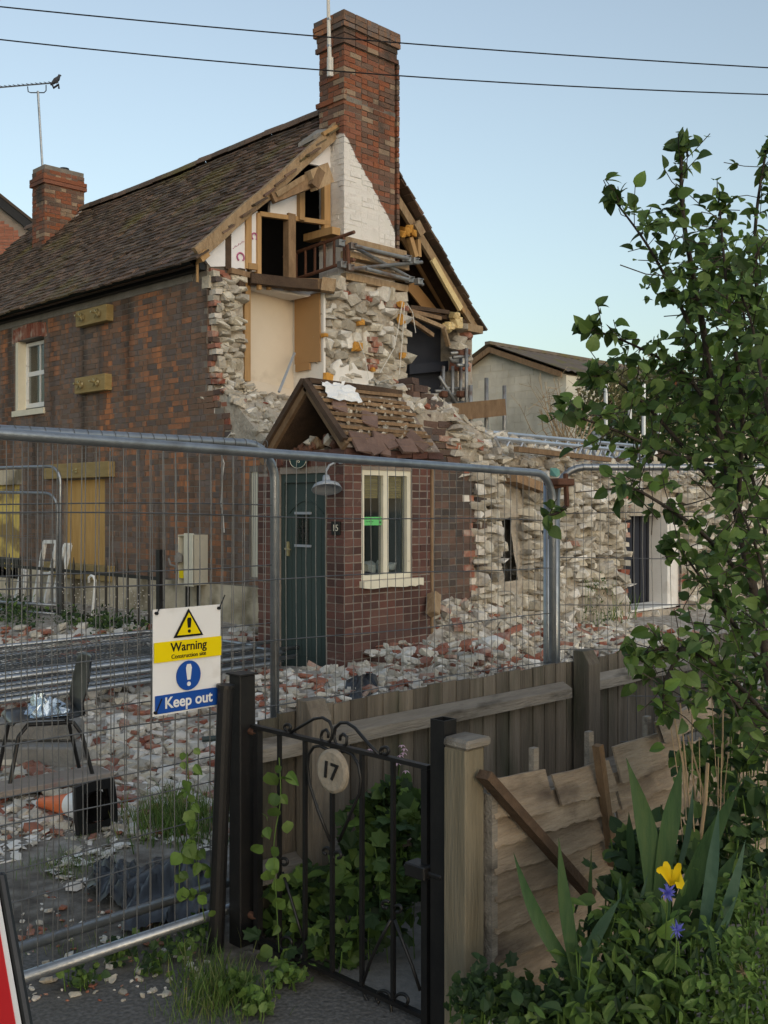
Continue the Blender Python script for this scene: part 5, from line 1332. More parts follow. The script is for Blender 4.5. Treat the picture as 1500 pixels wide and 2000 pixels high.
# traffic cone lying on its side, base towards the viewer
cn = empty('traffic_cone', atz(190, 1612, .02), 'toppled orange and white traffic cone with its black base towards us', 'cone')
cc = at(190, 1563, 5.62); cc.z = gh(cc.x, cc.y) + .138
ax = Vector((-.62, .74, .03)).normalized() * 1.0
ax = (at(98, 1560, 5.86) - cc); ax.z = -.05; ax.normalize()
up_ = Vector((0, 0, 1)); xx = up_.cross(ax).normalized(); uu = ax.cross(xx)
Mk = Matrix(((xx.x, uu.x, ax.x, cc.x), (xx.y, uu.y, ax.y, cc.y), (xx.z, uu.z, ax.z, cc.z), (0, 0, 0, 1)))
sq = []
for k in range(32):
    a = 2 * math.pi * k / 32; c_, s__ = math.cos(a), math.sin(a); q = .132 / max(abs(c_), abs(s__)) ** .82
    sq.append((q * c_, q * s__))
base = MB(); vs = []
for (r_, h) in ((.62, 0), (1, 0), (1, .03), (.62, .045)):
    vs += [Mk @ Vector((x * r_, y * r_, h)) for x, y in sq]
fs = []
for i in range(3):
    for k in range(32): fs.append((i * 32 + k, i * 32 + (k + 1) % 32, (i + 1) * 32 + (k + 1) % 32, (i + 1) * 32 + k))
base.add(vs, fs).build('base', 'black_plastic', cn)
for (h0, h1, r0, r1, m, nm) in ((.04, .15, .092, .075, 'sign_white', 'body'), (.15, .22, .075, .062, 'white_paint', 'reflective_sleeve'), (.22, .50, .062, .024, 'cone_orange', 'tip')):
    MB().lathe(Mk, [(r0, h0), (r1, h1)] + ([(0, h1)] if nm == 'tip' else []), 24).build(nm, m, cn, smooth=False)
MB().lathe(Mk, [(.08, .0), (.088, .035), (.05, .2), (.0, .21)], 24).build('hollow', 'black_plastic', cn)

# ------------------------------------------------------------------ black plastic sheeting near the fence foot
def tarp(name, label, p00, p10, p01, p11, hump, seed, n=30, m='tarp'):
    gr = []
    for i in range(n + 1):
        row = []
        for j in range(n + 1):
            u, v_ = i / n, j / n
            p = (p00 * (1 - u) + p10 * u) * (1 - v_) + (p01 * (1 - u) + p11 * u) * v_
            z = gh(p.x, p.y) + .015 + hump * math.sin(math.pi * u) ** .7 * math.sin(math.pi * v_) ** .7 * (1 + .6 * nz(u * 3, v_ * 3, seed, 1)) + .07 * abs(nz(u * 5, v_ * 5, seed + 4, 1)) + .03 * abs(nz(u * 11, v_ * 11, seed + 6, 1))
            row.append((p.x + .05 * nz(u * 4, v_ * 4, seed + 8), p.y + .05 * nz(u * 4, v_ * 4, seed + 11), max(z, gh(p.x, p.y) + .012)))
        gr.append(row)
    return tag(MB().sheet(gr).build(name, m, smooth=True, fix=False), label, 'sheet')
tarp('plastic_sheet', 'crumpled black plastic sheet bulging behind the fence foot', atz(235, 1830, 0), atz(410, 1800, 0), atz(260, 1690, .05), atz(425, 1650, .05), .075, 1)
tarp('plastic_sheet', 'small flap of black plastic left of the bulging sheet', atz(165, 1750, 0), atz(265, 1800, 0), atz(185, 1700, .03), atz(275, 1690, .03), .08, 5)
tarp('membrane_scrap', 'blue black membrane scrap on rubble beyond the board fence', atz(655, 1385, .2), atz(735, 1370, .2), atz(680, 1345, .2), atz(740, 1340, .2), .10, 9)
# rolled end of the sheet
ra, rb = at(245, 1765, 4.62), at(330, 1722, 4.75)
tag(MB().lathe(Matrix.Translation(ra) @ (rb - ra).to_track_quat('Z', 'Y').to_matrix().to_4x4(), [(.085, 0), (.09, .15), (.10, .34)], 18).build('sheet_roll', 'tarp', smooth=True), 'open rolled end of black plastic behind the fence rails', 'roll')

# ------------------------------------------------------------------ loose rubble on the ground
P = Pieces(); rr = random.Random(77)
def rubble_density(px, py, Y):
    return True
cnt = 0
MIX = ['white_rubble', 'white_rubble', 'cream_stone', 'cream_stone', 'stone', 'stone', 'red_brick', 'red_brick', 'red_brick', 'limewashed_brick']
def drop(px, py, s, m=None, key=None):
    z = .12
    p = atz(px, py, z)
    for _ in range(3):
        z = gh(p.x, p.y); p = atz(px, py, z)
    if p.x > XW - .1 or (p.x > PX0 - .05 and PY0 - .02 < p.y < PY1) or (p.y > YE - .05 and p.x > 7.9): return
    m = m or rr.choice(MIX)
    key = key or (('Q', rr.randrange(5)) if m in ('red_brick', 'limewashed_brick') and s > .09 and rr.random() < .5 else ('R', rr.randrange(14)))
    if key[0] == 'Q':
        P.add(key, TRS((p.x, p.y, z + .03), (rr.uniform(-.5, .5), rr.uniform(-.5, .5), rr.random() * 6.3), (s / .2 * rr.uniform(.6, 1.0),) * 3), m)
    else:
        P.add(key, TRS((p.x, p.y, z + s * .2), (rr.uniform(-.4, .4), rr.uniform(-.4, .4), rr.random() * 6.3), (s * rr.uniform(1.1, 1.8), s * rr.uniform(.8, 1.3), s * (rr.uniform(.4, .8) if key[0] != 'P' else .14))), m)
for k in range(9000):
    px = rr.uniform(-30, 1130); py = 1255 + (1640 - 1255) * rr.random() ** 1.25
    if px > 520 and py > 1400: continue
    s = (.016 + .10 * rr.random() ** 2.8)
    if py < 1300: s *= 1.25
    if py > 1560: s = .015 + .07 * rr.random() ** 3
    drop(px, py, s)
for k in range(1600):   # flat white plaster flakes
    px = rr.uniform(0, 430); py = rr.uniform(1530, 1740)
    if nz(px * .012, py * .02, 3) < -.12 + (py - 1600) / 400: continue
    s = .02 + .09 * rr.random() ** 2.2
    drop(px, py, s * .8, rr.choice(['white_rubble', 'white_rubble', 'white_plaster', 'cream_stone']), ('P', rr.randrange(6)))
for k in range(3400):    # mound by the end wall
    x = rr.uniform(6.5, 11.6); y = YE - .02 - 1.7 * rr.random() ** 1.2
    if PX0 - .05 < x < XW and y > PY0 - .03: continue
    s = .018 + .10 * rr.random() ** 2.8; m = rr.choice(['stone', 'stone', 'white_rubble', 'cream_stone', 'cream_stone', 'red_brick' if rr.random() < .7 else 'stone'])
    P.add(('R', rr.randrange(14)) if m != 'red_brick' or s < .06 else ('Q', rr.randrange(5)), TRS((x, y, gh(x, y) + s * .2), (rr.uniform(-.5, .5), rr.uniform(-.5, .5), rr.random() * 6.3), (s * rr.uniform(1.1, 1.8), s * rr.uniform(.8, 1.3), s * rr.uniform(.5, .9)) if m != 'red_brick' or s < .06 else (rr.uniform(.5, 1),) * 3), m)
def rub_label(p, m):
    rub_label.n = getattr(rub_label, 'n', 0) + 1
    sz = 'large ' if rub_label.n < 40 else ('middling ' if rub_label.n < 120 else 'small ')
    kind = 'broken red brick' if m == 'red_brick' else ('mortar crusted brick piece' if m == 'limewashed_brick' else ('white plaster flake' if m == 'white_plaster' else 'chunk of pale stone'))
    a, b, Y = topix(p)
    where = ('in the rubble before the iron railing' if a < 520 and b < 1270 else 'near the toppled cone' if a < 260 and b > 1480 else 'in the rubble between the chair and the black posts' if a < 430 and b > 1330 else 'near the stacked fence panels' if a < 540 else 'in the rubble at the porch foot' if a < 800 else 'on the mound before the ruined wall')
    return (sz + kind + ' ' + where, 'rubble', 'rubble on the ground')
for k in range(260):    # brick bits at the railings
    drop(rr.uniform(0, 520), rr.uniform(1228, 1262), .04 + .1 * rr.random() ** 2, rr.choice(['red_brick', 'red_brick', 'white_rubble', 'cream_stone']))
for k in range(260):
    drop(rr.uniform(40, 420), rr.uniform(1740, 1960), .008 + .022 * rr.random() ** 2)
P.build(None, 'rubble_chunk', 'rubble_scatter', 240, top=rub_label)
# block and brick leaning at the porch corner
tag(MB().beam(GY(845, 1200, PY0 - .14), GY(848, 1160, PY0 - .06), .12, .1, up=(0, 1, 0)).build('timber_offcut', 'pale_timber', bevel=.01), 'stubby wooden block leaning in the corner right of the porch', 'block')
tag(MB().tube([atz(395, 1444, .25), atz(470, 1438, .25)], .018, 8).build('green_pipe', 'green_paint'), 'thin green pipe lying on rubble behind the black posts', 'pipe')

# ------------------------------------------------------------------ things along the house front
rlx = 6.95
rl = empty('iron_railing', (rlx, 12, .2), 'black spiked iron railing in front of the boarded window', 'railing')
for k in range(15):
    px = 18 + 21 * k
    y = onX(px, rlx)
    zt = zp(1092, rlx, onX(200, rlx)) + (.05 if k % 7 == 3 else 0)
    MB().tube([(rlx, y, .05), (rlx, y, zt - .1), (rlx, y, zt)], .016, 6, radii=[.016, .016, .003]).build('bar', 'black_paint', rl)
MB().box((rlx - .02, onX(312, rlx) , .66 + .2), (rlx + .02, onX(-30, rlx), .70 + .2)).build('rail', 'black_paint', rl)
MB().box((rlx - .02, onX(312, rlx) , .30), (rlx + .02, onX(-30, rlx), .34)).build('rail', 'black_paint', rl)
MB().box((rlx - .035, onX(313, rlx) - .035, .0), (rlx + .035, onX(313, rlx) + .035, 1.22)).build('end_post', 'black_paint', rl)
# white cane hooked on the railing
cx_ = rlx - .05
pts = [GX(a, b_, cx_) for a, b_ in ((174, 1138), (174, 1128), (178, 1124), (183, 1126), (186, 1134), (185, 1150), (182, 1185), (178, 1222))]
tag(MB().tube(pts, .018, 8).build('white_cane', 'white_paint', smooth=True), 'white hooked cane hanging on the iron railing', 'cane')
# gas meter box
mx = 7.72
mb = empty('meter_box', (mx, onX(370, mx), .6), 'open cream gas meter box standing against the brick wall', 'meter box')
y0, y1 = onX(384, mx), onX(354, mx); z0, z1 = zp(1143, mx, y0), zp(1045, mx, y0)
b_ = MB(); b_.box((mx + .14, y0, z0), (mx + .17, y1, z1)); b_.box((mx - .05, y0, z0), (mx + .14, y0 + .012, z1)); b_.box((mx - .05, y1 - .012, z0), (mx + .14, y1, z1)); b_.box((mx - .05, y0 + .012, z0), (mx + .14, y1 - .012, z0 + .012)); b_.box((mx - .05, y0 + .012, z1 - .012), (mx + .14, y1 - .012, z1))
b_.build('box', 'cream_paint', mb)
MB().box((mx - .055, y0, z0 - .02), (mx - .03, y0 + (y1 - y0) * .62, z1 + .02)).build('door', 'cream_paint', mb, bevel=.008)
MB().lathe(Matrix.Translation((mx - .07, y1 - .05, (z0 + z1) / 2)), [(0, .09), (.03, .08), (.055, .04), (.055, -.03), (0, -.05)], 14).tube([(mx - .07, y1 + .0, z0 + .22), (mx - .08, y1 + .12, z0 + .24), (mx - .08, y1 + .16, z0 + .32)], .014, 6).build('regulator', 'concrete', mb)
MB().box((mx - .058, y1 - .13, z0 + .08), (mx - .054, y1 - .04, z0 + .18)).build('yellow_label', 'sign_yellow', mb)
MB().tube([(mx + .05, (y0 + y1) / 2 + .1, z0), (mx + .05, (y0 + y1) / 2 + .1, -.1)], .03, 8).tube([(mx + .08, y0 + .08, z0), (mx + .08, y0 + .08, -.1)], .02, 8).build('supply_pipe', 'black_paint', mb)
# discarded white sashes leaning at the railing
def sash(label, a, b_, c_, d_, x0):
    e = empty('window_sash', GX(c_[0], c_[1], x0), label, 'window frame', 'discarded window sashes')
    A, B, C_, D_ = GX(*a, x0 + .12), GX(*b_, x0 + .12), GX(*c_, x0), GX(*d_, x0)
    for p, q in ((A, B), (C_, D_), (A, D_), (B, C_)): MB().beam(p, q, .05, .05, up=(1, 0, 0)).build('frame_member', 'white_paint', e)
    MB().beam((A + D_) / 2, (B + C_) / 2, .03, .03, up=(1, 0, 0)).build('glazing_bar', 'white_paint', e)
sash('white sash with empty panes leaning beside the boarded window', (88, 1058), (112, 1058), (88, 1180), (66, 1180), 7.3)
sash('narrow white sash leaning in front of the boarded window', (128, 1064), (137, 1064), (112, 1172), (104, 1172), 7.25)
sash('dirty white sash lying low by the yellow sheet', (43, 1112), (52, 1120), (38, 1185), (30, 1180), 7.2)
# white flex trailing down the wall
tag(MB().tube([GX(a, b_, XW - .05) for a, b_ in ((452, 845), (437, 862), (433, 890), (438, 905), (434, 935), (432, 985), (436, 1010), (438, 1040))], .007, 5).build('trailing_cable', 'cable_white'), 'thin white cable trailing down the brick wall', 'cable')

# ------------------------------------------------------------------ behind the ruins: barn, scaffold tower, lattice girders
bx = 24.0
bn = empty('block_barn', (bx, 19.5, 0), 'cream blockwork barn with shallow mossy gable roof beyond the ruins', 'barn')
ap = GX(965, 679, bx); co = GX(1106, 727, bx); le = GX(860, 757, bx)
MB().prism([(bx, le.y, 0), (bx, le.y, le.z - .1), (bx, ap.y, ap.z - .08), (bx, co.y, co.z - .08), (bx, co.y, 0)], (15, 0, 0)).build('wall', 'concrete_block', bn)
P = Pieces(); rb_ = random.Random(4)
z = 1.0; k = 0
while z < ap.z:
    y = co.y + (.22 if k % 2 else 0) + .22
    while y < le.y:
        lim = ap.z - .25 - (ap.z - co.z) / abs(ap.y - co.y) * abs(y - ap.y)
        if z < lim - .1: P.add(('B', rb_.randrange(5)), Matrix.Translation((bx - .012 + rb_.uniform(-.003, .003), y, z)) @ RX, 'concrete_block')
        y += .44
    z += .215; k += 1
P.build(bn, 'block', 'blockwork', 300)
P = Pieces()
for (a, b_) in ((ap, co), (ap, le)):
    MB().prism([(bx - .25, a.y, a.z), (bx - .25, b_.y, b_.z - .0), (bx - .25, b_.y, b_.z - .16), (bx - .25, a.y, a.z - .16)], (.06, 0, 0)).build('bargeboard', 'old_timber', bn)
    n = 24
    gr = []
    for i in range(n + 1):
        row = []
        for j in range(3):
            t = i / n; 
            row.append((0, 0, 0))
        gr.append(row)
ncr = 90
def slope_sheet(a, b_, name):
    gr = []
    for i in range(9):
        t = i / 8 * 1.06
        row = []
        for j in range(ncr + 1):
            x = bx - .3 + 15.5 * j / ncr
            row.append((x, a.y + (b_.y - a.y) * t, a.z + (b_.z - a.z) * t + .05 + .028 * math.sin(j * math.pi)))
        gr.append(row)
    for r_ in gr:
        for j in range(0, ncr + 1, 2): r_[j] = (r_[j][0], r_[j][1], r_[j][2] + .05)
    MB().sheet(gr).build(name, 'barn_roof', bn, fix=False)
slope_sheet(ap, co, 'corrugated_roof'); slope_sheet(ap, le, 'corrugated_roof')
MB().box((bx - .3, ap.y - .1, ap.z + .06), (bx + 15.2, ap.y + .1, ap.z + .15)).build('ridge_cap', 'barn_roof', bn)
MB().box((bx + 1.2, co.y - .04, 3.4), (bx + 3.6, co.y + .02, 4.6)).build('window', 'lamp_grey', bn)

# scaffold tower right of the house
stw = empty('scaffold_tower', (12.9, 10.9, 0), 'rusty scaffold tower standing at the house rear corner', 'scaffold')
def tb(a, b_, y, r_=.026, m='scaffold_steel', n='tube'): MB().tube([GY(*a, y), GY(*b_, y)], r_, 8).build(n, m, stw, smooth=True)
tb((866, 715), (866, 850), 10.9); tb((900, 690), (900, 850), 10.9); tb((911, 680), (911, 850), 10.7); tb((884, 715), (884, 830), 10.9)
tb((850, 772), (917, 770), 10.85); tb((850, 764), (875, 764), 10.8); tb((858, 735), (895, 795), 10.8); tb((880, 690), (916, 688), 10.8); tb((885, 698), (915, 695), 10.75)
tb((860, 757), (910, 760), 10.95); tb((855, 790), (905, 786), 10.85); tb((893, 713), (914, 714), 10.75)
for a in ((900, 770), (911, 770), (911, 688), (866, 770), (900, 690)):
    p = GY(*a, 10.78); MB().box((p.x - .06, p.y - .05, p.z - .05), (p.x + .06, p.y + .05, p.z + .05)).build('coupler', 'rust', stw, bevel=.015)
for k, (px, pt_, pb, lb) in enumerate(((919, 752, 850, 'first scaffold standard rising beside the wide brown board'), (950, 738, 850, 'tall scaffold standard crossing the middle of the brown board'), (985, 753, 850, 'scaffold standard at the free end of the brown board'))):
    y = 10.6 if k else 10.5
    tag(MB().tube([GY(px, pb + 60, y), GY(px, pt_, y)], .032, 10).build('scaffold_pole', 'scaffold_steel', smooth=True), lb, 'pole', 'scaffold poles')
A, B = GY(880, 806, 10.44), GY(986, 795, 10.44)
tag(MB().beam(A, B, .26, .04).build('scaffold_board', 'old_timber'), 'wide brown board fixed across the scaffold poles', 'board')
for k, (px, pt_, pb) in enumerate(((1183, 735, 840), (1230, 745, 845), (1257, 750, 850), (1287, 790, 850))):
    tag(MB().tube([at(px, pb, 17), at(px, pt_, 17)], .035, 8).build('steel_post', 'aluminium'), ['leftmost', 'second', 'third', 'rightmost'][k] + ' of four pale steel posts before the far bushes', 'post', 'pale steel posts')
# lattice girders on the rubble
def girder(label, a, b_, Ya, Yb, hpx):
    A, B = at(*a, Ya), at(*b_, Yb); up = Vector((0, 0, hpx / F * (Ya + Yb) / 2))
    e = empty('lattice_girder', A, label, 'girder', 'aluminium lattice girders')
    MB().tube([A, B], .025, 8).build('chord', 'aluminium', e); MB().tube([A - up, B - up], .025, 8).build('chord', 'aluminium', e)
    n = int((B - A).length / .34)
    for k in range(n):
        t0, t1, t2 = k / n, (k + .5) / n, (k + 1) / n
        MB().tube([A.lerp(B, t0), (A - up).lerp(B - up, t1), A.lerp(B, t2)], .016, 6).build('lattice_brace', 'aluminium', e)
girder('aluminium lattice girder lying highest on the rubble heap', (938, 843), (1255, 872), 12.2, 16.5, 30)
girder('aluminium lattice girder lying just in front of the highest one', (968, 856), (1262, 884), 11.9, 16.0, 26)
tag(MB().beam(at(1008, 877, 11.7), at(1190, 898, 14), .06, .06).build('long_timber', 'old_timber'), 'long brown timber lying below the lattice girders', 'timber')
db = empty('dark_board', at(1290, 885, 15.5), 'dark tilted board with small white label on the rubble', 'board')
MB().prism([at(1195, 898, 14.6), at(1262, 868, 15), at(1312, 882, 15.6), at(1292, 896, 15.4), at(1262, 880, 15.0), at(1205, 903, 14.6)], (0.05, .05, .0)).build('board', 'dark_timber', db)
MB().prism([at(1277, 878, 14.9), at(1284, 877, 14.9), at(1285, 888, 14.9), at(1278, 889, 14.9)], (.01, .01, 0)).build('label', 'sign_white', db)
# ------------------------------------------------------------------ garden gate
GXp = 2.585
gt = empty('garden_gate', (GXp, 3.27, 0), 'black wrought iron garden gate with scrolls, number 17 disc', 'gate')
def gp(px, py): return GX(px, py, GXp)
yh, yl = onX(504, GXp), onX(833, GXp)
zt, zb = .862, .035
def gbar(p, q, w=.016, name='bar'): return MB().beam(p, q, w, w, up=(1, 0, 0)).build(name, 'black_paint', gt)
MB().box((GXp - .012, yl - .012, zt - .007), (GXp + .012, yh + .03, zt + .007)).build('top_rail', 'black_paint', gt)
MB().box((GXp - .012, yl - .012, zb - .007), (GXp + .012, yh + .012, zb + .007)).build('bottom_rail', 'black_paint', gt)
for y in (yh, yl): MB().box((GXp - .013, y - .013, zb - .05), (GXp + .013, y + .013, zt - .008)).build('stile', 'black_paint', gt)
for px in (546, 596, 649, 707, 768):
    y = onX(px, GXp); MB().box((GXp - .007, y - .007, zb + .008), (GXp + .007, y + .007, zt - .008)).build('bar', 'black_paint', gt)
def spiral(cx, cy, r0, r1, a0, a1, n=16): return [(cx + (r0 + (r1 - r0) * k / n) * math.cos(a0 + (a1 - a0) * k / n), cy - (r0 + (r1 - r0) * k / n) * math.sin(a0 + (a1 - a0) * k / n)) for k in range(n + 1)]
def scroll(pts, off=0.0):
    P3 = [GX(a, b_, GXp - off) for a, b_ in pts]
    m = MB(); n = len(P3)
    # flat bar on edge
    for k in range(n - 1): pass
    m.tube(P3, .006, 6)
    return m.build('scroll', 'black_paint', gt, smooth=True)
pi = math.pi
z3 = lambda L_: [(400 + a / 3, 1350 + b_ / 3) for a, b_ in L_]
scroll(spiral(561, 1421, 7, 5, -pi * .3, pi * 1.6) )
scroll(z3([(500, 245), (560, 208), (640, 162), (690, 155), (730, 178), (748, 225), (742, 280), (720, 305), (692, 298), (680, 265), (690, 235), (712, 225), (724, 245), (722, 272)]))
scroll(z3([(1040, 392), (960, 310), (880, 215), (835, 185), (795, 185), (765, 215), (757, 265), (770, 310), (800, 330), (830, 310), (833, 270), (812, 250), (795, 262), (792, 288)]))
scroll(spiral(752, 1467, 9, 6, pi * 1.2, -pi * .7))
scroll(z3([(725, 345), (680, 322), (640, 325), (608, 370), (603, 440), (612, 540), (660, 690), (735, 880)]), .008)
scroll(z3([(770, 360), (820, 352), (865, 372), (900, 430), (915, 520), (905, 600), (850, 730), (785, 880)]), .008)
scroll(spiral(637, 1663, 9, 5, -pi * .2, pi * 1.5)); scroll(spiral(660, 1671, 9, 5, pi * 1.2, -pi * .5))
scroll(z3([(455, 1060), (500, 1200), (545, 1350), (572, 1440)]), .008)
scroll(spiral(555, 1684, 9, 5, pi * 1.0, -pi * .7)); scroll(spiral(560, 1842, 15, 9, pi * 1.4, -pi * .2))
scroll(z3([(440, 1560), (470, 1600), (520, 1620), (560, 1590), (570, 1540)]))
scroll(spiral(753, 1768, 9, 5, pi * .2, pi * 1.7)); scroll(spiral(777, 1776, 9, 5, pi * .8, -pi * .7))
scroll(z3([(1112, 1340), (1160, 1470), (1215, 1610), (1262, 1755)]), .008); scroll(z3([(1090, 1340), (1030, 1450), (970, 1580), (930, 1700)]), .008)
scroll(spiral(747, 1949, 16, 11, -pi * .05, pi * 1.3)); scroll(spiral(785, 1955, 16, 11, pi * 1.05, -pi * .3))
scroll(z3([(1080, 1800), (1090, 1850), (1095, 1900), (1110, 1930)])); scroll(z3([(915, 1720), (940, 1790), (980, 1860), (1040, 1890)]))
# wooden disc with the number
dc = GX(650, 1506, GXp - .03)
Md = Matrix.Translation(dc) @ Matrix.Rotation(-pi / 2, 4, 'Y')
dk = MB().lathe(Md, [(0, .012), (.068, .012), (.078, .006), (.079, -.006), (.07, -.012), (0, -.012)], 30).build('number_disc', 'disc_wood', gt)
text_mesh('17', .085, frameM((dc.x - .0145, dc.y, dc.z), (0, -1, -.10), (0, -.10, 1)), 'black_paint', 'lettering', dk, .003, bold=.0008)
MB().box((GXp - .045, yl - .03, .50), (GXp + .02, yl + .06, .545)).box((GXp - .03, yl - .09, .515), (GXp - .01, yl + .08, .53)).build('latch', 'black_paint', gt, bevel=.004)
for z in (.84, .12): MB().tube([(GXp, yh + .0, z), (GXp - .0, yh + .07, z)], .014, 8).build('hinge', 'rust', gt)
# posts
def sq_post(name, label, px, Y, w, ztop, m, cat='post', lean=(0, 0), cap=None, group=None):
    p = at(px, HY, Y); h = w / 2
    e = MB(); b0 = -.3
    e.prism([(p.x - h, p.y - h, b0), (p.x + h, p.y - h, b0), (p.x + h, p.y + h, b0), (p.x - h, p.y + h, b0)], (lean[0], lean[1], ztop - b0))
    r_ = empty(name, (p.x, p.y, 0), label, cat, group)
    e.build('shaft', m, r_, bevel=.004)
    return r_, p
hp, p = sq_post('gate_post', 'square black steel post on the hinge side of the gate', 473, 4.2, .075, 1.06, 'black_paint')
MB().box((p.x - .045, p.y - .045, 1.06), (p.x + .045, p.y + .045, 1.066)).build('cap_plate', 'black_paint', hp)
p1 = at(432, HY, 4.12)
r1_ = empty('steel_post', (p1.x, p1.y, 0), 'leaning round black steel post left of the hinge post', 'post')
MB().tube([(p1.x - .02, p1.y + .02, -.2), (p1.x + .012, p1.y - .012, 1.02)], .031, 14).build('shaft', 'black_paint', r1_, smooth=False)
MB().tube([(p1.x + .012, p1.y - .012, 1.02), (p1.x + .0125, p1.y - .0125, 1.033)], .036, 14).build('cap_plate', 'black_paint', r1_)
p2 = at(866, HY, 3.47)
lp = empty('gate_post', (p2.x, p2.y, 0), 'open topped black box section post on the latch side of the gate', 'post')
h = .030; t = .003; e = MB()
for (a, b_, c_, d_) in ((-h, -h, h, -h + t), (-h, h - t, h, h), (-h, -h + t, -h + t, h - t), (h - t, -h + t, h, h - t)): e.box((p2.x + a, p2.y + b_, -.3), (p2.x + c_, p2.y + d_, 1.03))
e.build('shaft', 'black_paint', lp); MB().box((p2.x - h + t, p2.y - h + t, .9), (p2.x + h - t, p2.y + h - t, .95)).build('inside', 'black_void', lp)
wp, p3 = sq_post('fence_post', 'weathered timber post with tilted cap beside the latch post', 906, 3.40, .092, .955, 'treated_wood')
MB().prism([(p3.x - .055, p3.y - .06, .956), (p3.x + .065, p3.y - .06, .956), (p3.x + .06, p3.y + .055, .957), (p3.x - .05, p3.y + .05, .957)], (.006, 0, .03)).build('post_cap', 'fence_rail_wood', wp, bevel=.008)
wp2, p4 = sq_post('fence_post', 'timber post with flat cap where the two panel fences meet', 1412, 4.60, .095, 1.02, 'treated_wood')
MB().box((p4.x - .075, p4.y - .075, 1.02), (p4.x + .075, p4.y + .075, 1.045)).build('post_cap', 'fence_rail_wood', wp2, bevel=.006)

# ------------------------------------------------------------------ close-board fence
FY = 3.37
cf = empty('board_fence', (2.65, FY, 0), 'low close-board fence of grey upright boards behind the gate', 'fence')
rf = random.Random(14); x = 2.66; k = 0
while x < 6.75:
    zt_ = .885 + rf.uniform(-.006, .006) - .015 * sm(2.7, 2.9, 5.6 - x)
    m = MB(); y0 = FY + rf.uniform(-.003, .003)
    m.prism([(x - .004, y0 - .010, -.1), (x + .103, y0 - .003, -.1), (x + .103, y0 + .004, -.1), (x - .004, y0 + .004, -.1)], (rf.uniform(-.003, .003), 0, zt_ + .1))
    m.build('board', 'fence_wood', cf); x += .1
for (xa, xb) in ((2.62, 2.84), (2.95, 4.71), (4.83, 6.7)):
    for z in (.745, .26):
        MB().prism([(xa, FY - .017, z - .045), (xa, FY - .075, z - .03), (xa, FY - .075, z + .02), (xa, FY - .017, z + .05)], (xb - xa, 0, rf.uniform(-.012, .012))).build('rail', 'fence_rail_wood', cf)
for px in (613, 1146):
    xc = onY(px, FY - .075); hh = .052; yc = FY - .075; zt_ = .945 if px > 900 else .93
    MB().prism([(xc - hh, yc - hh, -.3), (xc - hh, yc - hh, zt_ - .07), (xc - hh, yc - .01, zt_), (xc - hh, yc + hh, zt_), (xc - hh, yc + hh, -.3)], (2 * hh, 0, 0)).build('post', 'fence_wood', cf, bevel=.003)

# ------------------------------------------------------------------ waney-lap panel
LY = 2.20
wl_ = empty('lap_panel', (2.66, LY, 0), 'old sagging overlap fence panel of brown waney boards', 'fence')
xa, xb = 2.66, 4.15
def slat(z0, hgt, x0, x1, out, seed, name='slat'):
    n = 60; top = []; bot = []
    for k in range(n + 1):
        x = x0 + (x1 - x0) * k / n
        sag = -.03 * math.sin(math.pi * (x - xa) / (xb - xa)) + .0 * x
        top.append((x, z0 + hgt + sag + .006 * nz(x, seed, 0, 5)))
        bot.append((x, z0 + sag + .014 * nz(x, seed + 5, 0, 5) + .010 * nz(x, seed, 3, 22) + .005 * nz(x, seed, 3, 60)))
    m = MB()
    vs = []; fs = []
    for (bx_, bz), (tx, tz) in zip(bot, top):
        vs += [(bx_, LY - .046 - out, bz), (tx, LY - .004, tz), (bx_, LY - .036 - out, bz), (tx, LY + .004, tz)]
    for k in range(n):
        a = 4 * k; fs += [(a, a + 4, a + 5, a + 1), (a + 2, a + 3, a + 7, a + 6), (a, a + 2, a + 6, a + 4), (a + 1, a + 5, a + 7, a + 3)]
    fs += [(0, 1, 3, 2), (4 * n, 4 * n + 2, 4 * n + 3, 4 * n + 1)]
    return m.add(vs, fs).build(name, 'waney_wood', wl_)
for k in range(9):
    z0 = -.02 + .094 * k
    if k == 8: slat(z0 - .02, .125, xa + .0, 2.98, 0, k * 3.1); slat(z0 - .02, .10, 3.02, 3.37, .002, k * 3.7); slat(z0 - .0, .125, 3.40, 3.86, 0, k * 2.7)
    else: slat(z0, .125, xa, 3.38, 0, k * 3.3); slat(z0 + .0, .125, 3.40, xb, .0, k * 4.1 + 2)
for px, pt_, pb in ((1042, 1462, 1500), (1150, 1430, 1480), (1263, 1400, 1435)):
    x = onY(px, LY + .02); zt_ = zp(pt_, x, LY); MB().box((x - .014, LY + .008, .0), (x + .014, LY + .03, zt_)).build('batten', 'fence_rail_wood', wl_)
a_, b_ = GY(1168, 1455, LY - .05), GY(1198, 1690, LY - .06)
MB().beam(a_, b_, .028, .03, up=(1, 0, 0), jit=.003, rng=rf).build('batten', 'old_timber', wl_)
MB().box((xa - .012, LY - .04, -.05), (xa + .016, LY + .02, .80)).build('batten', 'fence_rail_wood', wl_)
tag(MB().beam(GY(946, 1512, LY - .065), GY(1150, 1745, LY - .10), .05, .03, up=(0, 1, 0), jit=.003, rng=rf).build('fallen_batten', 'dark_timber'), 'dark broken batten fallen diagonally across the lap panel', 'batten')
# curled broken slat on top
P3 = [GY(1290, 1425, LY - .06), GY(1320, 1412, LY - .07), GY(1355, 1392, LY - .06), GY(1390, 1368, LY - .03)]
m = MB(); vs = []; fs = []
for k, p in enumerate(P3): vs += [p + Vector((0, -.02, -.05)), p + Vector((0, .01, .025)), p + Vector((0, .03, .025)), p + Vector((0, 0, -.05))]
for k in range(3):
    a = 4 * k
    for i in range(4): fs.append((a + i, a + (i + 1) % 4, a + 4 + (i + 1) % 4, a + 4 + i))
m.add(vs, fs).build('curled_slat', 'waney_wood', wl_)
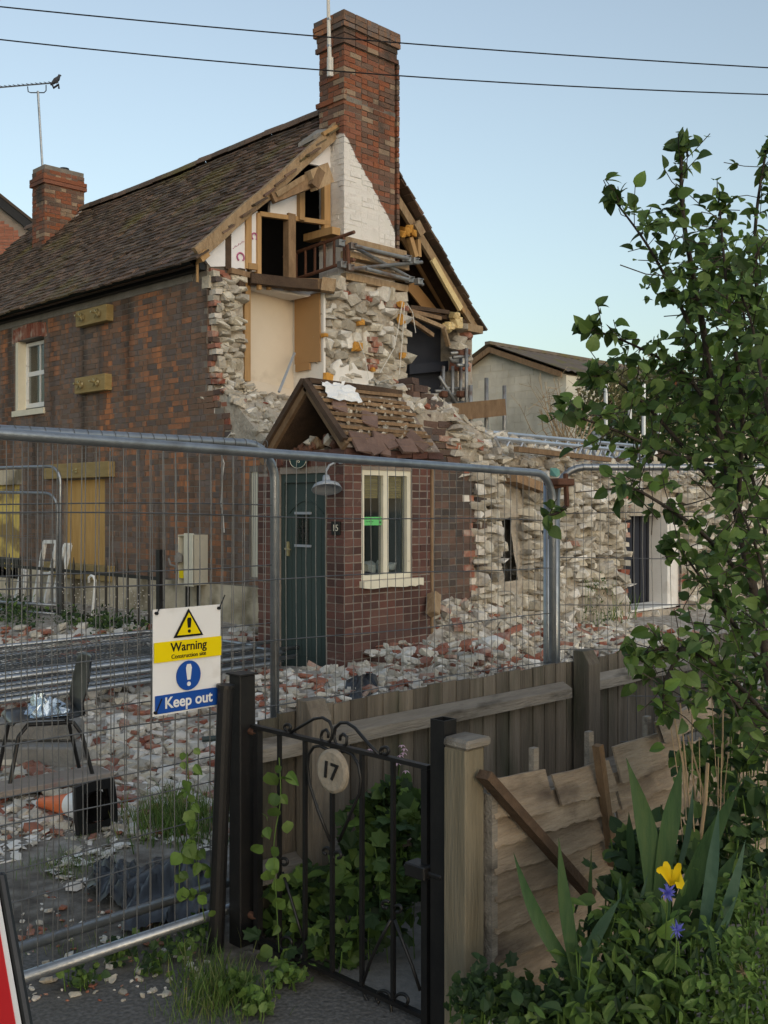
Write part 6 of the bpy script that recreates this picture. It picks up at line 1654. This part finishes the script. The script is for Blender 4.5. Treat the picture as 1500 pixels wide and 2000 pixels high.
# second lap panel to the right
wl2 = empty('lap_panel', (4.3, LY, 0), 'dark lap fence panel running on beyond the flat capped post', 'fence')
for k in range(9):
    z0 = .02 + .094 * k
    MB().prism([(4.27, LY - .03, z0), (4.27, LY - .004, z0 + .125), (4.27, LY + .004, z0 + .125), (4.27, LY - .02, z0)], (2.0, 0, .02)).build('slat', 'waney_wood', wl2)
MB().box((4.27, LY - .03, .955), (6.27, LY + .03, .985)).build('capping', 'fence_rail_wood', wl2)

# ------------------------------------------------------------------ road sign at the left edge
rsn = empty('road_sign', at(10, 1990, 2.35), 'red temporary road sign with white border at the kerb', 'sign')
A, B = at(4, 1712, 2.45), at(60, 2030, 2.30)
dn = (B - A).normalized(); lf = (at(-200, 1712, 2.6) - A).normalized() * .6
def Q(u, v_, o=0.0):
    n_ = dn.cross(lf).normalized()
    if n_.dot(Vector((-1, -1, 0))) < 0: n_ = -n_
    return A + lf.normalized() * u + dn * v_ + n_ * o
MB().prism([Q(0, -.01), Q(0, .5), Q(.6, .5), Q(.6, -.01)], Q(0, 0, -.02) - Q(0, 0)).build('frame', 'black_plastic', rsn, bevel=.006)
MB().prism([Q(.016, .01, .003), Q(.016, .5, .003), Q(.58, .5, .003), Q(.58, .01, .003)], Q(0, 0, .002) - Q(0, 0)).build('white_border', 'sign_white', rsn)
MB().prism([Q(.030, .04, .006), Q(.030, .5, .006), Q(.56, .5, .006), Q(.56, .04, .006)], Q(0, 0, .002) - Q(0, 0)).build('red_face', 'sign_red', rsn)

# ------------------------------------------------------------------ overhead wires, aerials, bird
def wire(label, pts):
    P3 = [at(a, b_, Y) for a, b_, Y in pts]
    tag(MB().tube(P3, .006, 5).build('overhead_cable', 'cable_black'), label, 'cable', 'overhead cables')
def wl3(p0, p1, sag, Y0, Y1): return [(p0[0] + (p1[0] - p0[0]) * t, p0[1] + (p1[1] - p0[1]) * t + sag * 4 * t * (1 - t), Y0 + (Y1 - Y0) * t) for t in [k / 16 for k in range(17)]]
wire('upper of two overhead cables crossing the sky', wl3((-200, -8), (1700, 143), 14, 8.6, 9.6))
wire('lower of two overhead cables crossing the sky', wl3((-200, 54), (1700, 190), 24, 8.8, 9.6))
ae = empty('television_aerial', (10.0, 18.8, 8.2), 'comb shaped television aerial on a thin mast above the far chimney', 'aerial')
Yc = 20.2
MB().tube([at(84, 345, Yc), at(74, 178, Yc)], .022, 6).build('mast', 'galvanised', ae)
MB().tube([at(-40, 174, Yc), at(114, 161, Yc)], .014, 6).build('boom', 'galvanised', ae)
for k in range(17):
    px = -30 + 8.6 * k; py = 173 - .085 * (px + 30)
    p = at(px, py, Yc); MB().tube([p + Vector((-.10, -.10, -.03)), p + Vector((.10, .10, .05))], .006, 4).build('element', 'wire_steel', ae)
MB().tube([at(54, 169, Yc), at(55, 179, Yc), at(60, 181, Yc), at(86, 181, Yc), at(90, 177, Yc), at(90, 166, Yc)], .010, 6).build('cradle', 'gutter_black', ae)
MB().tube([at(103, 167, Yc), at(104, 172, Yc), at(115, 165, Yc), at(115, 173, Yc)], .02, 6).build('reflector', 'gutter_black', ae)
mast = empty('aerial_mast', at(648, 148, 14.5), 'pale metal mast strapped to the big chimney', 'mast')
MB().tube([at(644.5, 149, 14.45), at(640, -40, 14.45)], .027, 8, radii=[.03, .02]).build('pole', 'cable_white', mast)
for py in (40, 92): MB().tube([at(643, py, 14.45), at(642.8, py - 4, 14.45)], .031, 8).build('joint', 'galvanised', mast)
# pigeon
bp = at(111, 157, Yc)
bd_ = MB(); ex = Vector((1, -1, 0)).normalized()
for nm, prof in (('x', None),): pass
def ell(M, n=10, mrows=8):
    vs = []; fs = []
    for i in range(mrows + 1):
        for j in range(n):
            th = pi * i / mrows; ph = 2 * pi * j / n
            vs.append(M @ Vector((math.sin(th) * math.cos(ph), math.sin(th) * math.sin(ph), math.cos(th))))
    for i in range(mrows):
        for j in range(n): fs.append((i * n + j, i * n + (j + 1) % n, (i + 1) * n + (j + 1) % n, (i + 1) * n + j))
    return vs, fs
path = [bp - ex * .12 - Vector((0, 0, .09)), bp - ex * .07 - Vector((0, 0, .045)), bp - ex * .02, bp + ex * .02 + Vector((0, 0, .035)), bp + ex * .04 + Vector((0, 0, .07)), bp + ex * .05 + Vector((0, 0, .095)), bp + ex * .068 + Vector((0, 0, .093)), bp + ex * .09 + Vector((0, 0, .086))]
tag(MB().tube(path, .03, 10, radii=[.012, .035, .05, .042, .026, .028, .016, .003]).tube([bp + Vector((0, 0, -.03)), bp + Vector((0, 0, -.08))], .005, 4).build('pigeon', 'bird_feather', smooth=True), 'dark pigeon perched on the end of the television aerial', 'bird')
# ------------------------------------------------------------------ vegetation
rv = random.Random(101)
def leafM(p, d, nrm, s, wide=1.0):
    """leaf at p pointing along d, face normal ~ nrm"""
    x = d.normalized(); z = (nrm - x * nrm.dot(x))
    if z.length < 1e-3: z = Vector((0, 0, 1)) - x * x.z
    z.normalize(); y = z.cross(x)
    return Matrix(((x.x * s, y.x * s * wide, z.x * s, p.x), (x.y * s, y.y * s * wide, z.y * s, p.y), (x.z * s, y.z * s * wide, z.z * s, p.z), (0, 0, 0, 1)))
def rdir(up=0.0, rng=rv):
    return Vector((rng.gauss(0, 1), rng.gauss(0, 1), rng.gauss(0, 1) + up)).normalized()
TOCAM = Vector((-1, -1, .1)).normalized()

# ---- the leafy tree at the right
tr = empty('leafy_tree', at(1600, 1700, 3.4), 'round leaved green tree reaching in from the garden side', 'tree')
BR = [
 [(1640, 1750, 3.5), (1540, 1500, 3.5), (1490, 1250, 3.5), (1440, 1000, 3.5), (1400, 820, 3.5), (1370, 620, 3.45), (1335, 430, 3.4), (1330, 285, 3.4)],
 [(1540, 1500, 3.5), (1530, 1200, 3.7), (1510, 900, 3.7), (1485, 650, 3.7), (1475, 450, 3.7), (1498, 285, 3.7)],
 [(1440, 1000, 3.5), (1340, 880, 3.4), (1260, 790, 3.35), (1190, 735, 3.3), (1150, 730, 3.3)],
 [(1400, 820, 3.5), (1340, 735, 3.5), (1250, 680, 3.5), (1150, 640, 3.45)],
 [(1385, 720, 3.5), (1330, 600, 3.45), (1265, 480, 3.4), (1195, 385, 3.4)],
 [(1420, 900, 3.5), (1320, 890, 3.3), (1200, 840, 3.2), (1100, 805, 3.15)],
 [(1470, 1150, 3.5), (1370, 1040, 3.2), (1260, 965, 3.1), (1215, 950, 3.1)],
 [(1490, 1300, 3.5), (1420, 1200, 3.3), (1370, 1130, 3.2), (1320, 1060, 3.2)],
 [(1500, 1400, 3.4), (1400, 1300, 3.0), (1310, 1265, 2.95), (1240, 1285, 2.95)],
 [(1440, 1000, 3.5), (1450, 800, 3.3), (1425, 620, 3.2), (1412, 480, 3.2), (1405, 400, 3.2)],
 [(1510, 900, 3.7), (1470, 720, 3.9), (1440, 560, 3.9), (1390, 500, 3.9)],
 [(1560, 1450, 3.2), (1520, 1250, 3.0), (1480, 1080, 2.95), (1430, 960, 2.95)],
 [(1540, 1500, 3.3), (1460, 1400, 3.1), (1400, 1330, 3.0)],
 [(1530, 1200, 3.6), (1460, 900, 3.8), (1400, 780, 3.9), (1330, 760, 3.9)],
 [(1105, 990, 3.3), (1085, 1003, 3.3), (1070, 1006, 3.3)],
 [(1335, 1265, 2.95), (1300, 1330, 2.9), (1295, 1385, 2.9)],
 [(1560, 1000, 3.1), (1500, 800, 3.0), (1470, 640, 3.0), (1440, 560, 3.0)],
]
P = Pieces()
def smooth_path(pts, n=6):
    q = [at(*p) for p in pts]; out = []
    for i in range(len(q) - 1):
        p0 = q[max(0, i - 1)]; p1 = q[i]; p2 = q[i + 1]; p3 = q[min(len(q) - 1, i + 2)]
        for k in range(n):
            t = k / n
            out.append(.5 * ((2 * p1) + (p2 - p0) * t + (2 * p0 - 5 * p1 + 4 * p2 - p3) * t * t + (3 * p1 - p0 - 3 * p2 + p3) * t ** 3))
    out.append(q[-1]); return out
def add_leaf(p, s, m=None):
    d = (rdir(.15) + TOCAM * rv.uniform(-.3, .3) + Vector((0, 0, -.25)))
    n = (Vector((0, 0, .6)) + TOCAM * .55 + rdir() * .65).normalized()
    P.add(('L', rv.randrange(3)), leafM(p, d, n, s), m or ('light_leaf' if rv.random() < .12 else 'leaf'))
twigs = MB()
for bi, b_ in enumerate(BR):
    pts = smooth_path(b_); n = len(pts)
    r0 = .022 if bi == 0 else (.015 if bi < 2 else .007)
    MB().tube(pts, .01, 6, radii=[r0 * (1 - .85 * k / (n - 1)) + .0012 for k in range(n)]).build('limb', 'bark', tr, smooth=True)
    start = int(n * (.45 if bi < 2 else .2))
    for k in range(start, n):
        nt_ = 3 if bi < 2 else 2
        if bi == 14 and k % 5: continue
        for _ in range(nt_):
            d = rdir(.25); L_ = rv.uniform(.04, .16) * (1 if k < n - 2 else .5)
            p0 = pts[k]; e = p0 + d * L_
            twigs.tube([p0, p0.lerp(e, .5) + rdir() * .008, e], .0017, 3, cap=False)
            for q in range(rv.choice((2, 3, 3, 4))):
                add_leaf(p0.lerp(e, rv.uniform(.35, 1.0)), rv.uniform(.028, .058))
    for q in range(4): add_leaf(pts[-1], rv.uniform(.04, .06))
# inner crown clumps
CL = [(1450, 540, 80), (1480, 580, 90), (1490, 700, 90), (1480, 860, 90), (1440, 780, 80), (1360, 560, 50), (1400, 470, 50), (1490, 980, 90), (1400, 560, 90), (1440, 650, 110), (1390, 780, 90), (1470, 820, 110), (1460, 980, 110), (1470, 1120, 100), (1480, 1230, 80), (1420, 1200, 70), (1330, 520, 50), (1480, 480, 60), (1290, 560, 40), (1270, 420, 40), (1460, 1340, 70), (1470, 720, 90), (1430, 870, 90), (1500, 600, 80), (1490, 1050, 90), (1500, 920, 90), (1380, 640, 60), (1420, 720, 70), (1500, 780, 80), (1440, 1150, 80), (1390, 850, 60), (1490, 1420, 60)]
for (cx, cy, rad) in CL:
    for _ in range(int(rad * .50)):
        a = rv.random() * 6.3; q = rad * math.sqrt(rv.random())
        p = at(cx + q * math.cos(a), cy + q * math.sin(a) * 1.0, rv.uniform(3.05, 4.0))
        add_leaf(p, rv.uniform(.024, .056), 'light_leaf' if (rv.random() < .10 or (cy > 1050 and rv.random() < .25)) else None)
    for _ in range(6 if rad > 65 else 1):
        a = rv.random() * 6.3
        p = at(cx + rad * .6 * math.cos(a), cy + rad * .6 * math.sin(a), rv.uniform(3.2, 3.9)); e = p + rdir(.5) * .16
        twigs.tube([p, p.lerp(e, .5) + rdir() * .012, e], .0022, 3, cap=False)
o = twigs.build('twigs', 'bark', tr, fix=False); o['kind'] = 'stuff'
P.build(tr, 'leaf', 'foliage', 300)

# ---- generic leafy plant
def plant(name, label, cat, c, spread, n, size, keys, mats, group=None, hgt=.3, up=.35, stems=8, limit=60, stuff='foliage', origin=None):
    """c: list of (point, radius) clumps"""
    e = empty(name, origin or c[0][0], label, cat, group); P = Pieces(); st = MB()
    for (p, r_) in c:
        for _ in range(n):
            q = p + Vector((rv.gauss(0, r_ * .5), rv.gauss(0, r_ * .5), rv.gauss(0, r_ * hgt)))
            d = rdir(up); nn = (Vector((0, 0, 1)) + TOCAM * .5 + rdir() * .6).normalized()
            P.add(rv.choice(keys), leafM(q, d, nn, rv.uniform(*size)), rv.choice(mats))
        for _ in range(stems):
            q = p + Vector((rv.gauss(0, r_ * .45), rv.gauss(0, r_ * .45), r_ * .2)); g_ = Vector((q.x + rv.uniform(-.03, .03), q.y + rv.uniform(-.03, .03), max(gh(q.x, q.y) - .02, q.z - r_ * 1.8)))
            st.tube([g_, g_.lerp(q, .5) + rdir() * .01, q], .0025, 4, cap=False)
    so = st.build('stems', 'light_leaf', e, fix=False); so['kind'] = 'stuff'
    P.build(e, 'leaf', stuff, limit)
    return e
LV = [('V', 0), ('V', 0), ('L', 2)]; NL = [('N', 0), ('N', 1)]; OL = [('L', 0), ('L', 1)]
# behind the gate
plant('columbine', 'lush dark lobed leaf plant behind the middle of the gate', 'plant', [(at(705, 1700, 4.12), .17), (at(760, 1650, 4.1), .16), (at(640, 1740, 4.2), .16), (at(800, 1700, 4.05), .13), (at(690, 1800, 4.05), .16), (at(760, 1770, 4.0), .15), (at(610, 1800, 4.2), .15), (at(730, 1590, 4.2), .10), (at(770, 1560, 4.2), .09), (at(560, 1780, 4.3), .12), (at(660, 1850, 4.0), .12), (at(800, 1600, 4.1), .09)], .2, 75, (.045, .085), LV, ['leaf', 'dark_leaf', 'dark_leaf', 'leaf', 'light_leaf'], stems=4, limit=200)
# flower spires
fl = empty('columbine_flower', at(775, 1500, 4.25), 'pale pink columbine flowers on a thin stem above the gate bar', 'flower')
MB().tube([at(770, 1600, 4.22), at(778, 1520, 4.22), at(785, 1450, 4.22)], .002, 5).build('stem', 'light_leaf', fl)
Pf = Pieces()
for (px, py) in ((785, 1455), (790, 1462), (782, 1475), (786, 1487), (779, 1482), (793, 1505), (788, 1470), (776, 1490), (722, 1463), (718, 1467)):
    for k in range(5):
        a = k * 1.256; Pf.add(('N', 0), leafM(at(px, py, 4.2), Vector((math.cos(a), math.sin(a), -.3)), Vector((0, 0, 1)), .018, 1.3), 'pink_petal')
Pf.build(fl, 'petal', 'petals', 60)
# bindweed climbing the hinge side and the mesh
def climber(label, pts, n, s, offs=.02, m='light_leaf'):
    e = empty('bindweed', at(*pts[0]), label, 'climbing plant', 'bindweed stems')
    q = smooth_path(pts, 5); MB().tube(q, .0022, 5).build('stem', 'light_leaf', e)
    P = Pieces()
    for k in range(n):
        p = q[int((k + .5) / n * (len(q) - 1))] + rdir() * offs
        d = (Vector((rv.uniform(-1, 1), rv.uniform(-1, 1), -.7))); P.add(('L', rv.randrange(3)), leafM(p, d, TOCAM + rdir() * .45, s * rv.uniform(.7, 1.25), 1.15), m if rv.random() < .7 else 'leaf')
    P.build(e, 'leaf', 'leaves', 60)
climber('bindweed with pale heart shaped leaves climbing the gate hinge side', [(545, 1860, 4.0), (540, 1760, 4.0), (535, 1650, 4.0), (548, 1560, 4.0), (545, 1480, 4.0)], 30, .058, .05)
climber('bindweed climbing the mesh beside the round black post', [(400, 1800, 4.1), (385, 1700, 4.1), (375, 1600, 4.1), (368, 1520, 4.1), (366, 1470, 4.1)], 28, .046, .045)
climber('second bindweed stem low on the mesh by the round post', [(350, 1740, 4.05), (355, 1660, 4.05), (390, 1620, 4.05)], 12, .055)
# garden bed bottom right
plant('garden_plant', 'low dark green plant at the foot of the lap panel', 'plant', [(at(960, 1945, 3.15), .10), (at(1020, 1960, 3.1), .12), (at(1090, 1965, 3.05), .12), (at(1000, 1985, 3.0), .12), (at(1080, 1990, 3.0), .14), (at(1150, 1930, 3.15), .11), (at(940, 1960, 3.05), .09)], .1, 110, (.022, .048), LV + OL, ['dark_leaf', 'dark_leaf', 'leaf'], limit=120)
plant('garden_plant', 'leafy narrow leaved plant round the yellow iris stem', 'plant', [(at(1200, 1850, 2.95), .12), (at(1260, 1900, 2.9), .14), (at(1180, 1940, 2.9), .13), (at(1300, 1860, 2.9), .11), (at(1250, 1980, 2.85), .14), (at(1150, 1980, 2.9), .12), (at(1240, 1800, 2.95), .08), (at(1320, 1960, 2.85), .12)], .1, 100, (.035, .07), NL + NL + NL + OL, ['leaf', 'leaf', 'dark_leaf', 'light_leaf'], limit=150, up=.8)
plant('garden_plant', 'bright green weedy plant filling the corner of the bed', 'plant', [(at(1420, 1850, 2.85), .12), (at(1470, 1800, 2.9), .13), (at(1400, 1930, 2.8), .13), (at(1460, 1930, 2.8), .14), (at(1490, 1870, 2.85), .12), (at(1380, 1990, 2.75), .12), (at(1460, 1990, 2.75), .12), (at(1440, 1760, 3.0), .09)], .1, 140, (.018, .038), NL + OL, ['light_leaf', 'leaf', 'light_leaf'], limit=120, up=.5)
plant('creeping_plant', 'dark creeper spreading between the lap panel and the iris', 'plant', [(at(1255, 1650, 3.3), .08), (at(1250, 1720, 3.25), .08), (at(1240, 1720, 3.2), .11), (at(1230, 1790, 3.1), .09), (at(1300, 1680, 3.3), .12), (at(1370, 1640, 3.3), .12), (at(1440, 1640, 3.3), .14), (at(1480, 1560, 3.4), .14), (at(1400, 1740, 3.15), .13), (at(1480, 1700, 3.2), .13)], .1, 48, (.04, .07), OL + LV, ['dark_leaf', 'leaf', 'dark_leaf'], limit=120)
plant('climbing_plant', 'tangle of climbing leaves over the flat capped post', 'plant', [(at(1420, 1440, 3.7), .13), (at(1400, 1530, 3.6), .10), (at(1460, 1500, 3.6), .13), (at(1480, 1400, 3.7), .13), (at(1360, 1480, 3.7), .07), (at(1440, 1360, 3.8), .09), (at(1490, 1310, 3.8), .10)], .1, 42, (.04, .07), OL, ['leaf', 'light_leaf', 'dark_leaf'], limit=120)
ds = MB()
dse = empty('dead_stems', at(1390, 1600, 3.5), 'dry brown stems standing between the iris and the post', 'plant')
for k in range(16):
    x0 = rv.uniform(1330, 1420); y0 = rv.uniform(1600, 1720); x1 = x0 + rv.uniform(-40, 30); y1 = rv.uniform(1300, 1480) if k < 6 else rv.uniform(1420, 1560); Y = rv.uniform(3.3, 3.6)
    MB().tube([at(x0, y0, Y), at((x0 + x1) / 2 + rv.uniform(-14, 14), (y0 + y1) / 2, Y), at(x1, y1, Y)], rv.choice((.0015, .002, .003)), 5).build('stem', 'dry_stem', dse)
MB().tube([at(1368, 1640, 3.3), at(1378, 1560, 3.3), at(1382, 1490, 3.3)], .006, 6).build('stem', 'dry_stem', dse)
# iris
ir = empty('yellow_iris', at(1310, 1950, 2.95), 'yellow flowering iris with tall sword leaves in the garden bed', 'iris')
def blade(base, tip, w, Y, bend, m, Yt=None):
    A = at(*base, Y); B = at(*tip, Yt or Y); n = 12
    right = Vector((1, -1, 0)).normalized(); L_ = (B - A).length
    d = (B - A).normalized(); side = (right - d * right.dot(d)).normalized()
    side = (Matrix.Rotation(rv.uniform(-.5, .5), 3, d) @ side)
    nn = d.cross(side)
    vs = []; fs = []; wd = w / F * Y / 2
    for k in range(n + 1):
        t = k / n; c_ = A.lerp(B, t) + (right * bend * .02 * L_ * 10 * math.sin(math.pi * t)) 
        ww = wd * .8 * (.75 + .5 * math.sin(math.pi * min(1, t * 1.1)) * .5) * (1 if t < .55 else max(.02, 1 - ((t - .55) / .45) ** 1.6))
        vs += [c_ - side * ww, c_ + nn * ww * .25, c_ + side * ww]
    for k in range(n):
        a = 3 * k; fs += [(a, a + 1, a + 4, a + 3), (a + 1, a + 2, a + 5, a + 4)]
    MB().add(vs, fs).build('sword_leaf', m, ir, smooth=True, fix=False)
for b_ in (((1165, 1960), (1003, 1665), 34, 2.95, -.35, 'iris_leaf'), ((1135, 1940), (1091, 1636), 36, 2.92, -.1, 'iris_leaf'), ((1140, 1890), (1213, 1752), 40, 2.9, -.25, 'iris_leaf_blue'),
           ((1280, 1790), (1223, 1480), 52, 3.05, .22, 'iris_leaf'), ((1290, 1740), (1332, 1488), 48, 3.05, -.05, 'iris_leaf'), ((1305, 1850), (1450, 1520), 58, 3.0, -.12, 'iris_leaf'),
           ((1370, 1840), (1404, 1575), 30, 2.92, .05, 'iris_leaf_blue'), ((1375, 1900), (1456, 1640), 32, 2.9, .12, 'iris_leaf_blue'), ((1370, 1890), (1443, 1742), 26, 2.85, .1, 'iris_leaf_blue'),
           ((1325, 1700), (1353, 1535), 17, 3.1, .2, 'iris_leaf_blue'), ((1222, 1800), (1226, 1733), 14, 2.95, 0, 'iris_leaf'), ((1150, 1830), (1155, 1655), 12, 3.1, 0, 'dark_leaf'),
           ((1210, 1760), (1212, 1710), 10, 3.0, 0, 'iris_leaf_blue'), ((1345, 1820), (1440, 1660), 40, 3.1, .1, 'iris_leaf'), ((1235, 1700), (1228, 1585), 20, 3.2, 0, 'iris_leaf'), ((1240, 1800), (1266, 1705), 9, 3.0, 0, 'iris_leaf_blue'),
           ((1400, 1900), (1378, 1795), 14, 2.8, .2, 'iris_leaf'), ((1440, 1930), (1405, 1850), 16, 2.75, .3, 'iris_leaf')):
    blade(*b_)
MB().tube([at(1295, 1930, 2.85), at(1302, 1830, 2.85), at(1310, 1735, 2.85)], .0045, 6).build('flower_stem', 'iris_leaf', ir)
for (tx, ty, m) in ((1290, 1760, 'iris_leaf'), (1328, 1770, 'iris_leaf'), (1288, 1800, 'iris_leaf')): blade((1305, 1840), (tx, ty), 14, 2.84, .1, m)
def petal(pts, w):
    q = [at(a, b_, 2.84 - c_) for a, b_, c_ in pts]; q = [q[0], q[0].lerp(q[1], .5), q[1], q[1].lerp(q[2], .5), q[2]]
    right = Vector((1, -1, 0)).normalized(); vs = []; fs = []
    prof = (.25, .6, 1, .95, .45)
    for k, p in enumerate(q):
        t = (q[min(4, k + 1)] - q[max(0, k - 1)]).normalized(); s = t.cross(TOCAM).normalized() * (w * prof[k])
        vs += [p - s, p - TOCAM * .004, p + s]
    for k in range(4):
        a = 3 * k; fs += [(a, a + 1, a + 4, a + 3), (a + 1, a + 2, a + 5, a + 4)]
    MB().add(vs, fs).build('petal', 'iris_petal', ir, smooth=True, fix=False)
petal([(1310, 1730, 0), (1303, 1700, .01), (1300, 1683, 0)], .011); petal([(1310, 1730, 0), (1322, 1702, .0), (1327, 1686, .01)], .010)
petal([(1309, 1728, .0), (1296, 1700, .02), (1283, 1699, .03)], .011); petal([(1312, 1728, 0), (1328, 1712, .02), (1327, 1736, .035)], .014); petal([(1310, 1730, 0), (1312, 1706, -.01), (1316, 1700, -.02)], .008)
# cornflowers
for (px, py, lb) in ((1304, 1743, 'blue cornflower just below the yellow iris bloom'), (1322, 1817, 'blue cornflower low among the leaves under the iris')):
    e = empty('cornflower', at(px, py, 2.88), lb, 'flower', 'blue cornflowers')
    Pc = Pieces()
    for k in range(34):
        d = rdir(.25); Pc.add(('N', 1), leafM(at(px, py, 2.74), d, rdir(), rv.uniform(.016, .028), .9), 'blue_petal')
    Pc.build(e, 'petal', 'petals', 60)
    MB().tube([at(px - 4, py + 90, 2.76), at(px, py, 2.74)], .002, 5).build('stem', 'leaf', e)
# withered seed head
sh = empty('seed_head', at(1450, 1897, 2.78), 'withered pale seed head in the bright green corner', 'flower')
Pc = Pieces()
for k in range(40): Pc.add(('N', 1), leafM(at(1450, 1897, 2.78), rdir(), rdir(), .02, .5), 'dry_stem')
Pc.build(sh, 'bract', 'bracts', 60)

# ---- grass and weeds
def tuft(P, px, py, z, n, hgt, spread, m='grass_blade'):
    c = atz(px, py, z)
    for _ in range(n):
        x, y = c.x + rv.gauss(0, spread), c.y + rv.gauss(0, spread)
        s = hgt * rv.uniform(.5, 1.2)
        P.add(('G', 0), TRS((x, y, gh(x, y) - .005), (rv.uniform(-.35, .35), rv.uniform(-.35, .35), rv.random() * 6.3), (s, s * .9, s)), m)
P = Pieces()
for _ in range(34): tuft(P, rv.gauss(345, 45), rv.gauss(1598, 22), .03, 30, .18, .07)
for _ in range(10): tuft(P, rv.gauss(130, 40), rv.gauss(1688, 12), .02, 40, .075, .07)
for _ in range(10): tuft(P, rv.uniform(150, 250), rv.gauss(1640, 14), .02, 16, .05, .05)
for _ in range(22): tuft(P, rv.gauss(430, 40), rv.gauss(1955, 22), 0, 28, .12, .05)
for _ in range(20): tuft(P, rv.uniform(90, 420), rv.gauss(1860, 35), 0, 16, .06, .06)
for _ in range(12): tuft(P, rv.uniform(330, 480), rv.gauss(1990, 10), 0, 16, .08, .06)
for _ in range(10): tuft(P, rv.uniform(1130, 1220), rv.uniform(1210, 1240), .15, 26, .35, .12)
o = P.build(None, 'grass_tuft', 'grass', 0); tag(o, 'green grass and weeds growing through rubble and along the fence foot', 'grass', kind='stuff')
plant('weed_clump', 'small clump of weeds at the foot of the hinge post', 'weed', [(atz(470, 1950, -.0) + Vector((0, 0, .05)), .06), (atz(500, 1985, 0) + Vector((0, 0, .05)), .06), (atz(560, 1930, 0) + Vector((0, 0, .05)), .07)], .1, 60, (.02, .045), LV + OL, ['light_leaf', 'leaf'], limit=40)
plant('weed_clump', 'weeds growing under the bottom rails of the mesh fence', 'weed', [(atz(340, 1870, 0) + Vector((0, 0, .05)), .08), (atz(300, 1900, 0) + Vector((0, 0, .04)), .07), (atz(230, 1880, 0) + Vector((0, 0, .04)), .07), (atz(160, 1930, 0) + Vector((0, 0, .04)), .06), (atz(390, 1840, 0) + Vector((0, 0, .05)), .07)], .1, 45, (.02, .04), LV + OL, ['leaf', 'light_leaf', 'dark_leaf'], limit=40)
# nettle bank along the railing
plant('nettle_bank', 'green weeds growing at the foot of the iron railing', 'weeds', [(Vector((6.6 + rv.uniform(-.3, .25), onX(px, 6.7), .30 + rv.uniform(-.05, .06))), .26) for px in range(-20, 310, 22)], .1, 85, (.04, .08), OL + NL, ['dark_leaf', 'leaf', 'dark_leaf'], limit=60, stems=3)
Pw = Pieces()
for _ in range(150):
    px = rv.uniform(110, 300); y = onX(px, 6.75)
    Pw.add(('P', 0), TRS((6.72 + rv.uniform(-.2, .2), y, .50 + rv.uniform(-.12, .28)), (0, 0, 0), (.016, .016, .012)), 'white_rubble')
o = Pw.build(None, 'blossom', 'blossoms', 0); tag(o, 'tiny white blossoms on the weeds at the railing', 'flowers', kind='stuff')
plant('wall_weed', 'straggly green weed growing up the ruined stone wall', 'weed', [(GY(1165, 1140, YE - .2), .22), (GY(1160, 1200, YE - .25), .25), (GY(1180, 1240, YE - .3), .25), (GY(1340, 1215, YE - .2), .25)], .1, 80, (.03, .06), NL, ['dark_leaf', 'leaf'], limit=40, up=.8)

# ---- background bushes and bare shrub
def bush(name, label, px, py, Y, rx, rz, n, s, mats, limit=40):
    e = empty(name, at(px, py, Y), label, 'bush'); P = Pieces(); c = at(px, py, Y)
    for _ in range(n):
        d = rdir(); q = rv.random() ** .4
        bump_ = 1 + .3 * nz(d.x * 2, d.y * 2, d.z * 2 + px)
        P.add(rv.choice(OL + NL), leafM(c + Vector((d.x * rx, d.y * rx, d.z * rz)) * q * bump_, rdir(), rdir(.6), rv.uniform(.6, 1.3) * s), rv.choice(mats))
    P.build(e, 'leaf', 'foliage', limit)
    MB().tube([(c.x, c.y, 0), (c.x, c.y, c.z)], .08, 6).build('trunk', 'bark', e)
mat('olive_leaf', [(0.13, 0.13, 0.06), (0.20, 0.19, 0.09)], scale=3, rnd=.3, bump=0, trans=.3)
bush('far_bush', 'olive green bush beside the barn, half behind the leafy tree', 1290, 770, 26, 1.5, 1.0, 1800, .16, ['olive_leaf', 'olive_leaf', 'leaf'])
bush('far_bush', 'dark low bush beyond the pale steel posts', 1270, 840, 22, 1.5, .55, 1500, .14, ['dark_leaf', 'leaf', 'olive_leaf'])
bush('far_bush', 'olive bush in front of the barn side wall', 1190, 775, 24.5, .8, .7, 900, .12, ['olive_leaf', 'olive_leaf'])
bush('far_bush', 'distant green bush behind the leafy tree crown', 1420, 800, 24, 1.9, 1.3, 1600, .17, ['dark_leaf', 'leaf'])
bs = empty('bare_shrub', at(1110, 860, 20), 'bare twiggy brown shrub against the cream barn wall', 'shrub')
for k in range(26):
    b0 = (1100 + rv.uniform(-25, 40), 880); tip = (b0[0] + rv.uniform(-75, 60), rv.uniform(735, 820)); Y = rv.uniform(19, 21)
    p0, p2 = at(*b0, Y), at(*tip, Y); mid = p0.lerp(p2, .5) + rdir() * .12
    MB().tube([p0, mid, p2], .012, 4, radii=[.016, .01, .004]).build('twig', 'dry_stem', bs)
    for _ in range(4):
        a = mid.lerp(p2, rv.random()); MB().tube([a, a + rdir(.5) * rv.uniform(.15, .4)], .005, 3).build('twig', 'dry_stem', bs)
tag(MB().tube([at(1315, 760, 25), at(1315, 706, 25)], .09, 8).build('clay_pipe', 'pot_clay'), 'short terracotta pipe showing above the far bushes', 'pipe')
# path behind the gate and a stone by the wooden post
tag(MB().sheet([[(2.62 + .1 * i, 2.24 + .1 * j, .012 + gh(2.62 + .1 * i, 2.24 + .1 * j) * .3) for j in range(9)] for i in range(14)]).build('path', 'concrete', fix=False), None, kind='structure')
v, f = SHAPES[('R', 2)]; c = at(985, 1998, 3.0)
tag(MB().add([(c.x + q[0] * .12, c.y + q[1] * .12, c.z - .03 + q[2] * .1) for q in v], f).build('white_stone', 'white_rubble'), 'pale lump of stone at the foot of the wooden post', 'stone')
